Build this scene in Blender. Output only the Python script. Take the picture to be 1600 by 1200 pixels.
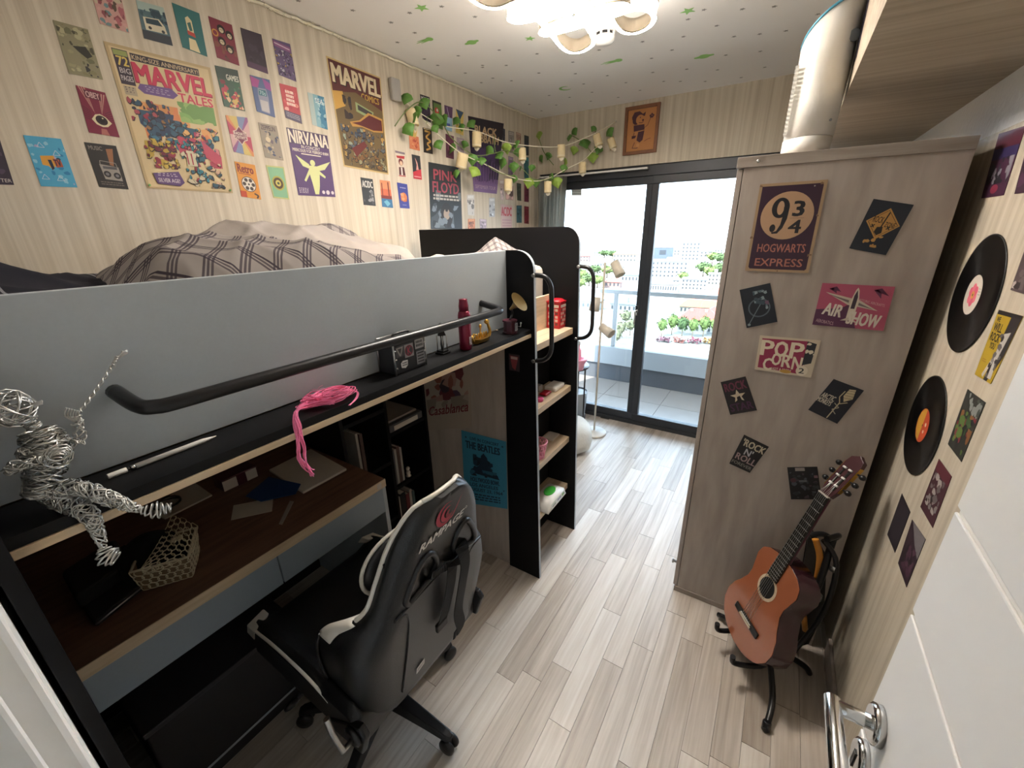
import bpy, bmesh, math, random
from mathutils import Vector as V, Matrix, Euler

for o in list(bpy.data.objects): bpy.data.objects.remove(o)
SC = bpy.context.scene; COL = SC.collection
R = math.radians; PI = math.pi; rnd = random.Random(7)

# ------------------------------------------------------------------ camera, sky, sun, exposure
CAMZ = 1.68; FPX = 642.56; YAW, PITCH, ROLL = -0.569945, 0.357267, 0.019055
cy, sy, cp, sp = math.cos(YAW), math.sin(YAW), math.cos(PITCH), math.sin(PITCH)
cf = V((sy*cp, cy*cp, -sp)); r0 = V((cy, -sy, 0)); d0 = cf.cross(r0)
cr = math.cos(ROLL)*r0 + math.sin(ROLL)*d0; cd = -math.sin(ROLL)*r0 + math.cos(ROLL)*d0
CAM = V((0, 0, CAMZ))
cam = bpy.data.cameras.new('camera'); cam.sensor_width = 36; cam.lens = FPX/1600*36; cam.clip_start = 0.01; cam.clip_end = 3000
camo = bpy.data.objects.new('camera', cam); COL.objects.link(camo)
mw = Matrix((cr, -cd, -cf)).transposed().to_4x4(); mw.translation = CAM; camo.matrix_world = mw
SC.camera = camo
SC.view_settings.view_transform = 'Standard'; SC.view_settings.look = 'None'
SC.view_settings.gamma = 1; SC.view_settings.use_curve_mapping = False
SC.view_settings.exposure = 2.5
SC.cycles.max_bounces = 10; SC.cycles.diffuse_bounces = 6; SC.cycles.transparent_max_bounces = 16
SC.cycles.sample_clamp_indirect = 12; SC.cycles.caustics_reflective = False; SC.cycles.caustics_refractive = False
try: SC.cycles.use_denoising = True
except Exception: pass

world = bpy.data.worlds.new('world'); SC.world = world; world.use_nodes = True
bg = world.node_tree.nodes['Background']; bg.inputs[0].default_value = (0.64, 0.81, 1.0, 1); bg.inputs[1].default_value = 2.5
sun = bpy.data.lights.new('sun', 'SUN'); sun.energy = 3.5; sun.angle = R(1); sun.color = (1, 0.95, 0.86)
suno = bpy.data.objects.new('sun', sun); COL.objects.link(suno)
suno.rotation_euler = V((0.25, 0.6, -0.75)).to_track_quat('-Z', 'Y').to_euler()

def at(px, py, ax, val):                      # the point that pixel (px, py) of the photograph shows on the plane axis = val
    d = cr*((px-800)/FPX) + cd*((py-600)/FPX) + cf
    return CAM + d*((val-CAM[ax])/d[ax])
def atp(px, py, n, d):
    r = cr*((px-800)/FPX) + cd*((py-600)/FPX) + cf; n = V(n)
    return CAM + r*((d - n.dot(CAM))/n.dot(r))

# ------------------------------------------------------------------ materials
def lin(h):
    if not isinstance(h, str): return (*h[:3], 1)
    h = h.lstrip('#'); f = lambda x: x/12.92 if x <= 0.04045 else ((x+0.055)/1.055)**2.4
    return tuple(f(int(h[i:i+2], 16)/255) for i in (0, 2, 4)) + (1,)
def mat(name, col, rough=0.5, metal=0, emit=0, bump=None, var=0.0, vscale=20, spec=0.5, coat=0):
    m = bpy.data.materials.new(name); m.use_nodes = True; nt = m.node_tree; b = nt.nodes['Principled BSDF']
    b.inputs['Base Color'].default_value = lin(col); b.inputs['Roughness'].default_value = rough
    b.inputs['Metallic'].default_value = metal; b.inputs['Specular IOR Level'].default_value = spec
    b.inputs['Coat Weight'].default_value = coat
    if emit:
        b.inputs['Emission Color'].default_value = lin(col); b.inputs['Emission Strength'].default_value = emit
    if var or bump:
        tc = nt.nodes.new('ShaderNodeTexCoord'); n = nt.nodes.new('ShaderNodeTexNoise'); n.inputs['Scale'].default_value = vscale
        n.inputs['Detail'].default_value = 4; nt.links.new(tc.outputs['Object'], n.inputs['Vector'])
        if var:
            h = nt.nodes.new('ShaderNodeHueSaturation'); h.inputs['Color'].default_value = lin(col)
            mr = nt.nodes.new('ShaderNodeMapRange'); mr.inputs[3].default_value = 1-var; mr.inputs[4].default_value = 1+var
            nt.links.new(n.outputs['Fac'], mr.inputs[0]); nt.links.new(mr.outputs[0], h.inputs['Value'])
            nt.links.new(h.outputs[0], b.inputs['Base Color'])
        if bump:
            bp = nt.nodes.new('ShaderNodeBump'); bp.inputs['Strength'].default_value = bump; bp.inputs['Distance'].default_value = 0.01
            nt.links.new(n.outputs['Fac'], bp.inputs['Height']); nt.links.new(bp.outputs[0], b.inputs['Normal'])
    return m
def ramp(nt, stops):
    r = nt.nodes.new('ShaderNodeValToRGB'); e = r.color_ramp.elements
    while len(e) < len(stops): e.new(0.5)
    for i, (p, c) in enumerate(stops): e[i].position = p; e[i].color = lin(c)
    return r
def grain(name, stops, scale=(4, 60, 60), rough=0.45, rand=0.0, knots=0.25, world_pos=True, spec=0.4):
    """streaky grain: noise squeezed along one axis of the position"""
    m = bpy.data.materials.new(name); m.use_nodes = True; nt = m.node_tree; b = nt.nodes['Principled BSDF']; L = nt.links.new
    if world_pos: src = nt.nodes.new('ShaderNodeNewGeometry').outputs['Position']
    else: src = nt.nodes.new('ShaderNodeTexCoord').outputs['Object']
    oi = nt.nodes.new('ShaderNodeObjectInfo')
    off = nt.nodes.new('ShaderNodeVectorMath'); off.operation = 'MULTIPLY_ADD'
    cx = nt.nodes.new('ShaderNodeCombineXYZ')
    for i in range(3): L(oi.outputs['Random'], cx.inputs[i])
    mul = nt.nodes.new('ShaderNodeVectorMath'); mul.operation = 'SCALE'; L(cx.outputs[0], mul.inputs[0]); mul.inputs['Scale'].default_value = 37.0*(1 if rand else 0)
    add = nt.nodes.new('ShaderNodeVectorMath'); L(src, add.inputs[0]); L(mul.outputs[0], add.inputs[1])
    def nz(sc, det, dist):
        mp = nt.nodes.new('ShaderNodeMapping'); mp.inputs['Scale'].default_value = sc; L(add.outputs[0], mp.inputs[0])
        n = nt.nodes.new('ShaderNodeTexNoise'); n.inputs['Scale'].default_value = 1; n.inputs['Detail'].default_value = det
        n.inputs['Distortion'].default_value = dist; L(mp.outputs[0], n.inputs['Vector']); return n.outputs['Fac']
    a = nz(scale, 6, 0.3); c = nz(tuple(s*0.18 for s in scale), 3, 1.2)
    mx = nt.nodes.new('ShaderNodeMix'); mx.inputs[0].default_value = knots; L(a, mx.inputs[2]); L(c, mx.inputs[3])
    val = mx.outputs[0]
    if rand:
        mr = nt.nodes.new('ShaderNodeMapRange'); mr.inputs[3].default_value = -rand; mr.inputs[4].default_value = rand; L(oi.outputs['Random'], mr.inputs[0])
        ad = nt.nodes.new('ShaderNodeMath'); ad.operation = 'ADD'; L(val, ad.inputs[0]); L(mr.outputs[0], ad.inputs[1]); val = ad.outputs[0]
    rp = ramp(nt, stops); L(val, rp.inputs[0]); L(rp.outputs[0], b.inputs['Base Color'])
    b.inputs['Roughness'].default_value = rough; b.inputs['Specular IOR Level'].default_value = spec
    bp = nt.nodes.new('ShaderNodeBump'); bp.inputs['Strength'].default_value = 0.08; bp.inputs['Distance'].default_value = 0.004
    L(a, bp.inputs['Height']); L(bp.outputs[0], b.inputs['Normal'])
    return m
def wallpaper(name):
    m = bpy.data.materials.new(name); m.use_nodes = True; nt = m.node_tree; b = nt.nodes['Principled BSDF']; L = nt.links.new
    g = nt.nodes.new('ShaderNodeNewGeometry'); sx = nt.nodes.new('ShaderNodeSeparateXYZ'); L(g.outputs['Position'], sx.inputs[0])
    s = nt.nodes.new('ShaderNodeMath'); s.operation = 'ADD'; L(sx.outputs[0], s.inputs[0]); L(sx.outputs[1], s.inputs[1])
    def nz(a, z, det):
        cb = nt.nodes.new('ShaderNodeCombineXYZ'); m1 = nt.nodes.new('ShaderNodeMath'); m1.operation = 'MULTIPLY'; m1.inputs[1].default_value = a
        m2 = nt.nodes.new('ShaderNodeMath'); m2.operation = 'MULTIPLY'; m2.inputs[1].default_value = z
        L(s.outputs[0], m1.inputs[0]); L(sx.outputs[2], m2.inputs[0]); L(m1.outputs[0], cb.inputs[0]); L(m2.outputs[0], cb.inputs[2])
        n = nt.nodes.new('ShaderNodeTexNoise'); n.inputs['Scale'].default_value = 1; n.inputs['Detail'].default_value = det
        L(cb.outputs[0], n.inputs['Vector']); return n.outputs['Fac']
    a = nz(38, 0.5, 2); c = nz(190, 2.5, 4)
    mx = nt.nodes.new('ShaderNodeMix'); mx.inputs[0].default_value = 0.28; L(a, mx.inputs[2]); L(c, mx.inputs[3])
    rp = ramp(nt, [(0.28, '#b5a996'), (0.46, '#c2b7a4'), (0.56, '#ccc2b0'), (0.72, '#d6cdbd')]); L(mx.outputs[0], rp.inputs[0])
    L(rp.outputs[0], b.inputs['Base Color']); b.inputs['Roughness'].default_value = 0.6; b.inputs['Specular IOR Level'].default_value = 0.25
    return m
def printed(name, rough=0.5):
    m = bpy.data.materials.new(name); m.use_nodes = True; nt = m.node_tree; b = nt.nodes['Principled BSDF']
    a = nt.nodes.new('ShaderNodeAttribute'); a.attribute_name = 'Col'; mx = nt.nodes.new('ShaderNodeMix'); mx.data_type = 'RGBA'; mx.inputs[0].default_value = 0.07; mx.inputs[7].default_value = lin('#6f6862')
    nt.links.new(a.outputs['Color'], mx.inputs[6]); nt.links.new(mx.outputs[2], b.inputs['Base Color'])
    b.inputs['Roughness'].default_value = rough; b.inputs['Specular IOR Level'].default_value = 0.35
    return m
def glass(name, tint='#ffffff', refl=0.08):
    m = bpy.data.materials.new(name); m.use_nodes = True; nt = m.node_tree; nt.nodes.clear(); L = nt.links.new
    o = nt.nodes.new('ShaderNodeOutputMaterial'); t = nt.nodes.new('ShaderNodeBsdfTransparent'); t.inputs[0].default_value = lin(tint)
    g = nt.nodes.new('ShaderNodeBsdfGlossy'); g.inputs['Roughness'].default_value = 0.02
    f = nt.nodes.new('ShaderNodeFresnel'); f.inputs[0].default_value = 1.35; x = nt.nodes.new('ShaderNodeMixShader')
    L(f.outputs[0], x.inputs[0]); L(t.outputs[0], x.inputs[1]); L(g.outputs[0], x.inputs[2]); L(x.outputs[0], o.inputs[0])
    return m
def plaid(name, base, lines, scale=9.0, thin=0.06, at_=(0.38, 0.5, 0.62), axes=(0, 1), turn=0.0):
    m = bpy.data.materials.new(name); m.use_nodes = True; nt = m.node_tree; b = nt.nodes['Principled BSDF']; L = nt.links.new
    tc = nt.nodes.new('ShaderNodeTexCoord'); sx = nt.nodes.new('ShaderNodeSeparateXYZ'); mp = nt.nodes.new('ShaderNodeMapping'); mp.inputs['Rotation'].default_value = (0, 0, turn); L(tc.outputs['UV'], mp.inputs[0]); L(mp.outputs[0], sx.inputs[0])
    def M(op, a, bb=None):
        n = nt.nodes.new('ShaderNodeMath'); n.operation = op
        if hasattr(a, 'node'): L(a, n.inputs[0])
        else: n.inputs[0].default_value = a
        if bb is not None:
            if hasattr(bb, 'node'): L(bb, n.inputs[1])
            else: n.inputs[1].default_value = bb
        return n.outputs[0]
    tot = None
    for k in axes:
        fr = M('FRACT', M('MULTIPLY', sx.outputs[k], scale))
        for c0 in at_:
            ln = M('LESS_THAN', M('ABSOLUTE', M('SUBTRACT', fr, c0)), thin/2)
            tot = ln if tot is None else M('ADD', tot, M('MULTIPLY', ln, 0.85))
    tot = M('MINIMUM', tot, 1.0)
    mx = nt.nodes.new('ShaderNodeMix'); mx.data_type = 'RGBA'; L(tot, mx.inputs[0]); mx.inputs[6].default_value = lin(base); mx.inputs[7].default_value = lin(lines)
    L(mx.outputs[2], b.inputs['Base Color']); b.inputs['Roughness'].default_value = 0.9; b.inputs['Specular IOR Level'].default_value = 0.1
    return m

M = {}
M['wallpaper'] = wallpaper('wallpaper_cream_streaks')
M['ceil'] = mat('ceiling_paper', '#efece8', 0.8, bump=0.05, vscale=300)
M['plaster'] = mat('white_plaster', '#f0eeea', 0.8, bump=0.3, vscale=60)
M['white'] = mat('white_paint', '#ebe9e5', 0.45)
M['whitedoor'] = mat('white_door_lacquer', '#eeece8', 0.35)
M['plank'] = grain('ash_laminate', [(0.18, '#988b7f'), (0.40, '#b4a99d'), (0.55, '#c6bcb1'), (0.75, '#d6cfc6')], (75, 3.2, 20), 0.36, rand=0.17, knots=0.45, spec=0.3)
M['joint'] = mat('plank_joint', '#5f564d', 0.7)
M['wardrobe'] = grain('greige_oak', [(0.25, '#94887e'), (0.45, '#a79b91'), (0.6, '#b3a89e'), (0.8, '#beb4aa')], (26, 26, 4.5), 0.5, knots=0.5)
M['wardrobe_top'] = grain('greige_oak_long', [(0.25, '#857a70'), (0.45, '#958a80'), (0.6, '#a1968c'), (0.8, '#aca196')], (5, 40, 60), 0.5)
M['beam'] = grain('beam_paper', [(0.28, '#a2947f'), (0.48, '#b8ab97'), (0.6, '#c4b8a5'), (0.8, '#d0c6b5')], (2.0, 48, 48), 0.6, knots=0.4)
M['edge'] = grain('light_oak_edge', [(0.25, '#b79f7f'), (0.5, '#cdb797'), (0.8, '#dcc9ac')], (30, 5, 60), 0.45)
M['step'] = grain('pale_oak_step', [(0.25, '#a8937a'), (0.5, '#c2ad91'), (0.8, '#d3c1a6')], (60, 6, 60), 0.45)
M['desk'] = grain('brown_desk_oak', [(0.25, '#5a4338'), (0.5, '#715648'), (0.8, '#866858')], (50, 4, 50), 0.4)
M['black'] = mat('black_laminate', '#0f0f11', 0.55, var=0.12, vscale=180, spec=0.2)
M['blackplastic'] = mat('black_plastic', '#141416', 0.38)
M['blackmetal'] = mat('black_metal_tube', '#1d1d1f', 0.33, 0.3)
M['grey'] = mat('grey_laminate', '#a9b1b6', 0.5, var=0.04, vscale=150)
M['bluegrey'] = mat('blue_grey_laminate', '#8b98a3', 0.5, var=0.04, vscale=150)
M['chrome'] = mat('chrome', '#d8d8d6', 0.12, 1)
M['steel'] = mat('brushed_steel', '#b8b8b6', 0.3, 1)
M['wire'] = mat('bent_wire', '#c6c6c2', 0.32, 0.75)
M['alu'] = mat('anthracite_frame', '#2b2e33', 0.4)
M['gold'] = mat('gold_metal', '#c59a4a', 0.28, 1)
M['brass'] = mat('brass', '#b89a60', 0.28, 0.95)
M['print'] = printed('printed_paper', 0.5)
M['printgloss'] = printed('printed_tin', 0.32)
M['leather'] = mat('black_leather', '#17181a', 0.36, bump=0.12, vscale=350)
M['fabricblack'] = mat('black_cloth', '#121214', 0.85, bump=0.1, vscale=400)
M['whiteleather'] = mat('white_leather', '#e2ddd2', 0.4)
M['whiteplastic'] = mat('white_plastic', '#e4e2dc', 0.35)
M['glass'] = glass('clear_glass')
M['railglass'] = glass('rail_glass', '#eef4f6')
M['led'] = mat('led_diffuser', '#fff7ee', 0.5, emit=5.2)
M['ledlow'] = mat('led_added_lower', '#fff7ee', 0.5, emit=22)
M['lampwhite'] = mat('lamp_white', '#d9d0bf', 0.45)
M['curtain'] = grain('crinkled_grey_curtain', [(0.3, '#898a86'), (0.5, '#aaaaa4'), (0.7, '#cccbc3')], (160, 160, 14), 0.9, knots=0.3)
def translucent_mix(m, f):
    nt = m.node_tree; o = nt.nodes['Material Output']; b = nt.nodes['Principled BSDF']; t = nt.nodes.new('ShaderNodeBsdfTranslucent'); x = nt.nodes.new('ShaderNodeMixShader')
    t.inputs[0].default_value = lin('#b9b9b2'); x.inputs[0].default_value = f; nt.links.new(b.outputs[0], x.inputs[1]); nt.links.new(t.outputs[0], x.inputs[2]); nt.links.new(x.outputs[0], o.inputs[0])
translucent_mix(M['curtain'], 0.55)
M['leaf'] = mat('ivy_leaf', '#5d8a3c', 0.5, var=0.3, vscale=9)
M['leafpale'] = mat('ivy_leaf_pale', '#93b04a', 0.5, var=0.25, vscale=9)
M['vine'] = mat('ivy_stem', '#6d7d4c', 0.7)
M['string'] = mat('pale_string', '#e6dfc9', 0.7)
M['lantern'] = mat('wood_lantern', '#e3cfa2', 0.7, var=0.08, vscale=60)
M['sheet'] = mat('white_sheet', '#b9b3a8', 0.9)
M['greysheet'] = mat('grey_cotton', '#9f968f', 0.9, bump=0.1, vscale=25)
M['plaidgrey'] = plaid('grey_plaid', '#98908b', '#453e45', 13.0, 0.07, turn=0.72)
M['plaiddark'] = plaid('dark_plaid', '#2b2b32', '#9a9aa0', 1.7, 0.016, (.22,.28,.34,.40,.46), axes=(1,))
M['pink'] = mat('neon_pink_hair', '#ff86b4', 0.4)
M['pinkpale'] = mat('pale_pink', '#ec9fb4', 0.5)
M['red'] = mat('red_enamel', '#ae1623', 0.3)
M['crimson'] = mat('crimson_can', '#7d1d38', 0.25, 0.35)
M['maroon'] = mat('maroon_wood', '#451626', 0.35)
M['guitartop'] = mat('cedar_top', '#98593c', 0.16, var=0.05, vscale=30, coat=0.6)
M['guitarside'] = mat('dark_rosewood', '#35161f', 0.25, coat=0.5)
M['ebony'] = mat('ebony', '#16130f', 0.4)
M['headwood'] = mat('head_rosewood', '#46262a', 0.35)
M['orange'] = mat('orange_varnish', '#d18a35', 0.35)
M['vinyl'] = mat('black_vinyl', '#0e0e0f', 0.3)
b_ = M['vinyl'].node_tree.nodes['Principled BSDF']; b_.inputs['Anisotropic'].default_value = 0.85; tg_ = M['vinyl'].node_tree.nodes.new('ShaderNodeTangent'); tg_.direction_type = 'RADIAL'; tg_.axis = 'X'; M['vinyl'].node_tree.links.new(tg_.outputs[0], b_.inputs['Tangent'])
M['lace'] = mat('ecru_lace', '#ddd2b4', 0.85)
M['blue'] = mat('blue_folder', '#123e78', 0.5)
M['paper'] = mat('paper_white', '#cfc8bd', 0.7)
M['greybin'] = mat('grey_bin', '#8c9296', 0.5)
M['pouf'] = mat('cream_pouf', '#d0ccc2', 0.9, bump=0.3, vscale=40)
M['green'] = mat('bright_green', '#3fae3a', 0.5)
M['glow'] = mat('green_sticker', '#8fc56b', 0.6)
M['greystar'] = mat('grey_star_sticker', '#8f8c88', 0.7)
M['tile'] = mat('balcony_tile', '#77736f', 0.4, var=0.08, vscale=8)
M['parapet'] = mat('parapet_paint', '#8b9296', 0.7)
M['parapetdark'] = mat('parapet_dark', '#43484e', 0.5)
M['rail'] = mat('grey_rail', '#83898b', 0.5)
M['screw'] = mat('screw_cap', '#9a9a98', 0.3, 0.8)
M['brown'] = mat('brown_box', '#4f3a34', 0.6)
M['smoke'] = mat('clear_battery_box', '#a9a5a0', 0.25)

# ------------------------------------------------------------------ mesh builder
def smooth(pts, n=6, closed=False):
    P = [V(p) for p in pts]; out = []; N = len(P)
    rng = range(N) if closed else range(N-1)
    for i in rng:
        if closed: a, b, c, d = P[i-1], P[i], P[(i+1) % N], P[(i+2) % N]
        else: a, b, c, d = P[max(i-1, 0)], P[i], P[i+1], P[min(i+2, N-1)]
        for k in range(n):
            t = k/n; t2, t3 = t*t, t*t*t
            out.append(0.5*((2*b)+(c-a)*t+(2*a-5*b+4*c-d)*t2+(3*b-a-3*c+d)*t3))
    if not closed: out.append(P[-1].copy())
    return out
class MB:
    def __init__(s): s.v = []; s.f = []; s.m = []; s.s = []; s.uv = None
    def add(s, vs, fs, mi=0, sm=False):
        k = len(s.v); s.v += [V(p) for p in vs]
        for f in fs: s.f.append(tuple(i+k for i in f)); s.m.append(mi); s.s.append(sm)
        return s
    def box(s, a, b, mi=0):
        x0, y0, z0 = a; x1, y1, z1 = b
        return s.add([(x0,y0,z0),(x1,y0,z0),(x1,y1,z0),(x0,y1,z0),(x0,y0,z1),(x1,y0,z1),(x1,y1,z1),(x0,y1,z1)],
            [(0,3,2,1),(4,5,6,7),(0,1,5,4),(1,2,6,5),(2,3,7,6),(3,0,4,7)], mi)
    def obox(s, c, U, W, T, mi=0):          # centre and three half-vectors
        c, U, W, T = V(c), V(U), V(W), V(T)
        vs = [c+a*U+b*W+d*T for d in (-1,1) for a, b in ((-1,-1),(1,-1),(1,1),(-1,1))]
        return s.add(vs, [(0,3,2,1),(4,5,6,7),(0,1,5,4),(1,2,6,5),(2,3,7,6),(3,0,4,7)], mi)
    def prism(s, poly, O, U, W, N, mi=0, sm=False):   # 2-D outline (u, w) swept along N
        O, U, W, N = V(O), V(U), V(W), V(N); n = len(poly)
        vs = [O+U*p[0]+W*p[1] for p in poly]; vs += [p+N for p in vs]
        s.add(vs, [tuple(range(n-1,-1,-1)), tuple(range(n,2*n))], mi)
        k = len(s.v)-2*n
        for i in range(n):
            j = (i+1) % n; s.f.append((k+i, k+j, k+n+j, k+n+i)); s.m.append(mi); s.s.append(sm)
        return s
    def loft(s, rings, closed=True, caps=True, mi=0, sm=True):
        k = len(s.v); n = len(rings[0])
        for r in rings: s.v += [V(p) for p in r]
        for a in range(len(rings)-1):
            for i in range(n if closed else n-1):
                j = (i+1) % n; s.f.append((k+a*n+i, k+a*n+j, k+(a+1)*n+j, k+(a+1)*n+i)); s.m.append(mi); s.s.append(sm)
        if caps and closed:
            s.f.append(tuple(k+i for i in range(n-1,-1,-1))); s.m.append(mi); s.s.append(False)
            q = k+(len(rings)-1)*n; s.f.append(tuple(q+i for i in range(n))); s.m.append(mi); s.s.append(False)
        return s
    def tube(s, pts, r, n=8, closed=False, mi=0, flat=1.0, up=None):
        P = [V(p) for p in pts]; N = len(P); rings = []; T0 = None; nor = None
        for i in range(N):
            t = (P[(i+1) % N]-P[i-1]) if closed else (P[min(i+1, N-1)]-P[max(i-1, 0)])
            if t.length < 1e-9: t = T0 or V((0,0,1))
            t = t.normalized()
            if nor is None:
                h = V(up) if up else (V((0,0,1)) if abs(t.z) < 0.9 else V((1,0,0)))
                nor = (h - t*h.dot(t)).normalized()
            else:
                nor = nor - t*nor.dot(t); nor = nor.normalized() if nor.length > 1e-6 else V((1,0,0))
            T0 = t; b = t.cross(nor); rr = r[i] if isinstance(r, (list, tuple)) else r
            rings.append([P[i]+nor*math.cos(a)*rr+b*math.sin(a)*rr*flat for a in [2*PI*k/n for k in range(n)]])
        if closed:
            rings.append(rings[0]); return s.loft(rings, caps=False, mi=mi)
        return s.loft(rings, mi=mi)
    def lathe(s, prof, c=(0,0,0), ax=(0,0,1), n=20, mi=0, sm=True):
        A = V(ax).normalized(); h = V((1,0,0)) if abs(A.x) < 0.9 else V((0,1,0)); X = (h-A*h.dot(A)).normalized(); Y = A.cross(X); c = V(c)
        return s.loft([[c+A*z+(X*math.cos(2*PI*k/n)+Y*math.sin(2*PI*k/n))*max(r, 1e-5) for k in range(n)] for r, z in prof], mi=mi, sm=sm)
    def ball(s, c, r, n=12, mi=0):
        rx = r if isinstance(r, (tuple, list)) else (r, r, r); c = V(c); h = max(4, n//2)
        return s.loft([[c+V((rx[0]*math.sin(PI*a/h)*math.cos(2*PI*k/n) if 0 < a < h else 1e-5*math.cos(2*PI*k/n),
            rx[1]*math.sin(PI*a/h)*math.sin(2*PI*k/n) if 0 < a < h else 1e-5*math.sin(2*PI*k/n), -rx[2]*math.cos(PI*a/h))) for k in range(n)] for a in range(h+1)], mi=mi)
    def grid(s, fn, nu, nv, mi=0, sm=True, uv=None):
        k = len(s.v)
        for j in range(nv+1):
            for i in range(nu+1): s.v.append(V(fn(i/nu, j/nv)))
        for j in range(nv):
            for i in range(nu):
                a = k+j*(nu+1)+i; s.f.append((a, a+1, a+nu+2, a+nu+1)); s.m.append(mi); s.s.append(sm)
        if uv: s.uv = (k, [(i/nu*uv[0], j/nv*uv[1]) for j in range(nv+1) for i in range(nu+1)])
        return s
def origin(o):
    v = V((0,0,0))
    while o: v += o.location; o = o.parent
    return v
def part(name, mb, mats, parent=None, bev=0, bseg=2, sub=0, solid=0):
    me = bpy.data.meshes.new(name); off = origin(parent)
    me.from_pydata([p-off for p in mb.v], [], mb.f)
    mats = mats if isinstance(mats, (list, tuple)) else [mats]
    for m in mats: me.materials.append(M[m] if isinstance(m, str) else m)
    me.polygons.foreach_set('material_index', mb.m); me.polygons.foreach_set('use_smooth', mb.s)
    if mb.uv:
        k, u = mb.uv; l = me.uv_layers.new(name='UVMap')
        for lp in me.loops:
            if lp.vertex_index >= k: l.data[lp.index].uv = u[lp.vertex_index-k]
    me.update()
    o = bpy.data.objects.new(name, me); COL.objects.link(o)
    if parent: o.parent = parent
    if solid:
        md = o.modifiers.new('solid', 'SOLIDIFY'); md.thickness = solid; md.offset = 0
    if bev:
        md = o.modifiers.new('bevel', 'BEVEL'); md.width = bev; md.segments = bseg; md.limit_method = 'ANGLE'; md.angle_limit = R(40)
    if sub:
        md = o.modifiers.new('sub', 'SUBSURF'); md.levels = sub; md.render_levels = sub
    return o
def tag(o, label, cat, group=None, kind=None):
    o['label'] = label; o['category'] = cat
    if group: o['group'] = group
    if kind: o['kind'] = kind
    return o
def thing(name, label, cat, loc=(0,0,0), group=None):
    o = bpy.data.objects.new(name, None); COL.objects.link(o); o.location = loc; o.empty_display_size = 0.05
    return tag(o, label, cat, group)
def structure(name, mb, m, parent=None, bev=0):
    o = part(name, mb, m, parent, bev)
    if not parent: o['kind'] = 'structure'
    return o
def clone(o, parent=None):
    c = o.copy(); COL.objects.link(c)
    if parent: c.parent = parent
    for ch in list(o.children): clone(ch, c)
    return c
def B(a, b): return MB().box(a, b)
# ------------------------------------------------------------------ flat print: coloured shapes a hair above a thin sheet
_TX = {}
def text_mesh(s, bold=0.0, shear=0.0, space=1.0):
    k = (s, bold, shear, space)
    if k not in _TX:
        c = bpy.data.curves.new('lettering', 'FONT'); c.body = s; c.resolution_u = 2; c.offset = bold; c.shear = shear; c.space_character = space
        o = bpy.data.objects.new('lettering', c); COL.objects.link(o); m = bpy.data.meshes.new_from_object(o)
        vs = [tuple(v.co[:2]) for v in m.vertices]; fs = [tuple(p.vertices) for p in m.polygons]
        bpy.data.objects.remove(o); bpy.data.curves.remove(c); bpy.data.meshes.remove(m)
        x0 = min(v[0] for v in vs); x1 = max(v[0] for v in vs); y0 = min(v[1] for v in vs); y1 = max(v[1] for v in vs)
        _TX[k] = ([((x-x0)/(x1-x0), (y-y0)/(y1-y0)) for x, y in vs], fs)
    return _TX[k]
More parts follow.
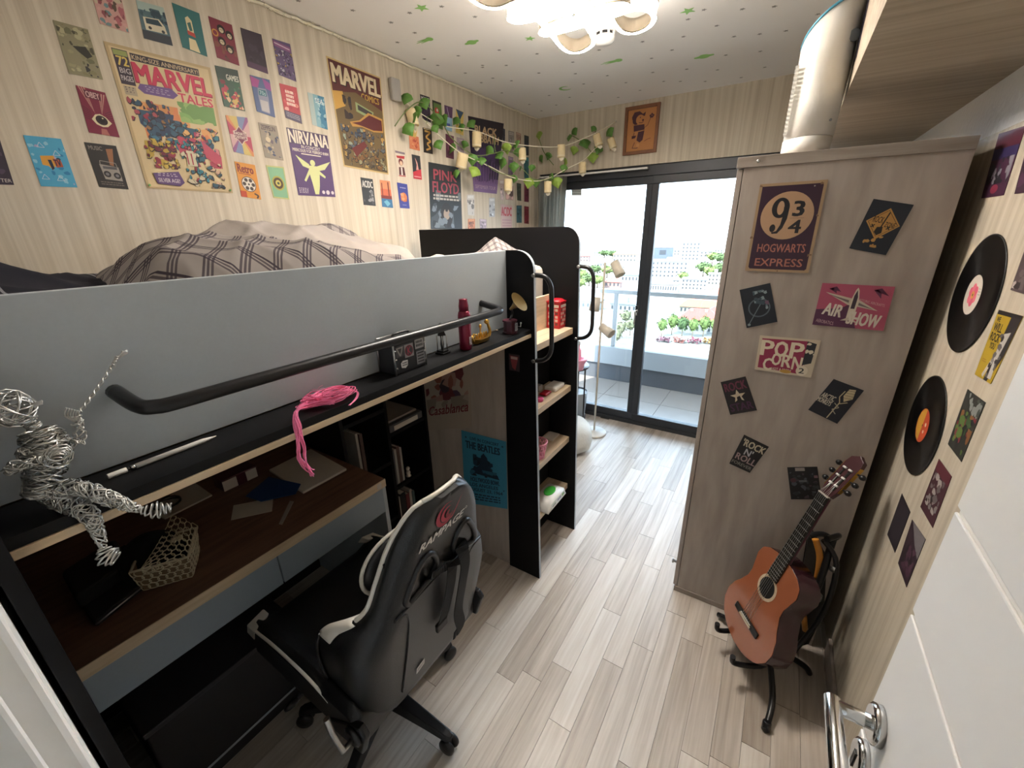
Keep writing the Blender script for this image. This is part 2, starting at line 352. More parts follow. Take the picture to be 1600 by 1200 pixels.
class Print:
    """sheet spanned by its corner points TL, TR, BR, BL; (u, v) run 0..1 from the top left corner"""
    def __init__(s, TL, TR, BR, BL, N, base, thick=0.0008, lift=0.0006, step=0.000005, sheet=True, curl=0.0):
        s.c = [V(p) for p in (TL, TR, BR, BL)]; s.N = V(N).normalized(); s.vs = []; s.fs = []; s.cs = []; s.k = 0
        s.w = (s.c[1]-s.c[0]).length; s.h = (s.c[3]-s.c[0]).length; s.lift = lift; s.thick = thick; s.step = step; s.curl = curl; s.cc = {}
        if sheet:
            a = [p+s.N*lift for p in s.c]; b = [p+s.N*(lift+thick) for p in s.c]
            s.raw(b, [(3,2,1,0)], base); s.raw(a+b, [(0,1,5,4),(1,2,6,5),(2,3,7,6),(3,0,4,7)], base)
    def col(s, c):
        if c not in s.cc: s.cc[c] = lin(c)
        return s.cc[c]
    def raw(s, pts, fs, c):
        k = len(s.vs); s.vs += pts; s.fs += [tuple(i+k for i in f) for f in fs]; s.cs += [s.col(c)]*len(pts)
    def P(s, u, v):
        a, b, c, d = s.c
        return a*(1-u)*(1-v)+b*u*(1-v)+c*u*v+d*(1-u)*v + s.N*(s.lift+s.thick+s.k*s.step)
    def poly(s, pts, c):
        s.k += 1; s.raw([s.P(*p) for p in pts], [tuple(range(len(pts)-1, -1, -1))], c); return s
    def rect(s, u0, v0, u1, v1, c): return s.poly([(u0,v0),(u1,v0),(u1,v1),(u0,v1)], c)
    def circ(s, u, v, r, c, n=20, ry=None):
        ry = r*s.w/s.h if ry is None else ry
        return s.poly([(u+r*math.cos(2*PI*i/n), v+ry*math.sin(2*PI*i/n)) for i in range(n)], c)
    def ring(s, u, v, r, th, c, n=24):
        s.k += 1; q = s.w/s.h
        o = [s.P(u+r*math.cos(2*PI*i/n), v+r*q*math.sin(2*PI*i/n)) for i in range(n)]
        i_ = [s.P(u+(r-th)*math.cos(2*PI*i/n), v+(r-th)*q*math.sin(2*PI*i/n)) for i in range(n)]
        s.raw(o+i_, [((i+1) % n, i, n+i, n+(i+1) % n) for i in range(n)], c); return s
    def line(s, u0, v0, u1, v1, th, c):
        q = s.h/s.w; dx, dy = (u1-u0), (v1-v0)*q; L = math.hypot(dx, dy) or 1; nx, ny = -dy/L*th/2, dx/L*th/2/q
        return s.poly([(u0+nx,v0+ny),(u1+nx,v1+ny),(u1-nx,v1-ny),(u0-nx,v0-ny)], c)
    def path(s, pts, th, c):
        for a, b in zip(pts, pts[1:]): s.line(*a, *b, th, c)
        return s
    def text(s, t, u0, v0, u1, v1, c, bold=0.0, shear=0.0, space=1.0, slope=0.0):
        vs, fs = text_mesh(t, 0.0, shear, space); d = bold*(v1-v0)*s.h; du, dv = d/s.w, d/s.h*.6     # heavier strokes: the same letters a touch apart
        for a, b in (((-du,-dv),(du,-dv),(-du,dv),(du,dv)) if bold else ((0,0),)):
            s.k += 1; s.raw([s.P(u0+(u1-u0)*x+a, v1-(v1-v0)*y+slope*x+b) for x, y in vs], fs, c)
        return s
    def star(s, u, v, r, c, n=5, k=0.42):
        q = s.w/s.h
        return s.poly([(u+(r if i % 2 == 0 else r*k)*math.sin(PI*i/n), v-(r if i % 2 == 0 else r*k)*q*math.cos(PI*i/n)) for i in range(2*n)], c)
    def comic(s, u0, v0, u1, v1, pal, n, r, seed, out='#26212a'):   # small inked shapes
        return s.blobs(u0, v0, u1, v1, pal, n, r, seed, 0.6, out)
    def blobs(s, u0, v0, u1, v1, pal, n, r, seed, spiky=0.5, out=None):
        g = random.Random(seed); q = s.w/s.h
        for i in range(n):
            cu, cv = g.uniform(u0, u1), g.uniform(v0, v1); rr = r*g.uniform(0.45, 1.2); m = g.randint(6, 10); ph = g.random()*6; el = g.uniform(0.5, 1.5)
            pts = []
            for j in range(m):
                a = ph+2*PI*j/m; d = rr*g.uniform(1-spiky, 1)
                pts.append((min(max(cu+d*el*math.cos(a), u0), u1), min(max(cv+d*q*math.sin(a), v0), v1)))
            if out:
                s.poly([(min(max(cu+(a-cu)*1.22+.003, u0), u1), min(max(cv+(b-cv)*1.22+.004, v0), v1)) for a, b in pts], out)
            s.poly(pts, pal[g.randrange(len(pal))])
        return s
    def lines(s, u0, v0, u1, v1, n, c, seed=0, fill=0.45):        # rows too small to read, as broken bars
        g = random.Random(seed); dv = (v1-v0)/n
        for i in range(n):
            u = u0+(u1-u0)*g.uniform(0, .06)
            while u < u1-0.02:
                w = g.uniform(.05, .16)*(u1-u0); s.rect(u, v0+dv*i, min(u+w, u1), v0+dv*(i+fill), c); u += w+0.02
        return s
    def build(s, name, label, cat, group=None, mat_='print', parent=None):
        off = origin(parent) if parent else (V(s.c[0])+V(s.c[2]))/2
        me = bpy.data.meshes.new(name); me.from_pydata([p-off for p in s.vs], [], s.fs); me.materials.append(M[mat_])
        at_ = me.color_attributes.new('Col', 'FLOAT_COLOR', 'POINT'); at_.data.foreach_set('color', [x for c in s.cs for x in c]); me.update()
        o = bpy.data.objects.new(name, me); COL.objects.link(o)
        if parent: o.parent = parent
        else: o.location = off
        if cat: tag(o, label, cat, group)
        return o
LW, RW, WY, PY = -1.904, 0.44, 1.7235, 1.4365
def pr(corners, plane, base, **k):
    ax, val, N = {'L': (0, LW, (1,0,0)), 'R': (0, RW, (-1,0,0)), 'W': (1, WY, (0,-1,0)), 'P': (1, 1.445, (0,-1,0)), 'K': (1, 3.437, (0,-1,0)), 'E': (1, PY, (0,-1,0))}[plane]
    return Print(*[at(x, y, ax, val) for x, y in corners], N, base, **k)

# ------------------------------------------------------------------ room shell
fl = structure('floor', B((LW-.3, -1.5, -.2), (1.2, 3.50, -.0105)), 'joint')
fr = random.Random(3); PW = 0.0862; k0 = math.floor((LW+.265)/PW)
seeds = {-4: 1.354, -3: 1.545, -2: 0.0}
plank_me = None
joints = {-.345: 1.208, -.776: 1.354, -.258: 1.344, -.443: .89, -.613: .99, .007: 1.04, -.703: 1.545, -.18: 1.586, -.525: 1.803}
xk = k0
while True:
    x0 = -.265+PW*xk; x1 = x0+PW
    if x0 > .44: break
    y = None
    for jx, jy in joints.items():
        if abs(jx-x0) < .02: y = jy
    if y is None: y = fr.uniform(.2, .9)
    cuts = [y]
    while cuts[0] > -.35: cuts.insert(0, cuts[0]-fr.uniform(.5, .78))
    while cuts[-1] < 3.44: cuts.append(cuts[-1]+fr.uniform(.5, .78))
    for a, b in zip(cuts, cuts[1:]):
        a, b = max(a, -.35), min(b, 3.445)
        if b-a < .03: continue
        if plank_me is None:
            o = part('plank', B((-.5,-.5,-.5), (.5,.5,.5)), 'plank', fl); plank_me = o.data
        else:
            o = bpy.data.objects.new('plank', plank_me); COL.objects.link(o); o.parent = fl
        xa, xb = max(x0, LW-.01), min(x1, RW+.02)
        o.location = ((xa+xb)/2, (a+b)/2, -.006+fr.uniform(-.0003, .0003)); o.scale = (xb-xa-.0011, b-a-.0014, .012)
    xk += 1
CH = 2.535
structure('wall_left', B((LW-.15, -1.5, -.1), (LW, 3.437, CH+.02)), 'wallpaper')
structure('wall_right', B((RW, -.20, -.1), (RW+.15, 3.437, 1.91)), 'wallpaper')
structure('trim_1', B((RW+.003, -.20, 1.91), (RW+.15, 3.437, CH+.02)), 'plaster')
DX0, DX1, DT = -1.885, .12, 2.12
wb = MB(); wb.box((LW-.15, 3.437, DT), (1.2, 3.62, CH+.4)); wb.box((DX1, 3.437, -.1), (1.2, 3.62, DT)); wb.box((LW-.15, 3.437, -.1), (DX0, 3.62, DT))
structure('wall_back', wb, 'wallpaper')
structure('ceiling', B((LW-.3, -1.6, CH), (1.2, 3.437, CH+.15)), 'ceil')
# the doorway the picture is taken from: wall on both sides of it, and the hall behind
wf = MB(); wf.box((LW-.15, -.16, -.1), (-.63, -.02, CH)); wf.box((.36, -.35, -.1), (.6, -.2, CH)); wf.box((-.63, -.16, 2.1), (.44, -.05, CH))
structure('wall_front', wf, 'white')
hall = MB(); hall.box((LW-.15, -1.6, -.1), (1.2, -1.45, CH+.1)); hall.box((.95, -1.6, -.1), (1.1, -.2, CH+.1)); structure('wall_hall', hall, 'white')
tr = MB(); tr.box((-.60, -.14, 0), (-.50, -.0155, 2.1)); structure('trim_2', tr, 'white', bev=.006)
tr = MB(); tr.box((-.50, -.15, 0), (-.485, -.037, 2.1)); structure('trim_3', tr, 'white', bev=.004)
bm_ = MB(); bm_.box((.078, -.2, 2.06), (RW+.15, 3.437, CH))
structure('wall_beam', bm_, 'beam')
sb = MB(); sb.box((RW-.012, -.2, 0), (RW, 1.72, .08)); structure('baseboard_right', sb, 'wardrobe', bev=.003)
# white cord with tinsel along the top of the left wall
tc = MB(); g = random.Random(5)
pts = [V((LW+.009+g.uniform(-.002,.002), y*.03-.1, CH-.010+g.uniform(-.003,.003))) for y in range(118)]
tc.tube(pts, .006, 5)
for i in range(420):
    y = g.uniform(-.1, 3.43); p = V((LW+.010, y, CH-.011)); d = V((g.uniform(0,.7), g.uniform(-1,1), g.uniform(-1,.3))).normalized()*.013
    tc.tube([p, p+d], .0016, 3)
structure('trim_4', tc, 'string')

# balcony door
d1 = part('door_1', MB().box((DX0, 3.452, 2.045), (DX1, 3.53, DT)).box((DX0, 3.452, 0), (DX0+.035, 3.53, 2.045)).box((DX1-.035, 3.452, 0), (DX1, 3.53, 2.045)).box((DX0, 3.445, -.005), (DX1, 3.53, .035)), 'alu', bev=.004)
d1['kind'] = 'structure'
for (a, b, yy) in ((DX0+.035, -.922, 3.462), (-.927, -.02, 3.446)):
    sw = .052
    s_ = MB().box((a, yy, .037), (b, yy+.055, .037+.065)).box((a, yy, 1.99), (b, yy+.055, 2.045)).box((a, yy, .102), (a+sw, yy+.055, 1.99)).box((b-sw, yy, .102), (b, yy+.055, 1.99))
    so = part('sash', s_, 'alu', d1, bev=.004)
    part('pane', B((a+sw-.005, yy+.024, .098), (b-sw+.005, yy+.030, 1.995)), 'glass', so)
h = MB(); hp = at(995, 485, 1, 3.44); h.box((hp.x-.012, 3.43, hp.z-.04), (hp.x+.012, 3.446, hp.z+.04)); h.tube([hp+V((0,-.01,0)), hp+V((0,-.045,0)), hp+V((.0,-.045,-.11))], .008, 8)
part('door_handle', h, 'chrome', d1, bev=.002)
part('lintel_recess', B((DX0, 3.4372, DT-.001), (DX1+.3, 3.452, DT+.035)), 'blackplastic', d1)
# maker's sticker on the left pane
q = [at(x, y, 1, 3.484) for x, y in ((893,293),(909,293),(909,306),(893,306))]
st = Print(*q, (0,-1,0), '#cfd3cf'); st.lines(.05,.1,.95,.9,3,'#8d948c',1,.6); st.build('glass_sticker', '', None, parent=d1)
tag(part('sun_gap_rail', B((-1.86, 3.395, 2.088), (-.96, 3.425, 2.100)), 'white', None, .002), 'thin white rail for the bright sun gap above the left glass panel of the balcony door', 'curtain rail')  # white strip stands in for the bright line of daylight in the gap
cu = MB()
def cfn(u, v):
    x = -1.865+.262*u*(1-.08*math.sin(v*3)); z = 2.085-2.05*v
    return (x, 3.375+.030*math.sin(u*34+math.sin(v*3)*.9)+.010*math.sin(u*81+v*5), z)
cu.grid(cfn, 110, 24)
tag(part('curtain', cu, 'curtain', None, solid=.002), 'crinkled grey curtain gathered at the left end of the balcony door', 'curtain')

# near door leaf, opened against the right wall
DXL = .222
dl = part('door_2', MB().box((DXL, -.24, .01), (DXL+.04, .607, 2.06)), 'whitedoor', bev=.003); dl['kind'] = 'structure'
zs = [on for on in (.42, .72, .98, 1.21, 1.37, 1.60, 1.84)]
for z0, z1 in zip([.012]+[z+.0035 for z in zs], [z-.0035 for z in zs]+[2.058]):
    part('panel', B((DXL-.004, -.238, z0), (DXL-.0001, .605, z1)), 'whitedoor', dl, bev=.0025)
RC = V((DXL-.004, .557, 1.05))
hb = MB(); hb.lathe([(.026,0),(.026,.009),(.022,.012)], RC, (-1,0,0), 28)
part('handle_rose', hb, 'chrome', dl)
hb = MB(); hb.lathe([(.026,0),(.026,.009),(.022,.012)], RC+V((0,0,-.075)), (-1,0,0), 28); hb.box((RC.x-.0135, .553, .958), (RC.x-.0122, .561, .985), 1)
part('lock_rose', hb, ['chrome', 'blackplastic'], dl)
hb = MB(); hb.tube([RC+V((-.01,0,0)), RC+V((-.050,0,0))], .0095, 14)
hb.tube([RC+V((-.052,.010,0)), RC+V((-.052,-.125,0))], .0105, 14)
part('door_handle', hb, 'chrome', dl, bev=.001)

# small grey stars and pale green glow stickers on the ceiling
def sticker(px, py, kind, m, size):
    p = at(px, py, 2, CH); mb = MB(); g = random.Random(int(px*7+py))
    a0 = g.random()*2
    if kind == 'star': poly = [((size if i % 2 == 0 else size*.42)*math.cos(a0+PI*i/5), (size if i % 2 == 0 else size*.42)*math.sin(a0+PI*i/5)) for i in range(10)]
    elif kind == 'moon': poly = [(size*math.cos(t), size*math.sin(t)) for t in [R(40+i*20) for i in range(15)]] + [(size*.25+size*.80*math.cos(t), size*.80*math.sin(t)) for t in [R(310-i*20) for i in range(13)]]
    elif kind == 'planet': poly = [(size*math.cos(t)*(1.25 if abs(math.sin(t)) < .3 else .72), size*.72*math.sin(t)) for t in [2*PI*i/24 for i in range(24)]]
    else: poly = [(size*.6+size*.42*math.cos(t), size*.42*math.sin(t)) for t in [R(-140+i*28) for i in range(11)]] + [(-size*1.0, size*.32), (-size*.1, size*.12), (-size*1.4, 0), (-size*.1, -size*.12), (-size*1.0, -size*.32)]
    mb.prism(poly, p+V((0,0,-.0012)), (1,0,0), (0,1,0), (0,0,.0010))
    return part(kind+'_sticker' if m == 'glow' else 'ceiling_star', mb, m)
for i, (x, y) in enumerate(((466,1),(551,16),(611,35),(648,51),(621,66),(742,26),(716,87),(754,102),(791,102),(727,114),(839,84),(780,78),(815,34),(754,105),(684,102),(752,129),(799,126),(695,143),(784,145),(842,114),(899,115),(912,131),(895,97),(949,118),(925,144),(978,129),(1000,141),(1020,113),(1037,127),(1063,127),(1073,108),(966,152),(923,158),(869,164),(846,173),(827,163),(858,149),(890,152),(1050,78),(1068,57),(1018,91),(1004,65),(936,78),(1120,40),(1147,57),(1187,53),(1160,14),(1278,22),(1228,48),(1188,80),(1195,105),(1134,86),(1121,109),(1102,127),(1158,121),(663,92),(702,128),(770,122),(1100,15),(1075,30),(640,20),(690,10),(1210,10))):
    tag(sticker(x, y, 'star', 'greystar', .011), 'tiny grey star stuck on the pale ceiling', 'star', 'tiny grey stars scattered over the ceiling')
for x, y, kd, sz, lb in ((659,12,'star',.030,'green star sticker nearest the left wall on the ceiling'), (665,63,'comet',.042,'green comet sticker with three tails near the left wall'), (737,66,'planet',.032,'plain green planet sticker left of the ceiling lamp'),
    (828,60,'star',.026,'green star sticker just below the curl of the ceiling lamp'), (958,96,'comet',.050,'long green comet sticker beyond the ceiling lamp, towards the window'), (883,138,'moon',.040,'green crescent moon sticker closest to the balcony corner'),
    (1075,17,'star',.032,'green star sticker right of the ceiling lamp'), (1100,88,'planet',.040,'green planet sticker nearest the white air purifier')):
    tag(sticker(x, y, kd, 'glow', sz), lb, 'sticker', 'pale green glow stickers on the ceiling')
# ------------------------------------------------------------------ loft bed
def rounded(x0, x1, z0, z1, r, n=8, lean=0.0):          # outline in (x, z), corner rounded at (x1, z1)
    xb_ = x1; x1 = x1-lean
    return [(x0,z0),(xb_,z0)]+[(x1-r+r*math.cos(a), z1-r+r*math.sin(a)) for a in [PI/2*i/n for i in range(n+1)]]+[(x0,z1)]
bed = thing('loft_bed', 'black and grey loft bed with stair treads, guard panel and long tube rail', 'bed', (-1.35, .7, 0))
for (x0, y0, zt, nm) in ((-1.89, -.013, 1.62, 'end_panel'), (-.957, 1.437, 1.607, 'end_panel'), (-1.82, 1.868, 1.693, 'end_panel')):
    mb = MB().prism(rounded(x0, -.777, 0, zt, .075, lean=(.036 if y0 > 1 else 0)), (0,y0,0), (1,0,0), (0,0,1), (0,.019,0))
    o = part(nm, mb, 'black', bed, bev=.0018)
    # band round the front edge; its grey paints the highlight on the farther panels
    ol = rounded(x0, -.777, 0, zt, .075, lean=(.036 if y0 > 1 else 0))[1:-1]
    eb = MB()
    for a, b in zip(ol, ol[1:]):
        eb.add([(a[0]+.0006,y0+.0015,a[1]),(b[0]+.0006,y0+.0015,b[1]),(b[0]+.0006,y0+.0175,b[1]),(a[0]+.0006,y0+.0175,a[1])], [(0,1,2,3)])
    part('edge_band', eb, 'black' if y0 < 1 else 'grey', o)
part('guard_panel', B((-.957,.006,1.302), (-.938,1.4365,1.606)), 'grey', bed, bev=.0015)
part('rear_guard', B((-1.89,.006,1.30), (-1.872,1.868,1.45)), 'grey', bed)
part('front_shelf', B((-.938,.006,1.281), (-.824,1.4365,1.300)), 'black', bed, bev=.001)
part('bed_base', B((-1.872,.006,1.266), (-.8215,1.4365,1.2805)), 'edge', bed, bev=.001)
part('side_board', B((-1.87,1.446,0), (-.9575,1.456,1.266)), 'wardrobe', bed)
part('stair_base', B((-1.87,1.4565,1.19), (-.97,1.867,1.28)), 'black', bed)
mb = MB(); pth = [(-.938,.19,1.432),(-.86,.195,1.420),(-.835,.21,1.418),(-.828,.245,1.417),(-.828,.4,1.416),(-.828,1.0,1.411),(-.828,1.19,1.410),(-.831,1.225,1.410),(-.845,1.243,1.411),(-.87,1.25,1.415),(-.938,1.258,1.424)]
mb.tube(smooth(pth, 5), .0125, 12)
part('rail_tube', mb, 'blackmetal', bed)
for y0 in (1.446, 1.878):
    mb = MB(); mb.tube(smooth([(-.825,y0,1.514),(-.79,y0,1.514),(-.762,y0,1.507),(-.742,y0,1.480),(-.737,y0,1.445),(-.735,y0,1.35),(-.733,y0,1.24),(-.742,y0,1.20),(-.763,y0,1.178),(-.79,y0,1.168),(-.825,y0,1.165)], 4), .0095, 10)
    hd = part('grab_handle', mb, 'blackmetal', bed)
    for z0 in (1.514, 1.165):
        part('screw_cap', MB().lathe([(.008,0),(.008,.003),(.004,.005)], (-.812,y0-.0095,z0), (0,-1,0), 12), 'screw', hd)
for zt in (1.220, .913, .611, .309):
    part('stair_tread', B((-.957,1.4565,zt-.031), (-.829,1.8675,zt)), 'step', bed, bev=.0015)
part('riser_board', B((-.975,1.4565,.0), (-.9575,1.8675,1.19)), 'black', bed)
e = at(858, 459, 0, -.955)
part('upstand_board', B((-.957,1.4565,1.2205), (-.945,e.y,e.z)), 'step', bed, bev=.001)

# mattress and bedding
mt = thing('mattress', 'mattress in a white sheet on top of the loft bed', 'mattress', (-1.4,.9,1.2815))
mb = MB()
part('mattress_body', B((-1.868,.02,1.2815), (-.965,1.435,1.49)), 'sheet', mt, bev=.03, bseg=3)
part('mattress_end', B((-1.868,1.459,1.2815), (-.985,1.862,1.52)), 'sheet', mt, bev=.035, bseg=3)
def heap(name, label, m, x0, x1, y0, y1, zb, fn, nu=70, nv=50, uv=(1,1)):
    g = random.Random(len(name)*3+int(y0*100)); ph = [(g.uniform(8,26), g.uniform(8,26), g.random()*6, g.uniform(.2,1)) for _ in range(9)]
    def f(u, v):
        x, y = x0+(x1-x0)*u, y0+(y1-y0)*v
        ed = min(1, min(u, 1-u)*5)*min(1, min(v, 1-v)*5); ed = ed*ed*(3-2*ed)
        w = sum(a*math.sin(fx*x+fy*y+p+1.3*math.sin(fy*.4*x+p)) for fx, fy, p, a in ph)*.0032
        cr_ = (1-abs(math.sin(15*x+8*y+2*math.sin(6*y+3*x))))**2*.011+(1-abs(math.sin(-10*x+21*y+1.5*math.sin(8*x))))**2*.009
        return (x, y, zb+(fn(x, y)+w+cr_)*ed)
    o = part(name, MB().grid(f, nu, nv, uv=uv), m, None); tag(o, label, 'bedding'); return o
G = lambda x, y, cx, cy, sx, sy_, a: a*math.exp(-((x-cx)/sx)**2-((y-cy)/sy_)**2)
heap('plaid_blanket', 'dark charcoal plaid blanket heaped at the near end of the bed', 'plaiddark', -1.86, -.975, .03, .46, 1.495, lambda x, y: .055+G(x,y,-1.5,.14,.30,.13,.10)+G(x,y,-1.5,.36,.2,.08,.03)+G(x,y,-1.06,.15,.10,.3,.035), uv=(1.4,1.0))
heap('checked_duvet', 'grey checked duvet bunched up behind the guard panel', 'plaidgrey', -1.60, -.965, .20, 1.20, 1.495, lambda x, y: .095+G(x,y,-1.25,.55,.24,.30,.085)+G(x,y,-1.05,.85,.15,.3,.02), 110, 150, uv=(.9,1.3))
heap('grey_quilt', 'plain warm grey quilt piled high against the wall', 'greysheet', -1.87, -1.28, .30, 1.55, 1.492, lambda x, y: .08+G(x,y,-1.55,.82,.24,.36,.15)+G(x,y,-1.5,1.25,.25,.2,.045), 80, 110)
heap('checked_pillow', 'small grey checked pillow peeking out over the plain quilt', 'plaidgrey', -1.80, -1.45, .95, 1.25, 1.60, lambda x, y: .06+G(x,y,-1.62,1.12,.12,.09,.055), 40, 40, uv=(.6,.6))
heap('rumpled_sheet', 'rumpled white sheet beside the far end of the guard panel', 'sheet', -1.40, -.968, 1.05, 1.432, 1.488, lambda x, y: .075+G(x,y,-1.05,1.4,.2,.3,.018), 50, 50)
heap('checked_cover', 'grey checked cover tip rising next to the black headboard', 'plaidgrey', -1.34, -1.0, 1.50, 1.845, 1.515, lambda x, y: .035+G(x,y,-1.16,1.70,.09,.10,.085), 50, 50, uv=(.9,.9))

# ------------------------------------------------------------------ desk under the bed
DSK = .755
desk = thing('desk', 'brown topped desk with blue grey drawer fronts built in under the loft bed', 'desk', (-1.5,.46,0))
part('desk_top', B((-1.86,.008,DSK-.034), (-1.203,.915,DSK)), 'desk', desk)
part('top_edge', B((-1.203,.008,DSK-.034), (-1.2,.915,DSK)), 'edge', desk)
for a, b in ((.009,.468), (.472,.902)):
    part('drawer', B((-1.66,a,.603), (-1.208,b,.718)), 'bluegrey', desk, bev=.0015)
part('side_support', B((-1.86,.905,0), (-1.215,.922,DSK-.034)), 'grey', desk)
part('side_support', B((-1.86,.0075,0), (-1.215,.009,DSK-.034)), 'black', desk)
part('back_panel', B((-1.872,.008,.30), (-1.861,.92,1.26)), 'desk', desk)
part('modesty_panel', B((-1.84,.012,.0), (-1.825,.90,.6)), 'black', desk)
part('edge_tag', B((-1.1995,.872,DSK-.028), (-1.1985,.892,DSK-.004)), 'paper', desk)
# storage cubes beside the desk
bc = thing('bookcase', 'black open bookcase between desk and side board under the bed', 'bookcase', (-1.66,1.19,0))
BX = -1.47
for ya, yb in ((.930,.946),(1.170,1.186),(1.428,1.4445)): part('side_panel', B((-1.86,ya,0), (BX,yb,1.262)), 'black', bc)
part('back_panel', B((-1.868,.930,0), (-1.861,1.4445,1.262)), 'black', bc)
for z in (.13, .455, .76, 1.24): part('shelf', B((-1.86,1.1865,z-.018), (BX-.002,1.4275,z)), 'black', bc)
for z in (.30, .62, .905, 1.24): part('shelf', B((-1.86,.9465,z-.018), (BX-.002,1.1695,z)), 'black', bc)
bkc = {'bw': mat('book_white','#a9a49c',.6), 'bg': mat('book_grey','#56565a',.6), 'bb': mat('book_brown','#5b4740',.6), 'bk': mat('book_black','#1d1d20',.5), 'bt': mat('book_teal','#4a6468',.6), 'br': mat('book_red','#6c3034',.6)}
def book(y, z, w, h, d, m, label, grp, lean=0, x=-1.335):
    root = thing('book', label, 'book', (x, y, z), grp)
    b = MB(); b.box((x-d,y,z+.001),(x,y+.0015,z+h)); b.box((x-d,y+w-.0015,z+.001),(x,y+w,z+h)); b.box((x-.0015,y+.0015,z+.001),(x,y+w-.0015,z+h))
    part('cover', b, bkc[m], root); part('pages', B((x-d+.003,y+.0016,z+.003),(x-.0016,y+w-.0016,z+h-.003)), 'paper', root)
    root.rotation_euler = (lean, 0, 0)
for y, w, h, m, lb in ((1.190,.020,.205,'bg','thick grey book at the left end of the middle right compartment'),(1.212,.014,.20,'bw','pale thin book second in the middle right compartment'),(1.228,.018,.21,'bb','brown spined book third in the middle right compartment'),(1.248,.012,.195,'bw','slim cream book at the right end of the row in the middle right compartment')):
    book(y, .455, w, h, .17, m, lb, 'books in the middle right compartment', x=-1.49)
for y, w, h, m, lb in ((1.190,.020,.25,'bw','tall white book at the left end of the bottom right compartment'),(1.213,.036,.26,'bk','wide black binder in the bottom right compartment'),(1.252,.022,.235,'br','dark red book in the bottom right compartment'),(1.277,.016,.25,'bw','white spine beside the dark red book in the bottom right compartment'),(1.296,.016,.23,'bt','teal grey book at the right end of the bottom right compartment')):
    book(y, .13, w, h, .18, m, lb, 'books in the bottom right compartment', x=-1.49)
for y, w, h, m, lb in ((1.010,.012,.215,'bw','thin white book left of two in the left compartment'),(1.030,.016,.205,'bb','brown book right of two in the left compartment')):
    book(y, .62, w, h, .17, m, lb, 'books in the left compartment', x=-1.49)
rt = thing('box_file', 'flat grey box file lying on the top right shelf of the bookcase', 'box file', (-1.62,1.31,.76))
part('cover', B((-1.80,1.195,.761),(-1.475,1.415,.800)), bkc['bg'], rt, bev=.004); part('label', B((-1.4745,1.22,.766),(-1.4738,1.38,.790)), 'paper', rt)
rt = thing('notepad', 'thin pale notepad on the flat box file in the bookcase', 'notepad', (-1.6,1.31,.8005)); part('pages', B((-1.76,1.21,.801),(-1.50,1.40,.812)), 'greysheet', rt, bev=.002)
fg = thing('figurine', 'tiny pale figurine on the bookcase shelf beside the books', 'figurine', (-1.50,1.295,.455))
mb = MB(); mb.lathe([(.014,0),(.014,.004),(.009,.008),(.012,.02),(.008,.034),(.003,.036)], (-1.50,1.295,.456), n=12); mb.ball((-1.50,1.295,.502),.011,10); part('body', mb, 'paper', fg)

# things on the desk
ZD = DSK+.0006
def sheet_on(name, label, cat, corners, z, m, th=.0012, bev=0):
    q = [at(x, y, 2, z) for x, y in corners]; mb = MB(); n = len(q)
    mb.prism([(p.x, p.y) for p in q], (0,0,z), (1,0,0), (0,1,0), (0,0,th)); return tag(part(name, mb, m, None, bev), label, cat)
sheet_on('drawing_pad', 'large pale drawing pad lying at the far end of the desk', 'pad', ((421,737),(486,704),(542,735),(474,772)), ZD, 'paper', .010, .002)
sheet_on('blue_folder', 'dark blue folder overlapping the pale drawing pad on the desk', 'folder', ((384,776),(420,746),(470,757),(462,772),(408,784)), ZD+.011, 'blue', .003)
sheet_on('paper_slip', 'white paper slip lying in front of the blue folder', 'paper', ((365,790),(427,778),(425,799),(361,813)), ZD, 'paper')
sheet_on('plastic_ruler', 'narrow clear ruler on the desk beside the white paper slip', 'ruler', ((453,783),(459,784),(441,820),(436,819)), ZD, 'smoke', .002)
bx = thing('pink_box', 'small maroon and white box on the desk behind the pink strands', 'box', (-1.76,.62,ZD))
p = at(375, 752, 2, ZD); mb = MB().box((p.x-.05,p.y-.07,ZD),(p.x+.03,p.y+.06,ZD+.05)); part('box_body', mb, 'maroon', bx, .002)
part('white_label', MB().box((p.x+.0305,p.y-.07,ZD+.004),(p.x+.032,p.y-.02,ZD+.045)), 'paper', bx)
part('white_label', B((p.x+.0305,p.y+.015,ZD+.004),(p.x+.032,p.y+.055,ZD+.045)), 'paper', bx)
# laptop bag stack at the near end
lp = thing('laptop_sleeve', 'dark grey padded sleeve with a bright zip at the near desk end', 'sleeve', (-1.45,.12,ZD))
q = [at(x, y, 2, ZD+.02) for x, y in ((100,905),(196,850),(232,905),(148,972))]
mb = MB().prism([(p.x,p.y) for p in q], (0,0,ZD), (1,0,0), (0,1,0), (0,0,.022)); part('sleeve_body', mb, 'fabricblack', lp, .006, 3)
a, b = q[3], q[2]
mb = MB().tube([V((a.x+.003,a.y,ZD+.014)), V((b.x+.003,b.y,ZD+.014))], .0022, 6); part('zip', mb, 'steel', lp)
q2 = [at(x, y, 2, ZD+.06) for x, y in ((95,895),(180,842),(205,880),(118,938))]
tag(part('folded_scarf', MB().prism([(p.x,p.y) for p in q2], (0,0,ZD+.0225), (1,0,0), (0,1,0), (0,0,.045)), 'fabricblack', None, .014, 4), 'folded black cloth lying on the padded sleeve', 'cloth')
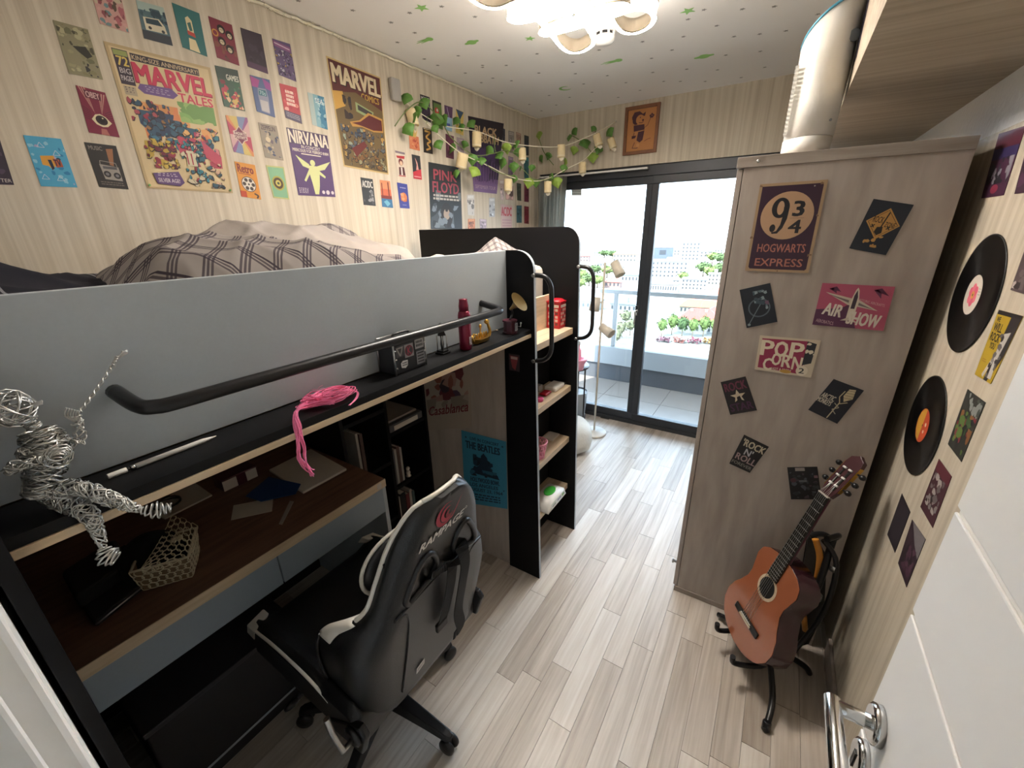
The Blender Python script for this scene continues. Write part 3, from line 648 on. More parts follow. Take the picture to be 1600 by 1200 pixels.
# tray with pens and a headset at the back of the desk
ty = thing('desk_tray', 'pale flat tray holding a black cable at the back of the desk', 'tray', (-1.7,.42,ZD))
q = [at(x, y, 2, ZD) for x, y in ((232,800),(300,752),(332,775),(258,812))]
mb = MB().prism([(p.x,p.y) for p in q], (0,0,ZD), (1,0,0), (0,1,0), (0,0,.006)); part('tray_base', mb, 'paper', ty, .001)
c0 = at(262,788,2,ZD+.01)
part('cable', MB().tube([c0+V((.03*math.cos(t*.5)*(1+t*.02), .04*math.sin(t*.5), .001*t*.5)) for t in range(20)], .003, 6), 'blackplastic', ty)
# basket with lace doily and black round thing
bkx, bky = -1.37, .257
bs = thing('lace_basket', 'low square basket lined with an ecru crocheted lace doily', 'basket', (bkx,bky,ZD))
def lace(fn, nu, nv, r, seed):                 # net of thread rings on a surface fn(u, v)
    mb = MB(); g = random.Random(seed)
    for j in range(nv):
        for i in range(nu):
            cu, cv = (i+.5+(.5 if j % 2 else 0))/(nu+.5), (j+.5)/nv; pts = []
            for k in range(8):
                t = 2*PI*k/8; pts.append(V(fn(min(max(cu+.62/nu*math.cos(t),0),1), min(max(cv+.62/nv*math.sin(t),0),1))))
            mb.tube(pts, r*g.uniform(.8,1.3), 4, closed=True)
    return mb
BC = [V(p) for p in ((-1.345,.172,0),(-1.277,.278,0),(-1.395,.345,0),(-1.463,.240,0))]; HB = .075
def rim(t, v):                                 # walls: t runs round the four sides, v up
    t = (t % 1)*4; i = int(t); p = BC[i].lerp(BC[(i+1) % 4], t-i); m = V((bkx,bky,0)); q = m+(p-m)*(.86+.16*v); return V((q.x, q.y, ZD+.003+HB*v))
part('lace_side', lace(lambda u, v: rim(u, v)+(rim(u, v)-V((bkx,bky,rim(u, v).z))).normalized()*.004, 26, 4, .0015, 1), 'lace', bs)
part('basket_wall', MB().loft([[rim(k/32, v) for k in range(32)] for v in (0,.33,.66,1)], caps=False, sm=False), mat('wicker','#8f7a5c',.8), bs, solid=.002)
part('rim_cord', MB().tube([rim(k/32, 1.0) for k in range(32)], .0035, 6, closed=True), 'lace', bs)
IN = smooth([at(*q, 2, .862) for q in ((268,806),(258,828),(246,850),(232,872),(218,892))], 6); OU = smooth([at(*q, 2, .848) for q in ((309,822),(306,845),(298,866),(268,882),(226,897))], 6)
def fl_(u, v): k = min(u, .9999)*(len(IN)-1); i = int(k); f = k-i; a = IN[i].lerp(IN[i+1], f); c = OU[i].lerp(OU[i+1], f); return a.lerp(c, v)+V((0,0,.010*math.sin(PI*v)))
part('doily', lace(fl_, 10, 5, .0013, 2), 'lace', bs)
mb = MB(); c = V(fl_(.38,.5)); ex = (V(fl_(.5,.5))-V(fl_(.26,.5))).normalized()
for k in range(9):
    a_ = 2*PI*k/9; dd = ex*math.cos(a_)+V((-ex.y,ex.x,0))*math.sin(a_); mb.tube([c+dd*.003+V((0,0,.003)), c+dd*.016+V((0,0,.003))], .0032, 5)
part('doily_flower', mb, 'lace', bs)
hp = V((-1.392,.232,ZD+.055)); nn = (CAM-hp).normalized(); hx = V((0,0,1)).cross(nn).normalized(); hy = nn.cross(hx)
bb = thing('black_hat', 'round matt black soft hat tucked into the lace basket', 'hat', hp)
part('crown', MB().lathe([(.0,-.030),(.05,-.024),(.070,-.008),(.074,.004),(.066,.018),(.04,.026),(.0,.028)], hp, nn, 36), mat('hat_black','#08080a',.95), bb)
part('hem', MB().lathe([(.071,-.012),(.076,-.006),(.077,.002),(.072,.006)], hp, nn, 36), 'fabricblack', bb)
# dark cabinet and PC below the desk
cb = thing('storage_box', 'low dark storage box standing on the floor under the desk', 'box', (-1.5,.28,0))
part('box_body', B((-1.72,.06,.002),(-1.30,.50,.34)), mat('dark_box','#26262a',.6), cb, .004); part('box_lid', B((-1.725,.055,.341),(-1.295,.505,.36)), mat('dark_lid','#2e2e33',.55), cb, .003)
part('front_trim', B((-1.2985,.08,.05),(-1.2975,.48,.06)), 'grey', cb)
# ------------------------------------------------------------------ things on the front shelf (top at z = 1.300)
ZS = 1.3006
# wire figure sitting on the shelf edge
wf_ = thing('wire_figure', 'seated figure bent from silver wire, legs hanging over the shelf edge', 'sculpture', (-.86,.07,ZS))
g = random.Random(11)
def coil(mb, pts, rads, turns, r=.0011, jit=.3, n=9):      # wire wound round a limb
    P = smooth(pts, 8); N = len(P); m = turns*n; out = []
    for i in range(m+1):
        f = i/m*(N-1); k = min(int(f), N-2); p = P[k].lerp(P[k+1], f-k); t = (P[k+1]-P[k]).normalized()
        h = V((0,0,1)) if abs(t.z) < .8 else V((1,0,0)); x = (h-t*h.dot(t)).normalized(); y = t.cross(x)
        q = i/m*(len(rads)-1); kk = min(int(q), len(rads)-2); rr = rads[kk]*(1-q+kk)+rads[kk+1]*(q-kk)
        a = 2*PI*i/n; rr *= 1+g.uniform(-jit, jit); out.append(p+x*math.cos(a)*rr+y*math.sin(a)*rr)
    mb.tube(out, r, 5)
def limb(name, pts, rads, turns, layers=3, r=.0011):
    """scribbled wire wandering up and down and round a limb"""
    mb = MB(); P = smooth(pts, 8); N = len(P)
    for l in range(layers*2):
        f = (l+.5)/(layers*2); a = g.random()*6; sg = g.choice((-1, 1)); W_ = []
        for i in range(26+turns//2):
            f = min(.995, max(0, f+g.uniform(-.09, .09))); a += sg*g.uniform(.35, 1.1)
            if g.random() < .1: sg = -sg
            k = min(int(f*(N-1)), N-2); q = f*(N-1)-k; p = P[k].lerp(P[k+1], q); t = (P[k+1]-P[k]).normalized(); h = V((0,0,1)) if abs(t.z) < .8 else V((1,0,0)); x = (h-t*h.dot(t)).normalized(); y = t.cross(x)
            u = f*(len(rads)-1); kk = min(int(u), len(rads)-2); rr = (rads[kk]*(1-u+kk)+rads[kk+1]*(u-kk))*g.uniform(.7, 1.12)
            W_.append(p+x*math.cos(a)*rr+y*math.sin(a)*rr)
        mb.tube(smooth(W_, 3), r, 5)
    coil(mb, pts, [q*.6 for q in rads], max(3, turns//4), r, .4)
    return part(name, mb, 'wire', wf_)
X = -.865
PT = lambda px, py, x: tuple(at(px, py, 0, x))
limb('torso', [PT(60,775,X), PT(70,740,X), PT(72,700,X-.005), PT(58,672,X-.01)], [.016,.021,.027,.018], 40, 11, .0012)
mb = MB()
for k in range(7):                                      # chest spirals
    c = V(PT(88,722-k*3,X+.028)); mb.tube([c+V((.002*k, (.008+.0028*(k%4))*math.cos(a*.7), (.007+.0026*(k%4))*math.sin(a*.7))) for a in range(20)], .0011, 5)
part('chest_spiral', mb, 'wire', wf_)
limb('neck', [PT(55,668,X), PT(42,655,X)], [.008,.008], 6, 2)
mb = MB(); hc = V(PT(18,638,X))
for k in range(16):
    a0, b0 = g.random()*6, g.random()*6; ax = V((math.cos(a0)*math.cos(b0), math.sin(a0)*math.cos(b0), math.sin(b0))); h = V((0,0,1)) if abs(ax.z) < .8 else V((1,0,0)); x = (h-ax*h.dot(ax)).normalized(); y = ax.cross(x)
    rr = .026*g.uniform(.8,1.05); mb.tube([hc+(x*math.cos(t*.5)+y*math.sin(t*.5))*rr for t in range(14)], .0011, 5)
part('head', mb, 'wire', wf_)
mb = MB()
for k in range(7):
    mb.tube(smooth([PT(30,636+k*2,X), PT(48,632+k,X+.01), PT(66,626+k*.8,X+.016)], 4), .0011, 5)
part('peaked_cap', mb, 'wire', wf_)
limb('arm', [PT(98,690,X), PT(112,694,X+.005), PT(124,688,X+.01), PT(122,665,X+.008), PT(118,650,X+.006)], [.008,.007,.008,.006,.006], 20, 2)
mb = MB()
for k in range(6): mb.tube(smooth([PT(120,660,X+.008), PT(112-k*4+10,650,X+.01), PT(104-k*4+20,642-k,X+.012)], 4), .0012, 5)
part('hand', mb, 'wire', wf_)
limb('arm', [PT(52,690,X), PT(30,715,X+.01), PT(12,735,X+.02), PT(50,722,X+.03), PT(66,718,X+.034)], [.008,.007,.007,.006,.005], 24, 2)
mb = MB(); pp = smooth([PT(124,645,X-.01), PT(150,610,X-.025), PT(175,573,X-.04), PT(184,556,X-.045)], 14)
for s_ in (0, PI):
    mb.tube([p+V((.0025*math.sin(i*.9+s_), .0025*math.cos(i*.9+s_), 0)) for i, p in enumerate(pp)], .0013, 5)
for k in range(5): mb.tube(smooth([PT(178,575-k*2,X-.04), PT(186+k,560-k*2,X-.045), PT(199,551-k,X-.05), PT(190,549+k*2,X-.046)], 4), .0011, 5)
part('twisted_rod', mb, 'wire', wf_)
limb('leg', [PT(70,770,X), PT(115,762,X+.03), PT(160,775,X+.055), PT(200,790,X+.085), PT(222,796,X+.095)], [.014,.013,.011,.008,.004], 40, 5)
limb('leg', [PT(75,775,X), PT(115,790,X+.03), PT(140,805,X+.055), PT(152,830,X+.065), PT(162,855,X+.07)], [.014,.013,.011,.008,.004], 36, 5)
mb = MB(); coil(mb, [PT(222,797,X+.095), PT(245,797,X+.105), PT(268,792,X+.11)], [.005,.012,.005], 6, .0014, .12, 12); part('foot', mb, 'wire', wf_)
mb = MB(); coil(mb, [PT(162,856,X+.07), PT(168,868,X+.078), PT(182,872,X+.085)], [.006,.014,.008], 6, .0014, .12, 12); part('foot', mb, 'wire', wf_)

# white stylus
a, b = at(168,745,2,ZS+.0045), at(338,681,2,ZS+.0045); d = (b-a).normalized(); L = (b-a).length
sl = thing('stylus', 'white stylus pen lying on the black shelf', 'pen', a)
part('pen_body', MB().lathe([(.0045,L*.225),(.0045,L*.86),(.0006,L)], a, d, 16), 'whiteplastic', sl)
part('collar', MB().lathe([(.0043,L*.185),(.0043,L*.2245)], a, d, 16), 'chrome', sl)
part('pen_cap', MB().lathe([(.0044,0),(.0045,.001),(.0045,L*.15),(.0044,L*.152)], a, d, 16), 'whiteplastic', sl)
part('plug', MB().lathe([(.0030,L*.152),(.0030,L*.185)], a, d, 12), 'blackplastic', sl)
# bundle of pink hair
hp_ = thing('hair_bundle', 'coil of neon pink synthetic hair with strands hanging off the shelf', 'hair', (-.87,.52,ZS))
g = random.Random(9); mb = MB(); zc = ZS+.012
for (cx_, cy_, nn_, sa, sb) in ((520,618,26,1.0,1.0), (487,624,14,.62,.5)):
    cen = at(cx_, cy_, 2, zc)
    for k in range(nn_):
        ra, rb = g.uniform(.022,.044)*sa, g.uniform(.030,.062)*sb; o = V((g.uniform(-.004,.004), g.uniform(-.010,.010), g.uniform(-.009,.012))); n = g.randint(20,34); a0 = g.random()*6; tl = g.uniform(-.004,.004)
        mb.tube([cen+o+V((ra*math.cos(a0+i*.28)*(1-.006*i), rb*math.sin(a0+i*.28), tl*math.sin(i*.5+k)+.0035*math.cos(a0+i*.28))) for i in range(n)], .0010, 4)
for k in range(22):                                     # flyaway hairs
    p0 = cen+V((g.uniform(-.03,.03), g.uniform(-.02,.07), g.uniform(-.004,.008))); d_ = V((g.uniform(-.6,1), g.uniform(-1,1), g.uniform(-.15,.5)))*.035
    mb.tube(smooth([p0, p0+d_*.5+V((0,0,.004)), p0+d_+V((0,0,-.002))], 3), .0004, 3)
part('coil', mb, 'pink', hp_)
mb = MB()
for k in range(30):
    j = lambda s: V((g.uniform(-s,s), g.uniform(-s,s), g.uniform(-s,s)))
    P0 = at(520, 628, 2, ZS+.012)+j(.006); P1 = at(478, 634, 2, ZS+.010)+j(.006); P2 = at(462, 645, 0, -.822)+j(.004); P3 = at(464+g.uniform(-2,5), 668, 0, -.812)+j(.004)
    sd = 1 if k % 2 else -1
    P4 = at(470+sd*4, 695, 0, -.806)+j(.003); P5 = at(472+sd*5, 715, 0, -.802)+j(.003); P6 = at(478+g.uniform(-3,8), 732, 0, -.80)+j(.003); P7 = at(490, 742+g.uniform(-6,6), 0, -.80)+j(.006)
    P2.x = max(P2.x, -.821)
    mb.tube(smooth([P0,P1,P2,P3,P4,P5]+([P6] if k % 3 else [])+([P7] if k % 3 == 1 else []), 5), .0010, 4)
part('hanging_strands', mb, 'pink', hp_)
mb = MB()
for k in range(9):
    j = lambda s: V((g.uniform(-s,s), g.uniform(-s,s), 0))
    mb.tube(smooth([at(540,610,2,ZS+.01)+j(.006), at(557,612,2,ZS+.008)+j(.003), at(557,622,2,ZS+.004)+j(.002), at(546,633,2,ZS+.002)+j(.003)], 5), .0010, 4)
part('loose_end', mb, 'pink', hp_)
# black and steel radio case
p0, p1 = at(613,586,2,ZS), at(671,570,2,ZS)     # front bottom edge
rc = thing('radio_case', 'small black case radio with steel corners and stickers on the shelf', 'radio', (p0+p1)/2)
x1, x0 = -.868, -.934; y0, y1 = p0.y, p1.y; H = .098
part('case_body', B((x0,y0,ZS),(x1,y1,ZS+H)), mat('dark_case','#35373a',.35,.3), rc, .004)
mb = MB()
for yy in (y0, y1):
    for xx in (x0, x1):
        mb.tube([(xx,yy,ZS),(xx,yy,ZS+H)], .0028, 6)
for zz in (ZS+H,):
    mb.tube([(x0,y0,zz),(x1,y0,zz),(x1,y1,zz),(x0,y1,zz)], .0028, 6, closed=True)
part('steel_edge', mb, 'steel', rc)
mb = MB()
for k, zz in enumerate((.02,.045,.07)):
    for yy in (y0+.006, y1-.004): mb.ball((x1+.001,yy,ZS+zz), .003, 8)
part('rivets', mb, 'chrome', rc)['kind'] = 'stuff'
mb = MB(); ym = (y0+y1)/2
mb.tube(smooth([(x0+.033,ym-.03,ZS+H),(x0+.033,ym-.026,ZS+H+.010),(x0+.033,ym+.026,ZS+H+.010),(x0+.033,ym+.03,ZS+H)], 4), .0035, 8); part('carry_handle', mb, 'blackplastic', rc)
for yy in (y0+.018, y0+.03, y1-.026, y1-.014): part('knob', MB().lathe([(.005,0),(.005,.006),(.003,.008)], (x1-.02,yy,ZS+H), n=12), 'steel', rc)
Pr = lambda a, b, c, d, base: Print(V((x1+.0006,a,d)), V((x1+.0006,b,d)), V((x1+.0006,b,c)), V((x1+.0006,a,c)), (1,0,0), base, lift=.0002, thick=.0003)
w = y1-y0
p = Pr(y0+w*.32, y0+w*.60, ZS+.042, ZS+.080, '#8d8a88'); p.circ(.5,.5,.46,'#6f2636'); p.circ(.5,.5,.36,'#3a3b3d'); p.text('K',.33,.22,.70,.78,'#a33a4c',.02); p.build('round_emblem', '', None, parent=rc)
p = Pr(y0+w*.06, y0+w*.30, ZS+.050, ZS+.080, '#4a4b4e'); p.poly([(.05,.1),(.95,.05),(.6,.95),(.4,.9)],'#8f8b86'); p.poly([(.25,.2),(.75,.2),(.52,.75)],'#3b3b3e'); p.build('pennant_sticker', '', None, parent=rc)
p = Pr(y0+w*.16, y0+w*.40, ZS+.012, ZS+.038, '#2c2d30'); p.poly([(.05,.3),(.3,.05),(.95,.1),(.9,.7),(.6,.95),(.1,.8)],'#cfcbc6'); p.lines(.2,.25,.85,.75,2,'#55565a',2,.6); p.build('logo_sticker', '', None, parent=rc)
p = Pr(y0+w*.66, y0+w*.94, ZS+.058, ZS+.086, '#9c9a98'); p.lines(.1,.15,.9,.9,2,'#3a3a3c',3,.7); p.build('label_sticker', '', None, parent=rc)
p = Pr(y0+w*.68, y0+w*.95, ZS+.010, ZS+.050, '#77787a')
for k in range(4): p.rect(.12,.1+.22*k,.88,.2+.22*k,'#2b2c2e')
p.build('speaker_grille', '', None, parent=rc)
# small lantern-shaped figurine
c = at(692, 552, 2, ZS)
lt = thing('lantern_ornament', 'small dark metal lantern ornament with a ball finial on the shelf', 'ornament', c)
mb = MB(); mb.box((c.x-.018,c.y-.018,ZS),(c.x+.018,c.y+.018,ZS+.006)); mb.box((c.x-.014,c.y-.014,ZS+.006),(c.x+.014,c.y+.014,ZS+.012)); part('foot', mb, 'blackmetal', lt, .001)
mb = MB()
for sx_ in (-1,1):
    for sy_ in (-1,1): mb.tube([(c.x+.011*sx_,c.y+.011*sy_,ZS+.012),(c.x+.011*sx_,c.y+.011*sy_,ZS+.062)], .002, 6)
part('posts', mb, 'steel', lt)
mb = MB(); mb.lathe([(.017,.062),(.018,.066),(.012,.076),(.005,.082),(.004,.088)], c, n=4, sm=False); mb.ball(c+V((0,0,.095)), .008, 12); part('roof', mb, 'blackmetal', lt)
part('core', MB().lathe([(.004,.012),(.006,.03),(.004,.05),(.006,.062)], c, n=10), 'blackplastic', lt)
# crimson spray can
c = at(728, 545, 2, ZS)
sc = thing('spray_can', 'tall crimson aerosol can standing against the rail on the shelf', 'can', c)
part('can_body', MB().lathe([(.0,.0),(.0205,.0),(.0215,.003),(.0215,.115),(.019,.127),(.0165,.131)], c, n=24), 'crimson', sc)
part('cap', MB().lathe([(.0165,.131),(.0168,.148),(.0140,.166),(.0145,.170),(.0,.171)], c, n=24), 'crimson', sc)
q = [c+V((.0222,-.006,.045)), c+V((.0222,.006,.045)), c+V((.0222,.006,.018)), c+V((.0222,-.006,.018))]
p = Print(*q, (1,0,0), '#d9c9cb', lift=.0002); 
for k in range(6): p.rect(.12,.1+.14*k,.88,.16+.14*k,'#5b2030')
p.build('barcode_label', '', None, parent=sc)
# golden ship ornament
c = at(752, 535, 2, ZS)
sh = thing('ship_ornament', 'golden ship ornament with raised prow behind the crimson can', 'ornament', c)
mb = MB(); rings = []
for k in range(13):
    t = k/12; wv = .0135*(1-abs(2*t-1)**3.5)+.003; zz = .004*(abs(t-.5)*2)**3; y = c.y-.050+.10*t
    rings.append([(c.x-wv*.6,y,ZS+.001+zz),(c.x+wv*.6,y,ZS+.001+zz),(c.x+wv,y,ZS+.017+zz*2),(c.x-wv,y,ZS+.017+zz*2)])
mb.loft(rings, sm=False); part('hull', mb, 'gold', sh, .001)
for sg, hh in ((1,.070),(-1,.040)):
    mb = MB(); ps = smooth([(c.x,c.y+sg*.046,ZS+.012),(c.x,c.y+sg*.056,ZS+.030),(c.x,c.y+sg*.048,ZS+hh*.75),(c.x,c.y+sg*.040,ZS+hh)], 5); mb.tube(ps, [.007-.0002*i for i in range(len(ps))], 8)
    if sg > 0: mb.lathe([(.0,0),(.008,.002),(.010,.010),(.004,.018),(0,.019)], (c.x,c.y+.040,ZS+hh-.006), (0.2,-.5,.6), 10)
    part('prow', mb, 'gold', sh)
mb = MB()
for k in range(5): mb.tube(smooth([(c.x,c.y-.036+.015*k,ZS+.016),(c.x+.002,c.y-.030+.015*k,ZS+.036),(c.x,c.y-.024+.015*k,ZS+.018)], 4), .0022, 6)
mb.tube([(c.x,c.y-.006,ZS+.016),(c.x,c.y-.002,ZS+.055)], .0028, 6); mb.ball((c.x,c.y-.002,ZS+.060),(.006,.006,.007),8)
part('rowers', mb, 'gold', sh)
# little gramophone
c = at(797, 520, 2, ZS)
gr = thing('gramophone', 'miniature gramophone with brass horn and dark red box on the shelf', 'gramophone', c)
part('box', MB().lathe([(.030,0),(.030,.006),(.026,.008),(.026,.044),(.030,.046),(.030,.052)], c, n=8, sm=False), 'maroon', gr, .001)
p = Print(c+V((.0285,-.010,.042)), c+V((.0285,.010,.042)), c+V((.0285,.010,.012)), c+V((.0285,-.010,.012)), (1,0,0), '#85868a', lift=.0004); p.rect(.2,.2,.8,.85,'#2c2d33'); p.rect(.35,.3,.45,.8,'#a5a6aa'); p.rect(.6,.3,.7,.8,'#a5a6aa'); p.build('front_plate', '', None, parent=gr)
mb = MB(); mb.tube(smooth([c+V((.0,.0,.052)), c+V((-.004,.022,.066)), c+V((0,.018,.085)), c+V((0,.004,.092))], 5), .004, 8); part('tone_arm', mb, 'blackmetal', gr)
ax = V((.78,.06,.62)).normalized(); part('horn', MB().lathe([(.004,0),(.007,.015),(.013,.030),(.024,.044),(.038,.051),(.041,.052)], c+V((0,.004,.092)), ax, 24), 'brass', gr, solid=.0008)
mb = MB(); mb.tube([c+V((.024,.014,.026)), c+V((.040,.016,.026)), c+V((.040,.016,.038))], .002, 6); mb.ball(c+V((.040,.016,.040)), .004, 8); part('crank', mb, 'steel', gr)

# ------------------------------------------------------------------ things on the stair treads
c = at(869, 511, 2, 1.2206)
tb = thing('phone_box_tin', 'red telephone box tin on the top stair tread', 'tin', c); s = .036; hh = .125
part('tin_body', MB().box((c.x-s,c.y-s,1.2206),(c.x+s,c.y+s,1.2206+hh)), 'red', tb, .002)
part('roof', MB().box((c.x-s-.003,c.y-s-.003,1.2206+hh),(c.x+s+.003,c.y+s+.003,1.2206+hh+.008)).lathe([(.042,.008+hh),(.030,.016+hh),(.0,.020+hh)], (c.x,c.y,1.2206), n=20), 'red', tb, .002)
for N_, U_ in (((0,-1,0),(1,0,0)), ((1,0,0),(0,1,0))):
    N_, U_ = V(N_), V(U_); o_ = V((c.x,c.y,0))+N_*s
    p = Print(o_-U_*s*.8+V((0,0,1.2206+hh*.80)), o_+U_*s*.8+V((0,0,1.2206+hh*.80)), o_+U_*s*.8+V((0,0,1.2206+.012)), o_-U_*s*.8+V((0,0,1.2206+.012)), N_, '#c01826', lift=.0002)
    for r_ in range(5):
        for q_ in range(3): p.rect(.04+.325*q_, .03+.195*r_, .29+.325*q_, .17+.195*r_, '#c9bcae' if (r_+q_) % 3 else '#6d3a35')
    p.build('window_panes', '', None, mat_='printgloss', parent=tb)
    p = Print(o_-U_*s*.8+V((0,0,1.2206+hh*.93)), o_+U_*s*.8+V((0,0,1.2206+hh*.93)), o_+U_*s*.8+V((0,0,1.2206+hh*.83)), o_-U_*s*.8+V((0,0,1.2206+hh*.83)), N_, '#e4d9cf', lift=.0002); p.text('TELEPHONE', .06,.2,.94,.8,'#2c2020'); p.build('sign', '', None, parent=tb)
z2 = .9136
c = at(866, 606, 2, z2)
tag(part('tissue_pack', B((c.x-.03,c.y-.055,z2),(c.x+.035,c.y+.05,z2+.022)), 'whiteplastic', None, .006, 3), 'white plastic pack lying on the second stair tread', 'pack')
c = at(880, 599, 2, z2); tag(part('black_remote', B((c.x-.02,c.y-.05,z2),(c.x+.02,c.y+.05,z2+.012)), 'blackplastic', None, .004, 2), 'small black remote at the back of the second stair tread', 'remote')
c = at(852, 616, 2, z2); tag(part('red_case', B((c.x-.02,c.y-.03,z2),(c.x+.02,c.y+.03,z2+.014)), 'red', None, .006, 3), 'small red case beside the white pack on the second stair tread', 'case')
c = at(841, 628, 2, z2); tag(part('pink_tub', MB().lathe([(.0,0),(.016,0),(.019,.004),(.019,.013),(.016,.018),(0,.018)], (c.x,c.y+.012,z2), n=18), mat('magenta','#d2447c',.4), None), 'round magenta tub at the front of the second stair tread', 'tub')
c = at(845, 612, 2, z2); tag(part('clear_box', B((c.x-.03,c.y-.01,z2),(c.x-.005,c.y+.03,z2+.03)), 'smoke', None, .003), 'tiny clear box behind the magenta tub on the stair tread', 'box')
z3 = .6116
c = at(861, 683, 2, z3); tag(part('card_pack', B((c.x-.03,c.y-.04,z3),(c.x+.03,c.y+.045,z3+.010)), 'paper', None, .002), 'small white card pack lying flat on the third stair tread', 'card pack')
c = at(839, 725, 2, z3); pk = thing('pink_basket', 'small pink open weave basket on the third stair tread', 'basket', (c.x-.03,c.y+.05,z3))
bx_, by_ = c.x-.03, c.y+.06; mb = MB()
for k in range(16):
    for sgn in (1,-1):
        mb.tube([(bx_+(.032+.016*t)*math.cos(2*PI*k/16+sgn*t*1.2), by_+(.032+.016*t)*math.sin(2*PI*k/16+sgn*t*1.2), z3+.003+.085*t) for t in (0,.25,.5,.75,1)], .0022, 5)
for t in (0, .5, 1): mb.tube([(bx_+(.032+.016*t)*math.cos(a), by_+(.032+.016*t)*math.sin(a), z3+.003+.085*t) for a in [2*PI*k/24 for k in range(24)]], .003, 6, closed=True)
part('weave', mb, 'pinkpale', pk); part('basket_floor', MB().lathe([(0,.0),(.033,.0),(.033,.003),(0,.003)], (bx_,by_,z3), n=20), 'pinkpale', pk)
z4 = .3096
c = at(858, 783, 2, z4); wp = thing('wipes_pack', 'white pack of wet wipes with green lid on the lowest stair tread', 'pack', c)
L_, W_ = .105, .05
mb = MB(); mb.loft([[(c.x-W_,c.y+y,z4+.004),(c.x+W_,c.y+y,z4+.004),(c.x+W_*1.02,c.y+y,z4+hz*.5),(c.x+W_*.85,c.y+y,z4+hz),(c.x-W_*.85,c.y+y,z4+hz),(c.x-W_*1.02,c.y+y,z4+hz*.5)] for y, hz in ((-L_,.006),(-L_*.88,.045),(-L_*.5,.058),(0,.062),(L_*.5,.058),(L_*.88,.045),(L_,.006))]); part('pack_body', mb, 'whiteplastic', wp)
part('lid', MB().prism([(.028*math.cos(2*PI*i/20)*(1), .045*math.sin(2*PI*i/20)) for i in range(20)], (c.x,c.y+.005,z4+.0605), (1,0,0), (0,1,0), (0,0,.006)), 'green', wp, .002)
p = Print(c+V((.0515,-.08,.048)), c+V((.0515,.08,.048)), c+V((.0515,.08,.012)), c+V((.0515,-.08,.012)), (1,0,0), '#dfe3dc', lift=.001)
p.circ(.85,.5,.06,'#58a84e'); p.circ(.95,.5,.04,'#3f8f4a'); p.lines(.45,.3,.75,.7,1,'#2c3f8a',4,.9); p.rect(.1,.55,.35,.7,'#44474a'); p.rect(.12,.3,.3,.4,'#7ab06a'); p.build('pack_print', '', None, parent=wp)
# ------------------------------------------------------------------ gaming chair
CX, CY = -.97, .60
ch = thing('gaming_chair', 'black and white gaming chair turned to the desk, back to the room', 'chair', (CX,CY,0))
for k in range(5):
    a = R(5+72*k); d = V((math.cos(a), math.sin(a), 0)); s = V((-d.y, d.x, 0))
    mb = MB(); mb.loft([[V((CX,CY,0))+d*r+s*w*sx+V((0,0,z)) for sx, z in ((-1,zb),(1,zb),(.7,zt),(-.7,zt))] for r, w, zb, zt in ((.02,.034,.075,.125),(.10,.030,.075,.118),(.20,.024,.070,.100),(.285,.019,.062,.082),(.30,.012,.064,.076))], sm=False)
    lg = part('leg', mb, 'blackplastic', ch, bev=.004)
    c = V((CX,CY,0))+d*.285; mb = MB()
    for q in (-1, 1): mb.lathe([(.006,.004),(.026,.005),(.029,.010),(.029,.019),(.025,.023),(.006,.024)] if q > 0 else [(.006,-.004),(.026,-.005),(.029,-.010),(.029,-.019),(.025,-.023),(.006,-.024)], c+V((0,0,.0295)), s, 18)
    mb.box((c.x-.010,c.y-.010,.030),(c.x+.010,c.y+.010,.066)); part('caster', mb, 'blackplastic', lg)
part('gas_lift', MB().lathe([(.038,.065),(.038,.13),(.026,.135),(.026,.30),(.016,.305),(.016,.40)], (CX,CY,0), n=20), 'blackmetal', ch)
part('tilt_plate', B((CX-.13,CY-.10,.385),(CX+.13,CY+.10,.425)), 'blackmetal', ch, bev=.008)
mb = MB(); mb.tube([(CX-.02,CY-.08,.405),(CX-.02,CY-.27,.395)], .007, 8); mb.ball((CX-.02,CY-.28,.395),(.012,.025,.010),10); part('tilt_lever', mb, 'blackplastic', ch)
# seat
SX0, SX1, SY = -1.235, -.70, .245
def seatz(x, y):
    t = abs(y-.585)/SY; f = (x-SX0)/(SX1-SX0)
    return .520+.055*max(0, (t-.62)/.38)**1.3*(1 if t < .93 else .75)+.012*(1-f)-.02*max(0, .12-f)/.12
mb = MB(); NU, NV = 20, 22; rows = []
for j in range(NV+1):
    v = j/NV; y = .585+SY*(2*v-1); wx = .03*(abs(2*v-1)**6)
    rows.append([(SX0+wx,y,.435)]+[(SX0+wx+(SX1-SX0-wx)*i/NU, y, seatz(SX0+(SX1-SX0)*i/NU, y)-(.022 if i in (0,NU) else 0)-(.03 if j in (0,NV) else 0)) for i in range(NU+1)]+[(SX1,y,.435)])
mb.loft(rows); part('seat_cushion', mb, 'leather', ch, bev=.006)
for sgn in (-1, 1):
    y = .585+sgn*SY*.985
    pts = smooth([(SX0+.03,y-sgn*.02,.515),(SX0+.06,y,.545),(SX0+.18,y+sgn*.003,.563),(SX0+.33,y+sgn*.003,.556),(SX0+.42,y,.52)], 6)
    part('seat_piping', MB().tube(pts, .0042, 8), 'whiteleather', ch)
    mb = MB().loft([[(SX0+.0+.02*f,y-sgn*(.06-.01*f),.53+.03*f),(SX0+.0+.02*f,y+sgn*.004,.50+.045*f),(SX0+.05+.02*f,y+sgn*.006,.50+.05*f),(SX0+.04+.02*f,y-sgn*.05,.54+.025*f)] for f in (0,1)], sm=False)
    part('corner_patch', mb, 'whiteleather', ch, bev=.004)
part('seat_base', B((SX0+.05,.585-SY+.03,.420),(SX1-.03,.585+SY-.03,.4355)), 'blackplastic', ch, bev=.006)
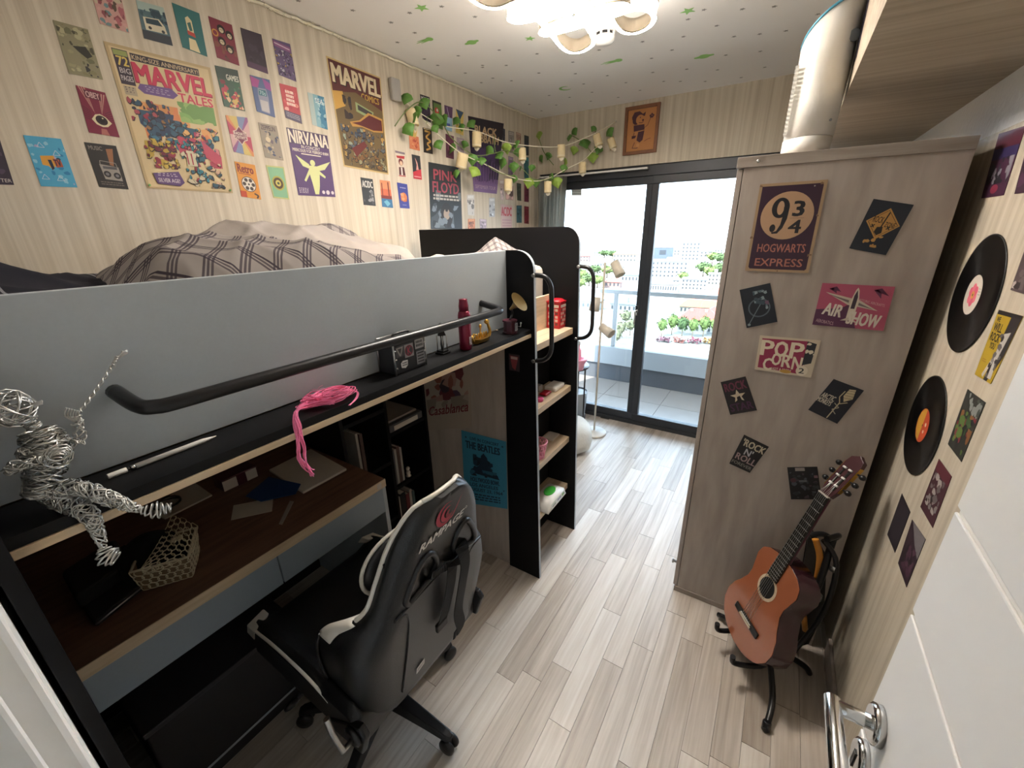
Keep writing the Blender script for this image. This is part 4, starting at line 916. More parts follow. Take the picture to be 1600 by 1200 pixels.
# backrest: rings of cross-sections, back face towards +x
BY = .598
xb = lambda z: -.68+.2*(z-.5)
LV = [(.445,.17,.05,.05),(.47,.205,.055,.08),(.52,.225,.06,.10),(.60,.238,.06,.115),(.68,.245,.06,.12),(.74,.243,.06,.115),(.785,.228,.055,.09),(.82,.207,.045,.04),(.86,.186,.04,.022),(.92,.168,.04,.018),(.97,.154,.038,.016),(1.01,.141,.036,.015),(1.05,.122,.033,.013),(1.08,.101,.03,.011),(1.10,.080,.026,.009),(1.112,.058,.02,.005),(1.118,.035,.014,.002)]
def bring(z, w, th, wing):
    pts = []; n = 12
    for i in range(n+1):
        t = -1+2*i/n; pts.append((xb(z)-.045*max(0, (abs(t)-.75)/.25)**2.2*.8, BY+w*t, z))
    for i in range(n+1):
        t = 1-2*i/n; e = .010 if abs(t) > .99 else 0
        pts.append((xb(z)-.012-th-wing*abs(t)**2.2+e*0, BY+w*t*.97, z))
    return pts
def lvl(z):
    for a, b in zip(LV, LV[1:]):
        if a[0] <= z <= b[0]:
            f = (z-a[0])/(b[0]-a[0]); return tuple(p+(q-p)*f for p, q in zip(a, b))
zs_ = [.445+.6725*i/44 for i in range(45)]
def cr_lvl(z):
    i = max(0, max(k for k in range(len(LV)) if LV[k][0] <= z+1e-9)); i = min(i, len(LV)-2)
    a, b, c, d = LV[max(i-1,0)], LV[i], LV[i+1], LV[min(i+2, len(LV)-1)]; t = (z-b[0])/(c[0]-b[0])
    m = lambda k: 0.5*((2*b[k])+(c[k]-a[k])*t+(2*a[k]-5*b[k]+4*c[k]-d[k])*t*t+(3*b[k]-a[k]-3*c[k]+d[k])*t**3)
    return (z, m(1), m(2), m(3))
bk_ = part('backrest', MB().loft([bring(*cr_lvl(z)) for z in zs_]), 'leather', ch)
hole = [(.032,.925),(.052,.965),(.080,.972),(.108,.935),(.130,.885),(.124,.862),(.105,.866),(.062,.878),(.040,.898)]
cut = []
for sgn in (-1, 1):
    poly = [(BY+sgn*a, z) for a, z in hole]
    if sgn < 0: poly = poly[::-1]
    co = part('cutter', MB().prism(poly, (-.9,0,0), (0,1,0), (0,0,1), (.5,0,0)), 'leather', None); cut.append(co)
    md = bk_.modifiers.new('b', 'BOOLEAN'); md.operation = 'DIFFERENCE'; md.object = co; md.solver = 'EXACT'
dg = bpy.context.evaluated_depsgraph_get(); nm_ = bpy.data.meshes.new_from_object(bk_.evaluated_get(dg)); bk_.modifiers.clear(); bk_.data = nm_; nm_.name = 'backrest'
for co in cut: bpy.data.objects.remove(co)
for sgn in (-1, 1):
    ps = smooth([(xb(z)+.001, BY+sgn*a, z) for a, z in hole], 4, closed=True)
    part('belt_slot_rim', MB().tube(ps, .008, 8, closed=True), 'blackplastic', ch)
    part('slot_pad', MB().box((xb(.92)-.044,BY+sgn*.08-.07,.85),(xb(.92)-.040,BY+sgn*.08+.07,.985)), 'fabricblack', ch)
def edgept(z, sgn, out=0):
    _, w, th, wing = cr_lvl(z); return V((xb(z)-.014-th-wing+.004, BY+sgn*(w*.975+out), z))
for sgn in (-1, 1):
    pts = [edgept(.825+(.287)*i/26, sgn) for i in range(27)]
    part('back_piping', MB().tube(pts, .006, 8), 'whiteleather', ch)
pts = [edgept(1.112, -1), V((xb(1.118)-.022, BY-.03, 1.120)), V((xb(1.118)-.022, BY+.03, 1.120)), edgept(1.112, 1)]
part('top_piping', MB().tube(smooth(pts, 5), .006, 8), 'whiteleather', ch)
for sgn in (-1, 1):                            # white facing on the lower wings, inner side and rim
    mb = MB(); rows = []
    for i in range(9):
        z = .755+.065*i/8; _, w, th, wing = cr_lvl(z); x = xb(z)-.013-th
        rows.append([V((x-wing*a**2.2-.001+.0, BY+sgn*(w*.97*a+.002), z+.003)) for a in (.62,.75,.88,1.0)]+[V((x-wing*.9, BY+sgn*(w*1.0+.002), z+.003)), V((x-wing*.55, BY+sgn*(w*1.005+.002), z+.003))])
    mb.loft(rows, closed=False, caps=False); part('wing_facing', mb, 'whiteleather', ch, solid=.004)
    pts = [edgept(.47+.28*i/12, sgn, .002) for i in range(13)]
    part('wing_piping', MB().tube(pts, .005, 6), 'whiteleather' if sgn > 0 else 'blackplastic', ch)
# seam panel on the lower back
mb = MB(); mb.tube(smooth([(xb(.845)+.002,BY-.165,.845),(xb(.80)+.002,BY-.12,.815),(xb(.70)+.002,BY-.115,.70),(xb(.5)+.002,BY-.125,.50)], 6), .003, 6); mb.tube(smooth([(xb(.845)+.002,BY+.165,.845),(xb(.80)+.002,BY+.12,.815),(xb(.70)+.002,BY+.115,.70),(xb(.5)+.002,BY+.125,.50)], 6), .003, 6)
mb.tube([(xb(.845)+.002,BY-.165,.845),(xb(.852)+.002,BY,.858),(xb(.845)+.002,BY+.165,.845)], .0025, 6)
part('back_seam', mb, 'blackplastic', ch)
# lettering and swirl
bx0 = lambda y, z: V((xb(z)+.0012, y, z)); nb = V((1,0,-.2))
p = Print(bx0(.500,1.028), bx0(.672,1.028), bx0(.672,1.002), bx0(.500,1.002), nb, '#000000', sheet=False, lift=.0004)
p.text('RAMPAGE', .0,.08,.93,.92,'#d9d6d0',.035,.35); p.ring(.97,.12,.022,.007,'#d9d6d0'); p.build('lettering', '', None, parent=ch)
p = Print(bx0(.538,1.090), bx0(.648,1.090), bx0(.648,1.033), bx0(.538,1.033), nb, '#000000', sheet=False, lift=.0004)
def crescent(cu, cv, r1, r2, du, dv, a0, a1, c):
    q = p.w/p.h; n = 14
    o_ = [(cu+r1*math.cos(R(a0+(a1-a0)*i/n)), cv+r1*q*math.sin(R(a0+(a1-a0)*i/n))) for i in range(n+1)]
    i_ = [(cu+du+r2*math.cos(R(a1+(a0-a1)*i/n)), cv+dv+r2*q*math.sin(R(a1+(a0-a1)*i/n))) for i in range(n+1)]
    p.poly(o_+i_, c)
crescent(.42,.52,.30,.26,.07,-.04,60,300,'#a3203a'); crescent(.47,.55,.20,.15,.05,-.04,50,290,'#b32744'); crescent(.55,.60,.12,.07,.04,-.03,20,250,'#8c1a32')
p.poly([(.62,.98),(.72,.72),(.96,.02),(.80,.62),(.70,.90)],'#a3203a'); p.poly([(.40,.99),(.66,.99),(.72,.84),(.55,.93)],'#b32744'); p.build('swirl_emblem', '', None, parent=ch)
# belts hanging from the far slot
def belt(name, pts, w=.019, m='fabricblack'):
    P_ = smooth(pts, 6); rows = []
    for i, q in enumerate(P_):
        t = (P_[min(i+1,len(P_)-1)]-P_[max(i-1,0)]).normalized(); s = V((0,1,.0)); s = (s-t*s.dot(t)).normalized(); n = t.cross(s)
        rows.append([q-s*w-n*.0012, q+s*w-n*.0012, q+s*w+n*.0012, q-s*w+n*.0012])
    part(name, MB().loft(rows, sm=False), m, ch)
bp = lambda px, py, dx=.012: atp(px, py, (1,0,-.2), -.68-.1+dx)
belt('belt', [bp(716,842,-.03), bp(722,858,.02), bp(727,880,.03), bp(722,915,.035), bp(716,955,.03), bp(720,978,.03), bp(709,994,.03)])
belt('belt', [bp(712,862,-.03), bp(708,880,.02), bp(704,915,.025), bp(697,950,.02), bp(690,975,.012)])
belt('belt', [bp(652,920,-.03), bp(668,905,.012), bp(690,890,.014), bp(708,874,.012), bp(714,858,-.02)], .011)
mb = MB(); c = bp(690, 975, .015); mb.box((c.x-.006,c.y-.022,c.z-.014),(c.x+.006,c.y+.022,c.z+.014)); part('buckle', mb, 'blackplastic', ch, bev=.004)
# hinge brackets and armrests
for sgn in (-1, 1):
    y = .585+sgn*.240
    mb = MB().prism([(-.82,.42),(-.69,.43),(-.66,.52),(-.68,.545),(-.73,.52),(-.82,.46)], (0,y-.010,0), (1,0,0), (0,0,1), (0,.020,0)); part('hinge_bracket', mb, 'blackplastic', ch, bev=.006)
    part('hinge_cap', MB().lathe([(.028,0),(.028,.008),(.018,.012)], (-.705,y+sgn*.010,.50), (0,sgn,0), 18), 'blackplastic', ch)
mb = MB(); mb.tube([(-.70,BY-.27,.50),(-.70,BY-.30,.50),(-.72,BY-.305,.56),(-.73,BY-.305,.60)], .008, 8); part('recline_lever', mb, 'steel', ch)
p = Print(bx0(BY-.075,.535)+V((.002,0,0)), bx0(BY-.045,.545)+V((.002,0,0)), bx0(BY-.045,.520)+V((.002,0,0)), bx0(BY-.075,.510)+V((.002,0,0)), nb, '#c9c6c0', lift=.0002); p.lines(.1,.2,.9,.8,2,'#55545a',3,.6); p.build('care_tag', '', None, parent=ch)
mb = MB().ball((-.80,.62,.80), (.035,.13,.085), 20); lb_ = part('lumbar_pillow', mb, 'leather', ch)
part('pillow_piping', MB().tube([(-.80+.006*math.sin(t*2),.62+.132*math.cos(t),.80+.087*math.sin(t)) for t in [2*PI*k/40 for k in range(40)]], .006, 6, closed=True), 'whiteleather', lb_)

# ------------------------------------------------------------------ wardrobe with its stickers
wd = thing('wardrobe', 'tall greige oak wardrobe whose side is dotted with stickers and tin signs', 'wardrobe', (.1,2.4,0))
part('side_panel', B((-.164,1.7245,.028),(.385,1.745,1.862)), 'wardrobe', wd, bev=.001)
part('side_panel', B((-.164,3.20,.028),(.385,3.22,1.862)), 'wardrobe', wd)
part('back_panel', B((.375,1.745,.028),(.385,3.20,1.862)), 'wardrobe', wd)
part('top_board', B((-.187,1.720,1.862),(.3855,3.225,1.895)), 'wardrobe_top', wd, bev=.0015)
part('plinth', B((-.178,1.722,.0),(.385,3.222,.0275)), 'wardrobe_top', wd, bev=.001)
for k in range(3):
    a = 1.7265+.4925*k
    dr = part('door', B((-.184,a,.032),(-.167,a+.489,1.858)), 'wardrobe', wd, bev=.001)
    part('knob', MB().lathe([(.006,0),(.006,.012),(.011,.014),(.011,.020),(.006,.022)], (-.184,a+.03 if k else a+.012,.16 if k == 0 else 1.0), (-1,0,0), 14), 'steel', dr)
part('corner_plate', B((-.186,1.7192,1.8635),(-.115,1.7199,1.8935)), 'wardrobe_top', wd); part('screw_cap', MB().lathe([(.005,0),(.005,.0012),(.002,.0016)], (-.125,1.7192,1.879), (0,-1,0), 12), 'steel', wd)
T = lambda p, s, u0, v0, u1, v1, c, b=.02, sh=0, sl=0: p.text(s, u0, v0, u1, v1, c, b, sh, 1, sl)
# 9 3/4 tin sign
p = pr(((1188,288),(1294,280.5),(1263,426.7),(1164,422.7)), 'W', '#a98d6c', thick=.0012)
p.poly([(.045,.03),(.94,.03),(.955,.05),(.955,.955),(.93,.972),(.07,.972),(.045,.95)], '#371b2f'); p.circ(.5,.36,.40,'#b89473',40)
def nine(cx_, cy_, w, h, c, bgc):
    p.circ(cx_,cy_-h*.22,w*.5,c,28,h*.28); p.circ(cx_,cy_-h*.22,w*.20,bgc,20,h*.19)
    p.poly([(cx_+w*.18,cy_-h*.25),(cx_+w*.5,cy_-h*.24),(cx_+w*.47,cy_+h*.08),(cx_+w*.30,cy_+h*.34),(cx_+w*.05,cy_+h*.49),(cx_-w*.25,cy_+h*.50),(cx_-w*.30,cy_+h*.46),(cx_-w*.02,cy_+h*.42),(cx_+w*.14,cy_+h*.25),(cx_+w*.2,cy_+h*.0)], c); p.circ(cx_-w*.27,cy_+h*.34,w*.17,c,18,h*.11)
nine(.39,.36,.27,.40,'#1c1a20','#b89473')
T(p,'3',.59,.205,.745,.365,'#1c1a20',.045)
p.rect(.555,.385,.77,.390,'#8a6b58')
T(p,'4',.565,.41,.745,.55,'#1c1a20',.04)
T(p,'HOGWARTS',.14,.675,.88,.77,'#b06e5c',.015); T(p,'EXPRESS',.14,.845,.88,.935,'#b06e5c',.015)
for u, v in ((.03,.02),(.93,.03),(.02,.6),(.97,.36),(.5,.985),(.96,.8)): p.blobs(u-.03,v-.015,u+.03,v+.015,['#7c5f45'],2,.03,int(u*99+v*7))
p.circ(.83,.055,.012,'#9a948c',8)
p.build('metal_sign', 'upright purple tin sign with a big 9¾ in a tan circle', 'sign', None, 'printgloss')
# other stickers
p = pr(((1365,310.7),(1428,320),(1384,398.7),(1326.7,388)), 'W', '#1c2430'); c_ = '#b98a4a'
p.poly([(.52,.12),(.95,.42),(.52,.74),(.08,.42)],c_); p.poly([(.52,.16),(.90,.42),(.52,.70),(.13,.42)],'#14161b'); p.poly([(.52,.17),(.885,.42),(.52,.69),(.145,.42)],c_)
T(p,'ROCK',.24,.30,.50,.42,'#1c1a18',.01); T(p,'ZONE',.58,.38,.84,.48,'#1c1a18',.01); p.line(.56,.20,.50,.60,.035,'#1c1a18'); p.poly([(.42,.50),(.56,.48),(.60,.60),(.50,.66),(.40,.60)],'#1c1a18')
for u in (.30,.70): p.line(u-.04,.46,u+.04,.52,.03,'#1c1a18'); p.line(u+.04,.46,u-.04,.52,.03,'#1c1a18')
p.blobs(.25,.66,.72,.90,[c_],9,.09,3); p.build('sticker', 'navy sticker with a yellow diamond road sign, tilted, high on the wardrobe', 'sticker')
p = pr(((1155.5,453),(1203.5,442),(1214.7,502.7),(1166.7,512.5)), 'W', '#1a222c'); p.ring(.52,.55,.36,.05,'#566068'); p.line(.12,.9,.60,.45,.03,'#6d7980'); p.circ(.1,.93,.05,'#8b979c'); p.blobs(.40,.12,.85,.62,['#5f7078','#74566a','#3f5059','#8a9aa0'],16,.10,6); p.build('sticker', 'navy sticker with a grey ring, nearest the wardrobe front edge', 'sticker')
p = pr(((1285,442),(1398.7,448),(1380,517),(1269,507)), 'W', '#b0506a', thick=.0012)
p.poly([(0,.62),(.36,.55),(.45,.45),(.55,.75),(.62,1),(0,1)],'#57294a'); p.poly([(.08,.20),(.46,.31),(.58,.34),(.86,.56),(.60,.50),(.44,.47)],'#c7bca9'); p.poly([(.12,.24),(.44,.36),(.44,.42)],'#776a6b'); p.poly([(.58,.40),(.80,.54),(.58,.46)],'#776a6b'); p.poly([(.455,.80),(.465,.35),(.50,.12),(.525,.06),(.55,.13),(.575,.36),(.555,.82)],'#d8cdb9'); p.poly([(.485,.55),(.495,.25),(.525,.12),(.55,.28),(.54,.55)],'#3b2b3a'); p.poly([(.38,.84),(.50,.74),(.64,.88),(.50,.83)],'#c7bca9')
p.poly([(.12,.12),(.30,.18),(.22,.06),(.24,.22)],'#5b2346'); p.poly([(.74,.10),(.96,.22),(.84,.05),(.86,.28)],'#5b2346')
T(p,'AIR',.10,.44,.37,.72,'#ddd3c4',.03,.25,.05); T(p,'SHOW',.47,.60,.93,.90,'#ddd3c4',.03,.25,.06); T(p,'HISTORIC AIRCRAFTS',.56,.30,.93,.36,'#d3a7a6',.0,0,.10); T(p,'AEROBATICS',.04,.84,.30,.92,'#c7a4a9',.0,0,.05); p.build('metal_sign', 'wide pink tin sign with a white aeroplane and bold lettering', 'sign', None, 'printgloss')
p = pr(((1187.5,524),(1283,532),(1267,590),(1179,577)), 'W', '#cdbfa7', thick=.0012)
p.poly([(.05,.07),(.80,.05),(.82,.95),(.05,.92)],'#96274c'); p.poly([(.80,.05),(.95,.10),(.94,.62),(.80,.70)],'#22252b'); p.blobs(.80,.06,.95,.4,['#d8cdb5'],4,.05,2)
for s_, u in (('P',.06),('O',.30),('P',.56)): T(p,s_,u,.12,u+.21,.54,'#e0d4bb',.035)
for s_, u, v in (('C',.14,.62),('O',.28,.45),('R',.46,.47),('N',.64,.50)): T(p,s_,u,v,u+.15,v+.34,'#e0d4bb',.03)
T(p,'HOT & FRESH',.30,.86,.64,.93,'#e0d4bb',.01,0,.0); p.circ(.55,.93,.10,'#c2933f',20,.05); p.circ(.82,.85,.10,'#ded3be'); T(p,'2',.77,.78,.86,.92,'#22252b'); p.build('metal_sign', 'magenta and cream tin sign for a cinema snack, mid wardrobe', 'sign', None, 'printgloss')
p = pr(((1126,597),(1165,588),(1183,641),(1141,648)), 'W', '#1d1b1e'); T(p,'ROCK',.08,.08,.92,.32,'#6a2c44',.03); p.star(.5,.5,.30,'#cfc2a5'); p.poly([(.44,.52),(.56,.50),(.60,.66),(.42,.66)],'#1d1b1e'); T(p,'STAR',.08,.70,.92,.92,'#4a2348',.03); p.build('sticker', 'black sticker with a cream star between two words', 'sticker')
p = pr(((1302.7,592),(1350,610),(1308,662),(1262.7,640)), 'W', '#171d2a'); T(p,'ARCTIC',.03,.40,.46,.54,'#cfc7b4',.02); T(p,'MONKEYS',.0,.55,.46,.68,'#cfc7b4',.02)
p.poly([(.62,.10),(.80,.06),(.90,.30),(.72,.44),(.60,.30)],'#c9bb98')
for k in range(4): p.line(.62,.14+.07*k,.86,.10+.07*k,.012,'#171d2a')
p.path([(.55,.18),(.52,.36),(.66,.52),(.84,.42)],.03,'#c9bb98'); p.line(.64,.50,.62,.98,.035,'#c9bb98'); p.path([(.52,.55),(.72,.62),(.58,.72),(.76,.80)],.03,'#a79f8b'); p.build('sticker', 'navy sticker with a cream vintage microphone, tilted', 'sticker')
p = pr(((1162.7,679),(1201.6,698),(1171.5,738.7),(1139.5,724)), 'W', '#15171a'); T(p,"'ROCK",.10,.08,.98,.30,'#c8bda2',.03); T(p,"N'",.34,.34,.66,.54,'#b9b8bd',.03); T(p,'ROLL',.1,.56,.97,.76,'#a98f8e',.03); T(p,'FOREVER',.05,.82,.95,.92,'#8d8a83',.01); p.build('sticker', 'small black sticker with patterned lettering below the star sticker', 'sticker')
p = pr(((1230,730),(1277,729),(1284,780),(1236,780)), 'W', '#16171b'); p.rect(.26,.02,.58,.12,'#9e9690'); p.blobs(.03,.15,.97,.97,['#23262c','#3a3d42','#2a2c33','#4b3a45','#50535a'],34,.11,8); p.circ(.15,.40,.10,'#56303a'); p.rect(.85,.26,.97,.34,'#8a6a74'); p.rect(.34,.40,.6,.46,'#6d6e70'); p.build('sticker', 'dark sticker collage right behind the guitar head', 'sticker')

# ------------------------------------------------------------------ guitar on its stand
gt = thing('guitar', 'classical guitar with glossy cedar top resting on a black stand', 'guitar')
def gw(s):
    K = [(0,.0),(.012,.055),(.04,.098),(.10,.143),(.2,.174),(.3,.180),(.4,.166),(.5,.138),(.59,.119),(.66,.117),(.74,.126),(.83,.136),(.91,.128),(.96,.098),(.99,.05),(1.0,.0)]
    for (a, x), (b, y) in zip(K, K[1:]):
        if a <= s <= b: f = (s-a)/(b-a); f = f*f*(3-2*f)*.35+f*.65; return x+(y-x)*f
GL = .47; ss = [0,.006,.015,.03,.05,.08]+[.11+.03*i for i in range(28)]+[.95,.965,.98,.99,.996,1.0]
out = [(gw(s), s*GL) for s in ss]+[(-gw(s), s*GL) for s in ss[::-1][1:-1]]
TH = .092
part('body', MB().prism(out, (0,.003,0), (1,0,0), (0,0,1), (0,TH,0), sm=True), 'guitarside', gt, bev=.003)
top = part('soundboard', MB().prism([(x*.995, z*.996+.001) for x, z in out], (0,0,0), (1,0,0), (0,0,1), (0,.0028,0)), 'guitartop', gt, bev=.0015)
def disc(r, z, y, t=.0006, n=40): return MB().prism([(r*math.cos(2*PI*i/n), z+r*math.sin(2*PI*i/n)) for i in range(n)], (0,y,0), (1,0,0), (0,0,1), (0,t,0))
part('rosette', disc(.056,.315,-.0008), 'step', gt); part('sound_hole', disc(.0435,.315,-.0012), mat('hole_dark','#060504',.9), gt)
part('bridge', B((-.088,-.009,.118),(.088,-.0005,.145)), 'ebony', gt, bev=.003); part('saddle', B((-.038,-.0115,.134),(.038,-.0088,.137)), 'whiteplastic', gt)
part('tie_block', B((-.042,-.012,.122),(.042,-.0088,.130)), 'step', gt)
part('neck', MB().loft([[(w*math.cos(a), .002+.020*math.sin(a)*(1 if math.sin(a) > 0 else .1), z) for a in [2*PI*i/14 for i in range(14)]] for z, w in ((.44,.030),(.50,.029),(.60,.028),(.785,.026))]), 'maroon', gt)
part('fretboard', MB().loft([[(-w,-.0075,z),(w,-.0075,z),(w,-.001,z),(-w,-.001,z)] for z, w in ((.365,.031),(.79,.026))], sm=False), 'ebony', gt)
SL = .65*.985; zn = .79
for k in range(1, 20):
    z = zn-SL*(1-2**(-k/12)); w = .026+.005*(zn-z)/.425
    if z < .37: break
    part('fret', MB().tube([(-w,-.0078,z),(w,-.0078,z)], .0012, 5), 'steel', gt)
part('nut', B((-.026,-.0105,.789),(.026,-.001,.794)), 'paper', gt)
hd = V((0, .22, .975)).normalized()                # head tilted back
hpoly = [(-.026,0),(.026,0),(.034,.030),(.036,.150),(.030,.175),(.012,.184),(0,.192),(-.012,.184),(-.030,.175),(-.036,.150),(-.034,.030)]
part('headstock', MB().prism(hpoly, (0,-.003,.794), (1,0,0), hd, V((0,1,-.22)).normalized()*.018), 'headwood', gt, bev=.002)
hz = lambda x, l, d=0: V((x,-.003,.794))+hd*l-V((0,1,-.22)).normalized()*d
for x in (-.014, .014):
    part('string_slot', MB().obox(hz(x,.080,.0008), (.0055,0,0), hd*.052, V((0,1,-.22)).normalized()*.0008), 'ebony', gt)
mb = MB()
for k in range(6):
    x = (-2.5+k); mb.tube([(x*.0105,-.0118,.132),(x*.0085,-.0112,.79),hz((.014 if k > 2 else -.014),.045+.035*(k if k < 3 else 5-k),.003)], .0007 if k > 2 else .0010, 4)
part('strings', mb, 'steel', gt)['kind'] = 'stuff'
for sgn in (-1, 1):
    part('tuner_plate', MB().obox(hz(sgn*.0367,.090)+V((0,.008,0)), (.0008,0,0), hd*.060, V((0,.007,0))), 'gold', gt)
    for k in range(3):
        c = hz(sgn*.0375,.050+.038*k)+V((0,.009,0)); part('tuner', MB().tube([c, c+V((sgn*.012,0,0))], .004, 8).lathe([(.002,.012),(.009,.014),(.011,.022),(.008,.031),(.002,.033)], c, (sgn,0,0), 10), 'blackplastic', gt)
        part('roller', MB().tube([hz(sgn*.006,.050+.038*k,.002), hz(sgn*.022,.050+.038*k,.002)], .0042, 10), 'whiteplastic', gt)
GB = V((.095, 1.455, .128)); GT = V((.304, 1.625, .955))
zax = (GT-GB).normalized(); GS = (GT-GB).length/.975; nrm = V((-.86,-.51,.0)); nrm = (nrm-zax*nrm.dot(zax)).normalized(); yax = -nrm; xax = yax.cross(zax)
gm = Matrix((xax, yax, zax)).transposed().to_4x4(); gt.matrix_world = Matrix.Translation(GB) @ gm @ Matrix.Diagonal((GS,GS,GS,1))
gs = thing('guitar_stand', 'black folding tube stand holding the guitar beside the wardrobe', 'stand', (.22,1.5,0))
tb_ = lambda nm, pts, r=.011, m='blackmetal', p=gs: part(nm, MB().tube(smooth(pts, 5), r, 10), m, p)
F = lambda px, py, z=.0: at(px, py, 2, z)
jt = V((.215,1.54,.10))
tb_('front_leg', [F(1196,1140,.012), V((.245,1.36,.05)), jt]); tb_('side_leg', [F(1265,1052,.012), V((.34,1.56,.05)), jt]); tb_('side_leg', [F(1122,960,.02), V((.13,1.61,.06)), jt])
tb_('upright', [jt, V((.315,1.60,.35)), V((.33,1.64,.60))], .012); tb_('upright', [V((.30,1.62,.60)), V((.355,1.61,.52)), V((.36,1.60,.30)), V((.30,1.55,.10))], .009)
xr = V((nrm.x,nrm.y,0)).normalized(); sd = V((-xr.y,xr.x,0))
for s_ in (-1, 1):
    a = GB+sd*.07*s_+V((0,.0,-.012)); tb_('cradle_arm', [jt+V((0,0,.0)), a-xr*.09+V((0,0,-.02)), a+xr*.02+V((0,0,-.018)), a+xr*.035+V((0,0,.02))], .010)
tb_('neck_rest', [V((.33,1.64,.60)), V((.295,1.625,.62)), V((.255,1.60,.615))], .010); tb_('neck_rest', [V((.33,1.64,.60)), V((.34,1.63,.63)), V((.30,1.57,.64))], .010)
for c in ((.352,1.615,.50),(.33,1.60,.36)): part('clamp', MB().lathe([(.014,-.012),(.014,.012)], c, (0,0,1), 12), 'steel', gs)
part('foot_cap', MB().lathe([(.014,0),(.014,.03),(.011,.034)], F(1196,1140,.001), (0,.3,1), 12), 'blackplastic', gs)
vi = thing('ukulele_neck', 'small instrument with amber wooden rim half hidden behind the guitar', 'instrument', (.31,1.53,.4))
a = at(1274,842,1,1.63); b = at(1281,870,1,1.63); c = at(1277,905,1,1.63)
part('rim', MB().tube(smooth([a,b,c], 6), .011, 10, flat=.5), 'orange', vi); a = at(1256,962,1,1.61); b = at(1258,985,1,1.61); part('rim', MB().tube([a,b], .010, 10), 'orange', vi)
q = [at(*xy, 1, 1.64) for xy in ((1266,835),(1290,880),(1285,960),(1262,1005),(1238,1012),(1255,900))]
part('dark_body', MB().add([*q, *[v+V((.0,.05,0)) for v in q]], [(0,1,2,3,4,5),(11,10,9,8,7,6)]+[(i,(i+1)%6,(i+1)%6+6,i+6) for i in range(6)]), 'ebony', vi, bev=.004)
# ------------------------------------------------------------------ ceiling lamp: two looping led ribbons
cl = thing('ceiling_lamp', 'modern white ceiling lamp of two looping bright light ribbons', 'lamp', (-.85,1.75,CH))
ZL = 2.425
def zp(x, y): return at(760+x/5.3333, y/5.3333, 2, ZL)
r1 = [zp(*q) for q in ((650,-10),(560,40),(470,75),(380,105),(290,122),(215,116),(180,88),(205,48),(300,30),(390,55),(470,125),(560,235),(640,335),(710,376),(790,370),(870,320),(888,265),(850,185),(790,100),(735,20))]
r2 = [zp(*q) for q in ((985,-10),(1030,60),(1085,170),(1150,232),(1240,240),(1340,195),(1392,120),(1345,58),(1240,48),(1120,85),(960,140),(780,195),(620,240),(500,268),(445,245),(470,195),(560,150),(700,100),(880,40),(1040,-10))]
cen = V((-.80,1.66,ZL))
def comp(r):                                       # the half out of frame mirrors the half in view
    m = [cen+(cen-p) for p in r]; return smooth(r+m, 6, closed=True)
for k, rr in enumerate((comp(r1), comp(r2))):
    n = len(rr); dz = .012*k; base = []; dif = []; cap = []; low = []
    for i in range(n):
        t = (rr[(i+1) % n]-rr[i-1]); t.z = 0; t = t.normalized() if t.length > 1e-6 else V((1,0,0)); s = V((t.y,-t.x,0))   # right of travel seen from above
        s = -s                                     # right of travel seen from below
        q = rr[i]+V((0,0,dz))
        base.append([q-s*.004+V((0,0,-.021)), q+s*.003+V((0,0,-.021)), q+s*.003+V((0,0,.021)), q-s*.004+V((0,0,.021))])
        dif.append([q+s*.0035+V((0,0,-.023)), q+s*.010+V((0,0,-.023)), q+s*.010+V((0,0,.013)), q+s*.0035+V((0,0,.013))]); low.append([q-s*.004+V((0,0,-.0262)), q+s*.012+V((0,0,-.0262)), q+s*.012+V((0,0,-.0235)), q-s*.004+V((0,0,-.0235))]); cap.append([q-s*.004+V((0,0,.0135)), q+s*.016+V((0,0,.0135)), q+s*.016+V((0,0,.0225)), q-s*.004+V((0,0,.0225))])  # cap over the strip is added to hold its light off the ceiling
    part('ribbon', MB().loft(base+[base[0]], caps=False, sm=False), 'lampwhite', cl); lw = MB().loft(low+[low[0]], caps=False, sm=False); lw.m = [0 if i % 4 == 0 else 1 for i in range(len(lw.m))]; part('added_lower_strip', lw, ['ledlow', 'lampwhite'], cl); part('ribbon_light_shield', MB().loft(cap+[cap[0]], caps=False, sm=False), 'lampwhite', cl); dm = MB().loft(dif+[dif[0]], caps=False, sm=False); dm.m = [0 if i % 4 == 1 else 1 for i in range(len(dm.m))]; part('light_strip', dm, ['led', 'lampwhite'], cl)  # lower strip is added, brighter than the side, to throw light down
part('canopy', B((cen.x-.16,cen.y-.05,CH-.045),(cen.x+.16,cen.y+.05,CH-.001)), 'white', cl, bev=.01, bseg=3)
for a in (-.13, .13): part('hanger', MB().tube([(cen.x+a,cen.y,CH-.04),(cen.x+a,cen.y+.01,ZL+.02)], .003, 6), 'steel', cl)
c = at(945, 50, 2, CH-.04); sd_ = thing('smoke_detector', 'short white cylinder with dark slots hanging beside the ceiling lamp', 'detector', (c.x,c.y,CH))
part('body', MB().lathe([(.046,.0),(.046,-.040),(.044,-.044)], (c.x,c.y,CH-.001), n=28), 'whiteplastic', sd_); part('cap', MB().lathe([(.044,-.056),(.044,-.074),(.034,-.082),(.0,-.084)], (c.x,c.y,CH-.001), n=28), 'whiteplastic', sd_)
part('slot_ring', MB().lathe([(.038,-.044),(.038,-.056)], (c.x,c.y,CH-.001), n=28), 'blackplastic', sd_)
for k in range(8):
    a = 2*PI*k/8; q_ = V((c.x+.042*math.cos(a), c.y+.042*math.sin(a), CH)); part('rib', B(q_+V((-.004,-.004,-.057)), q_+V((.004,.004,-.043))), 'whiteplastic', sd_)
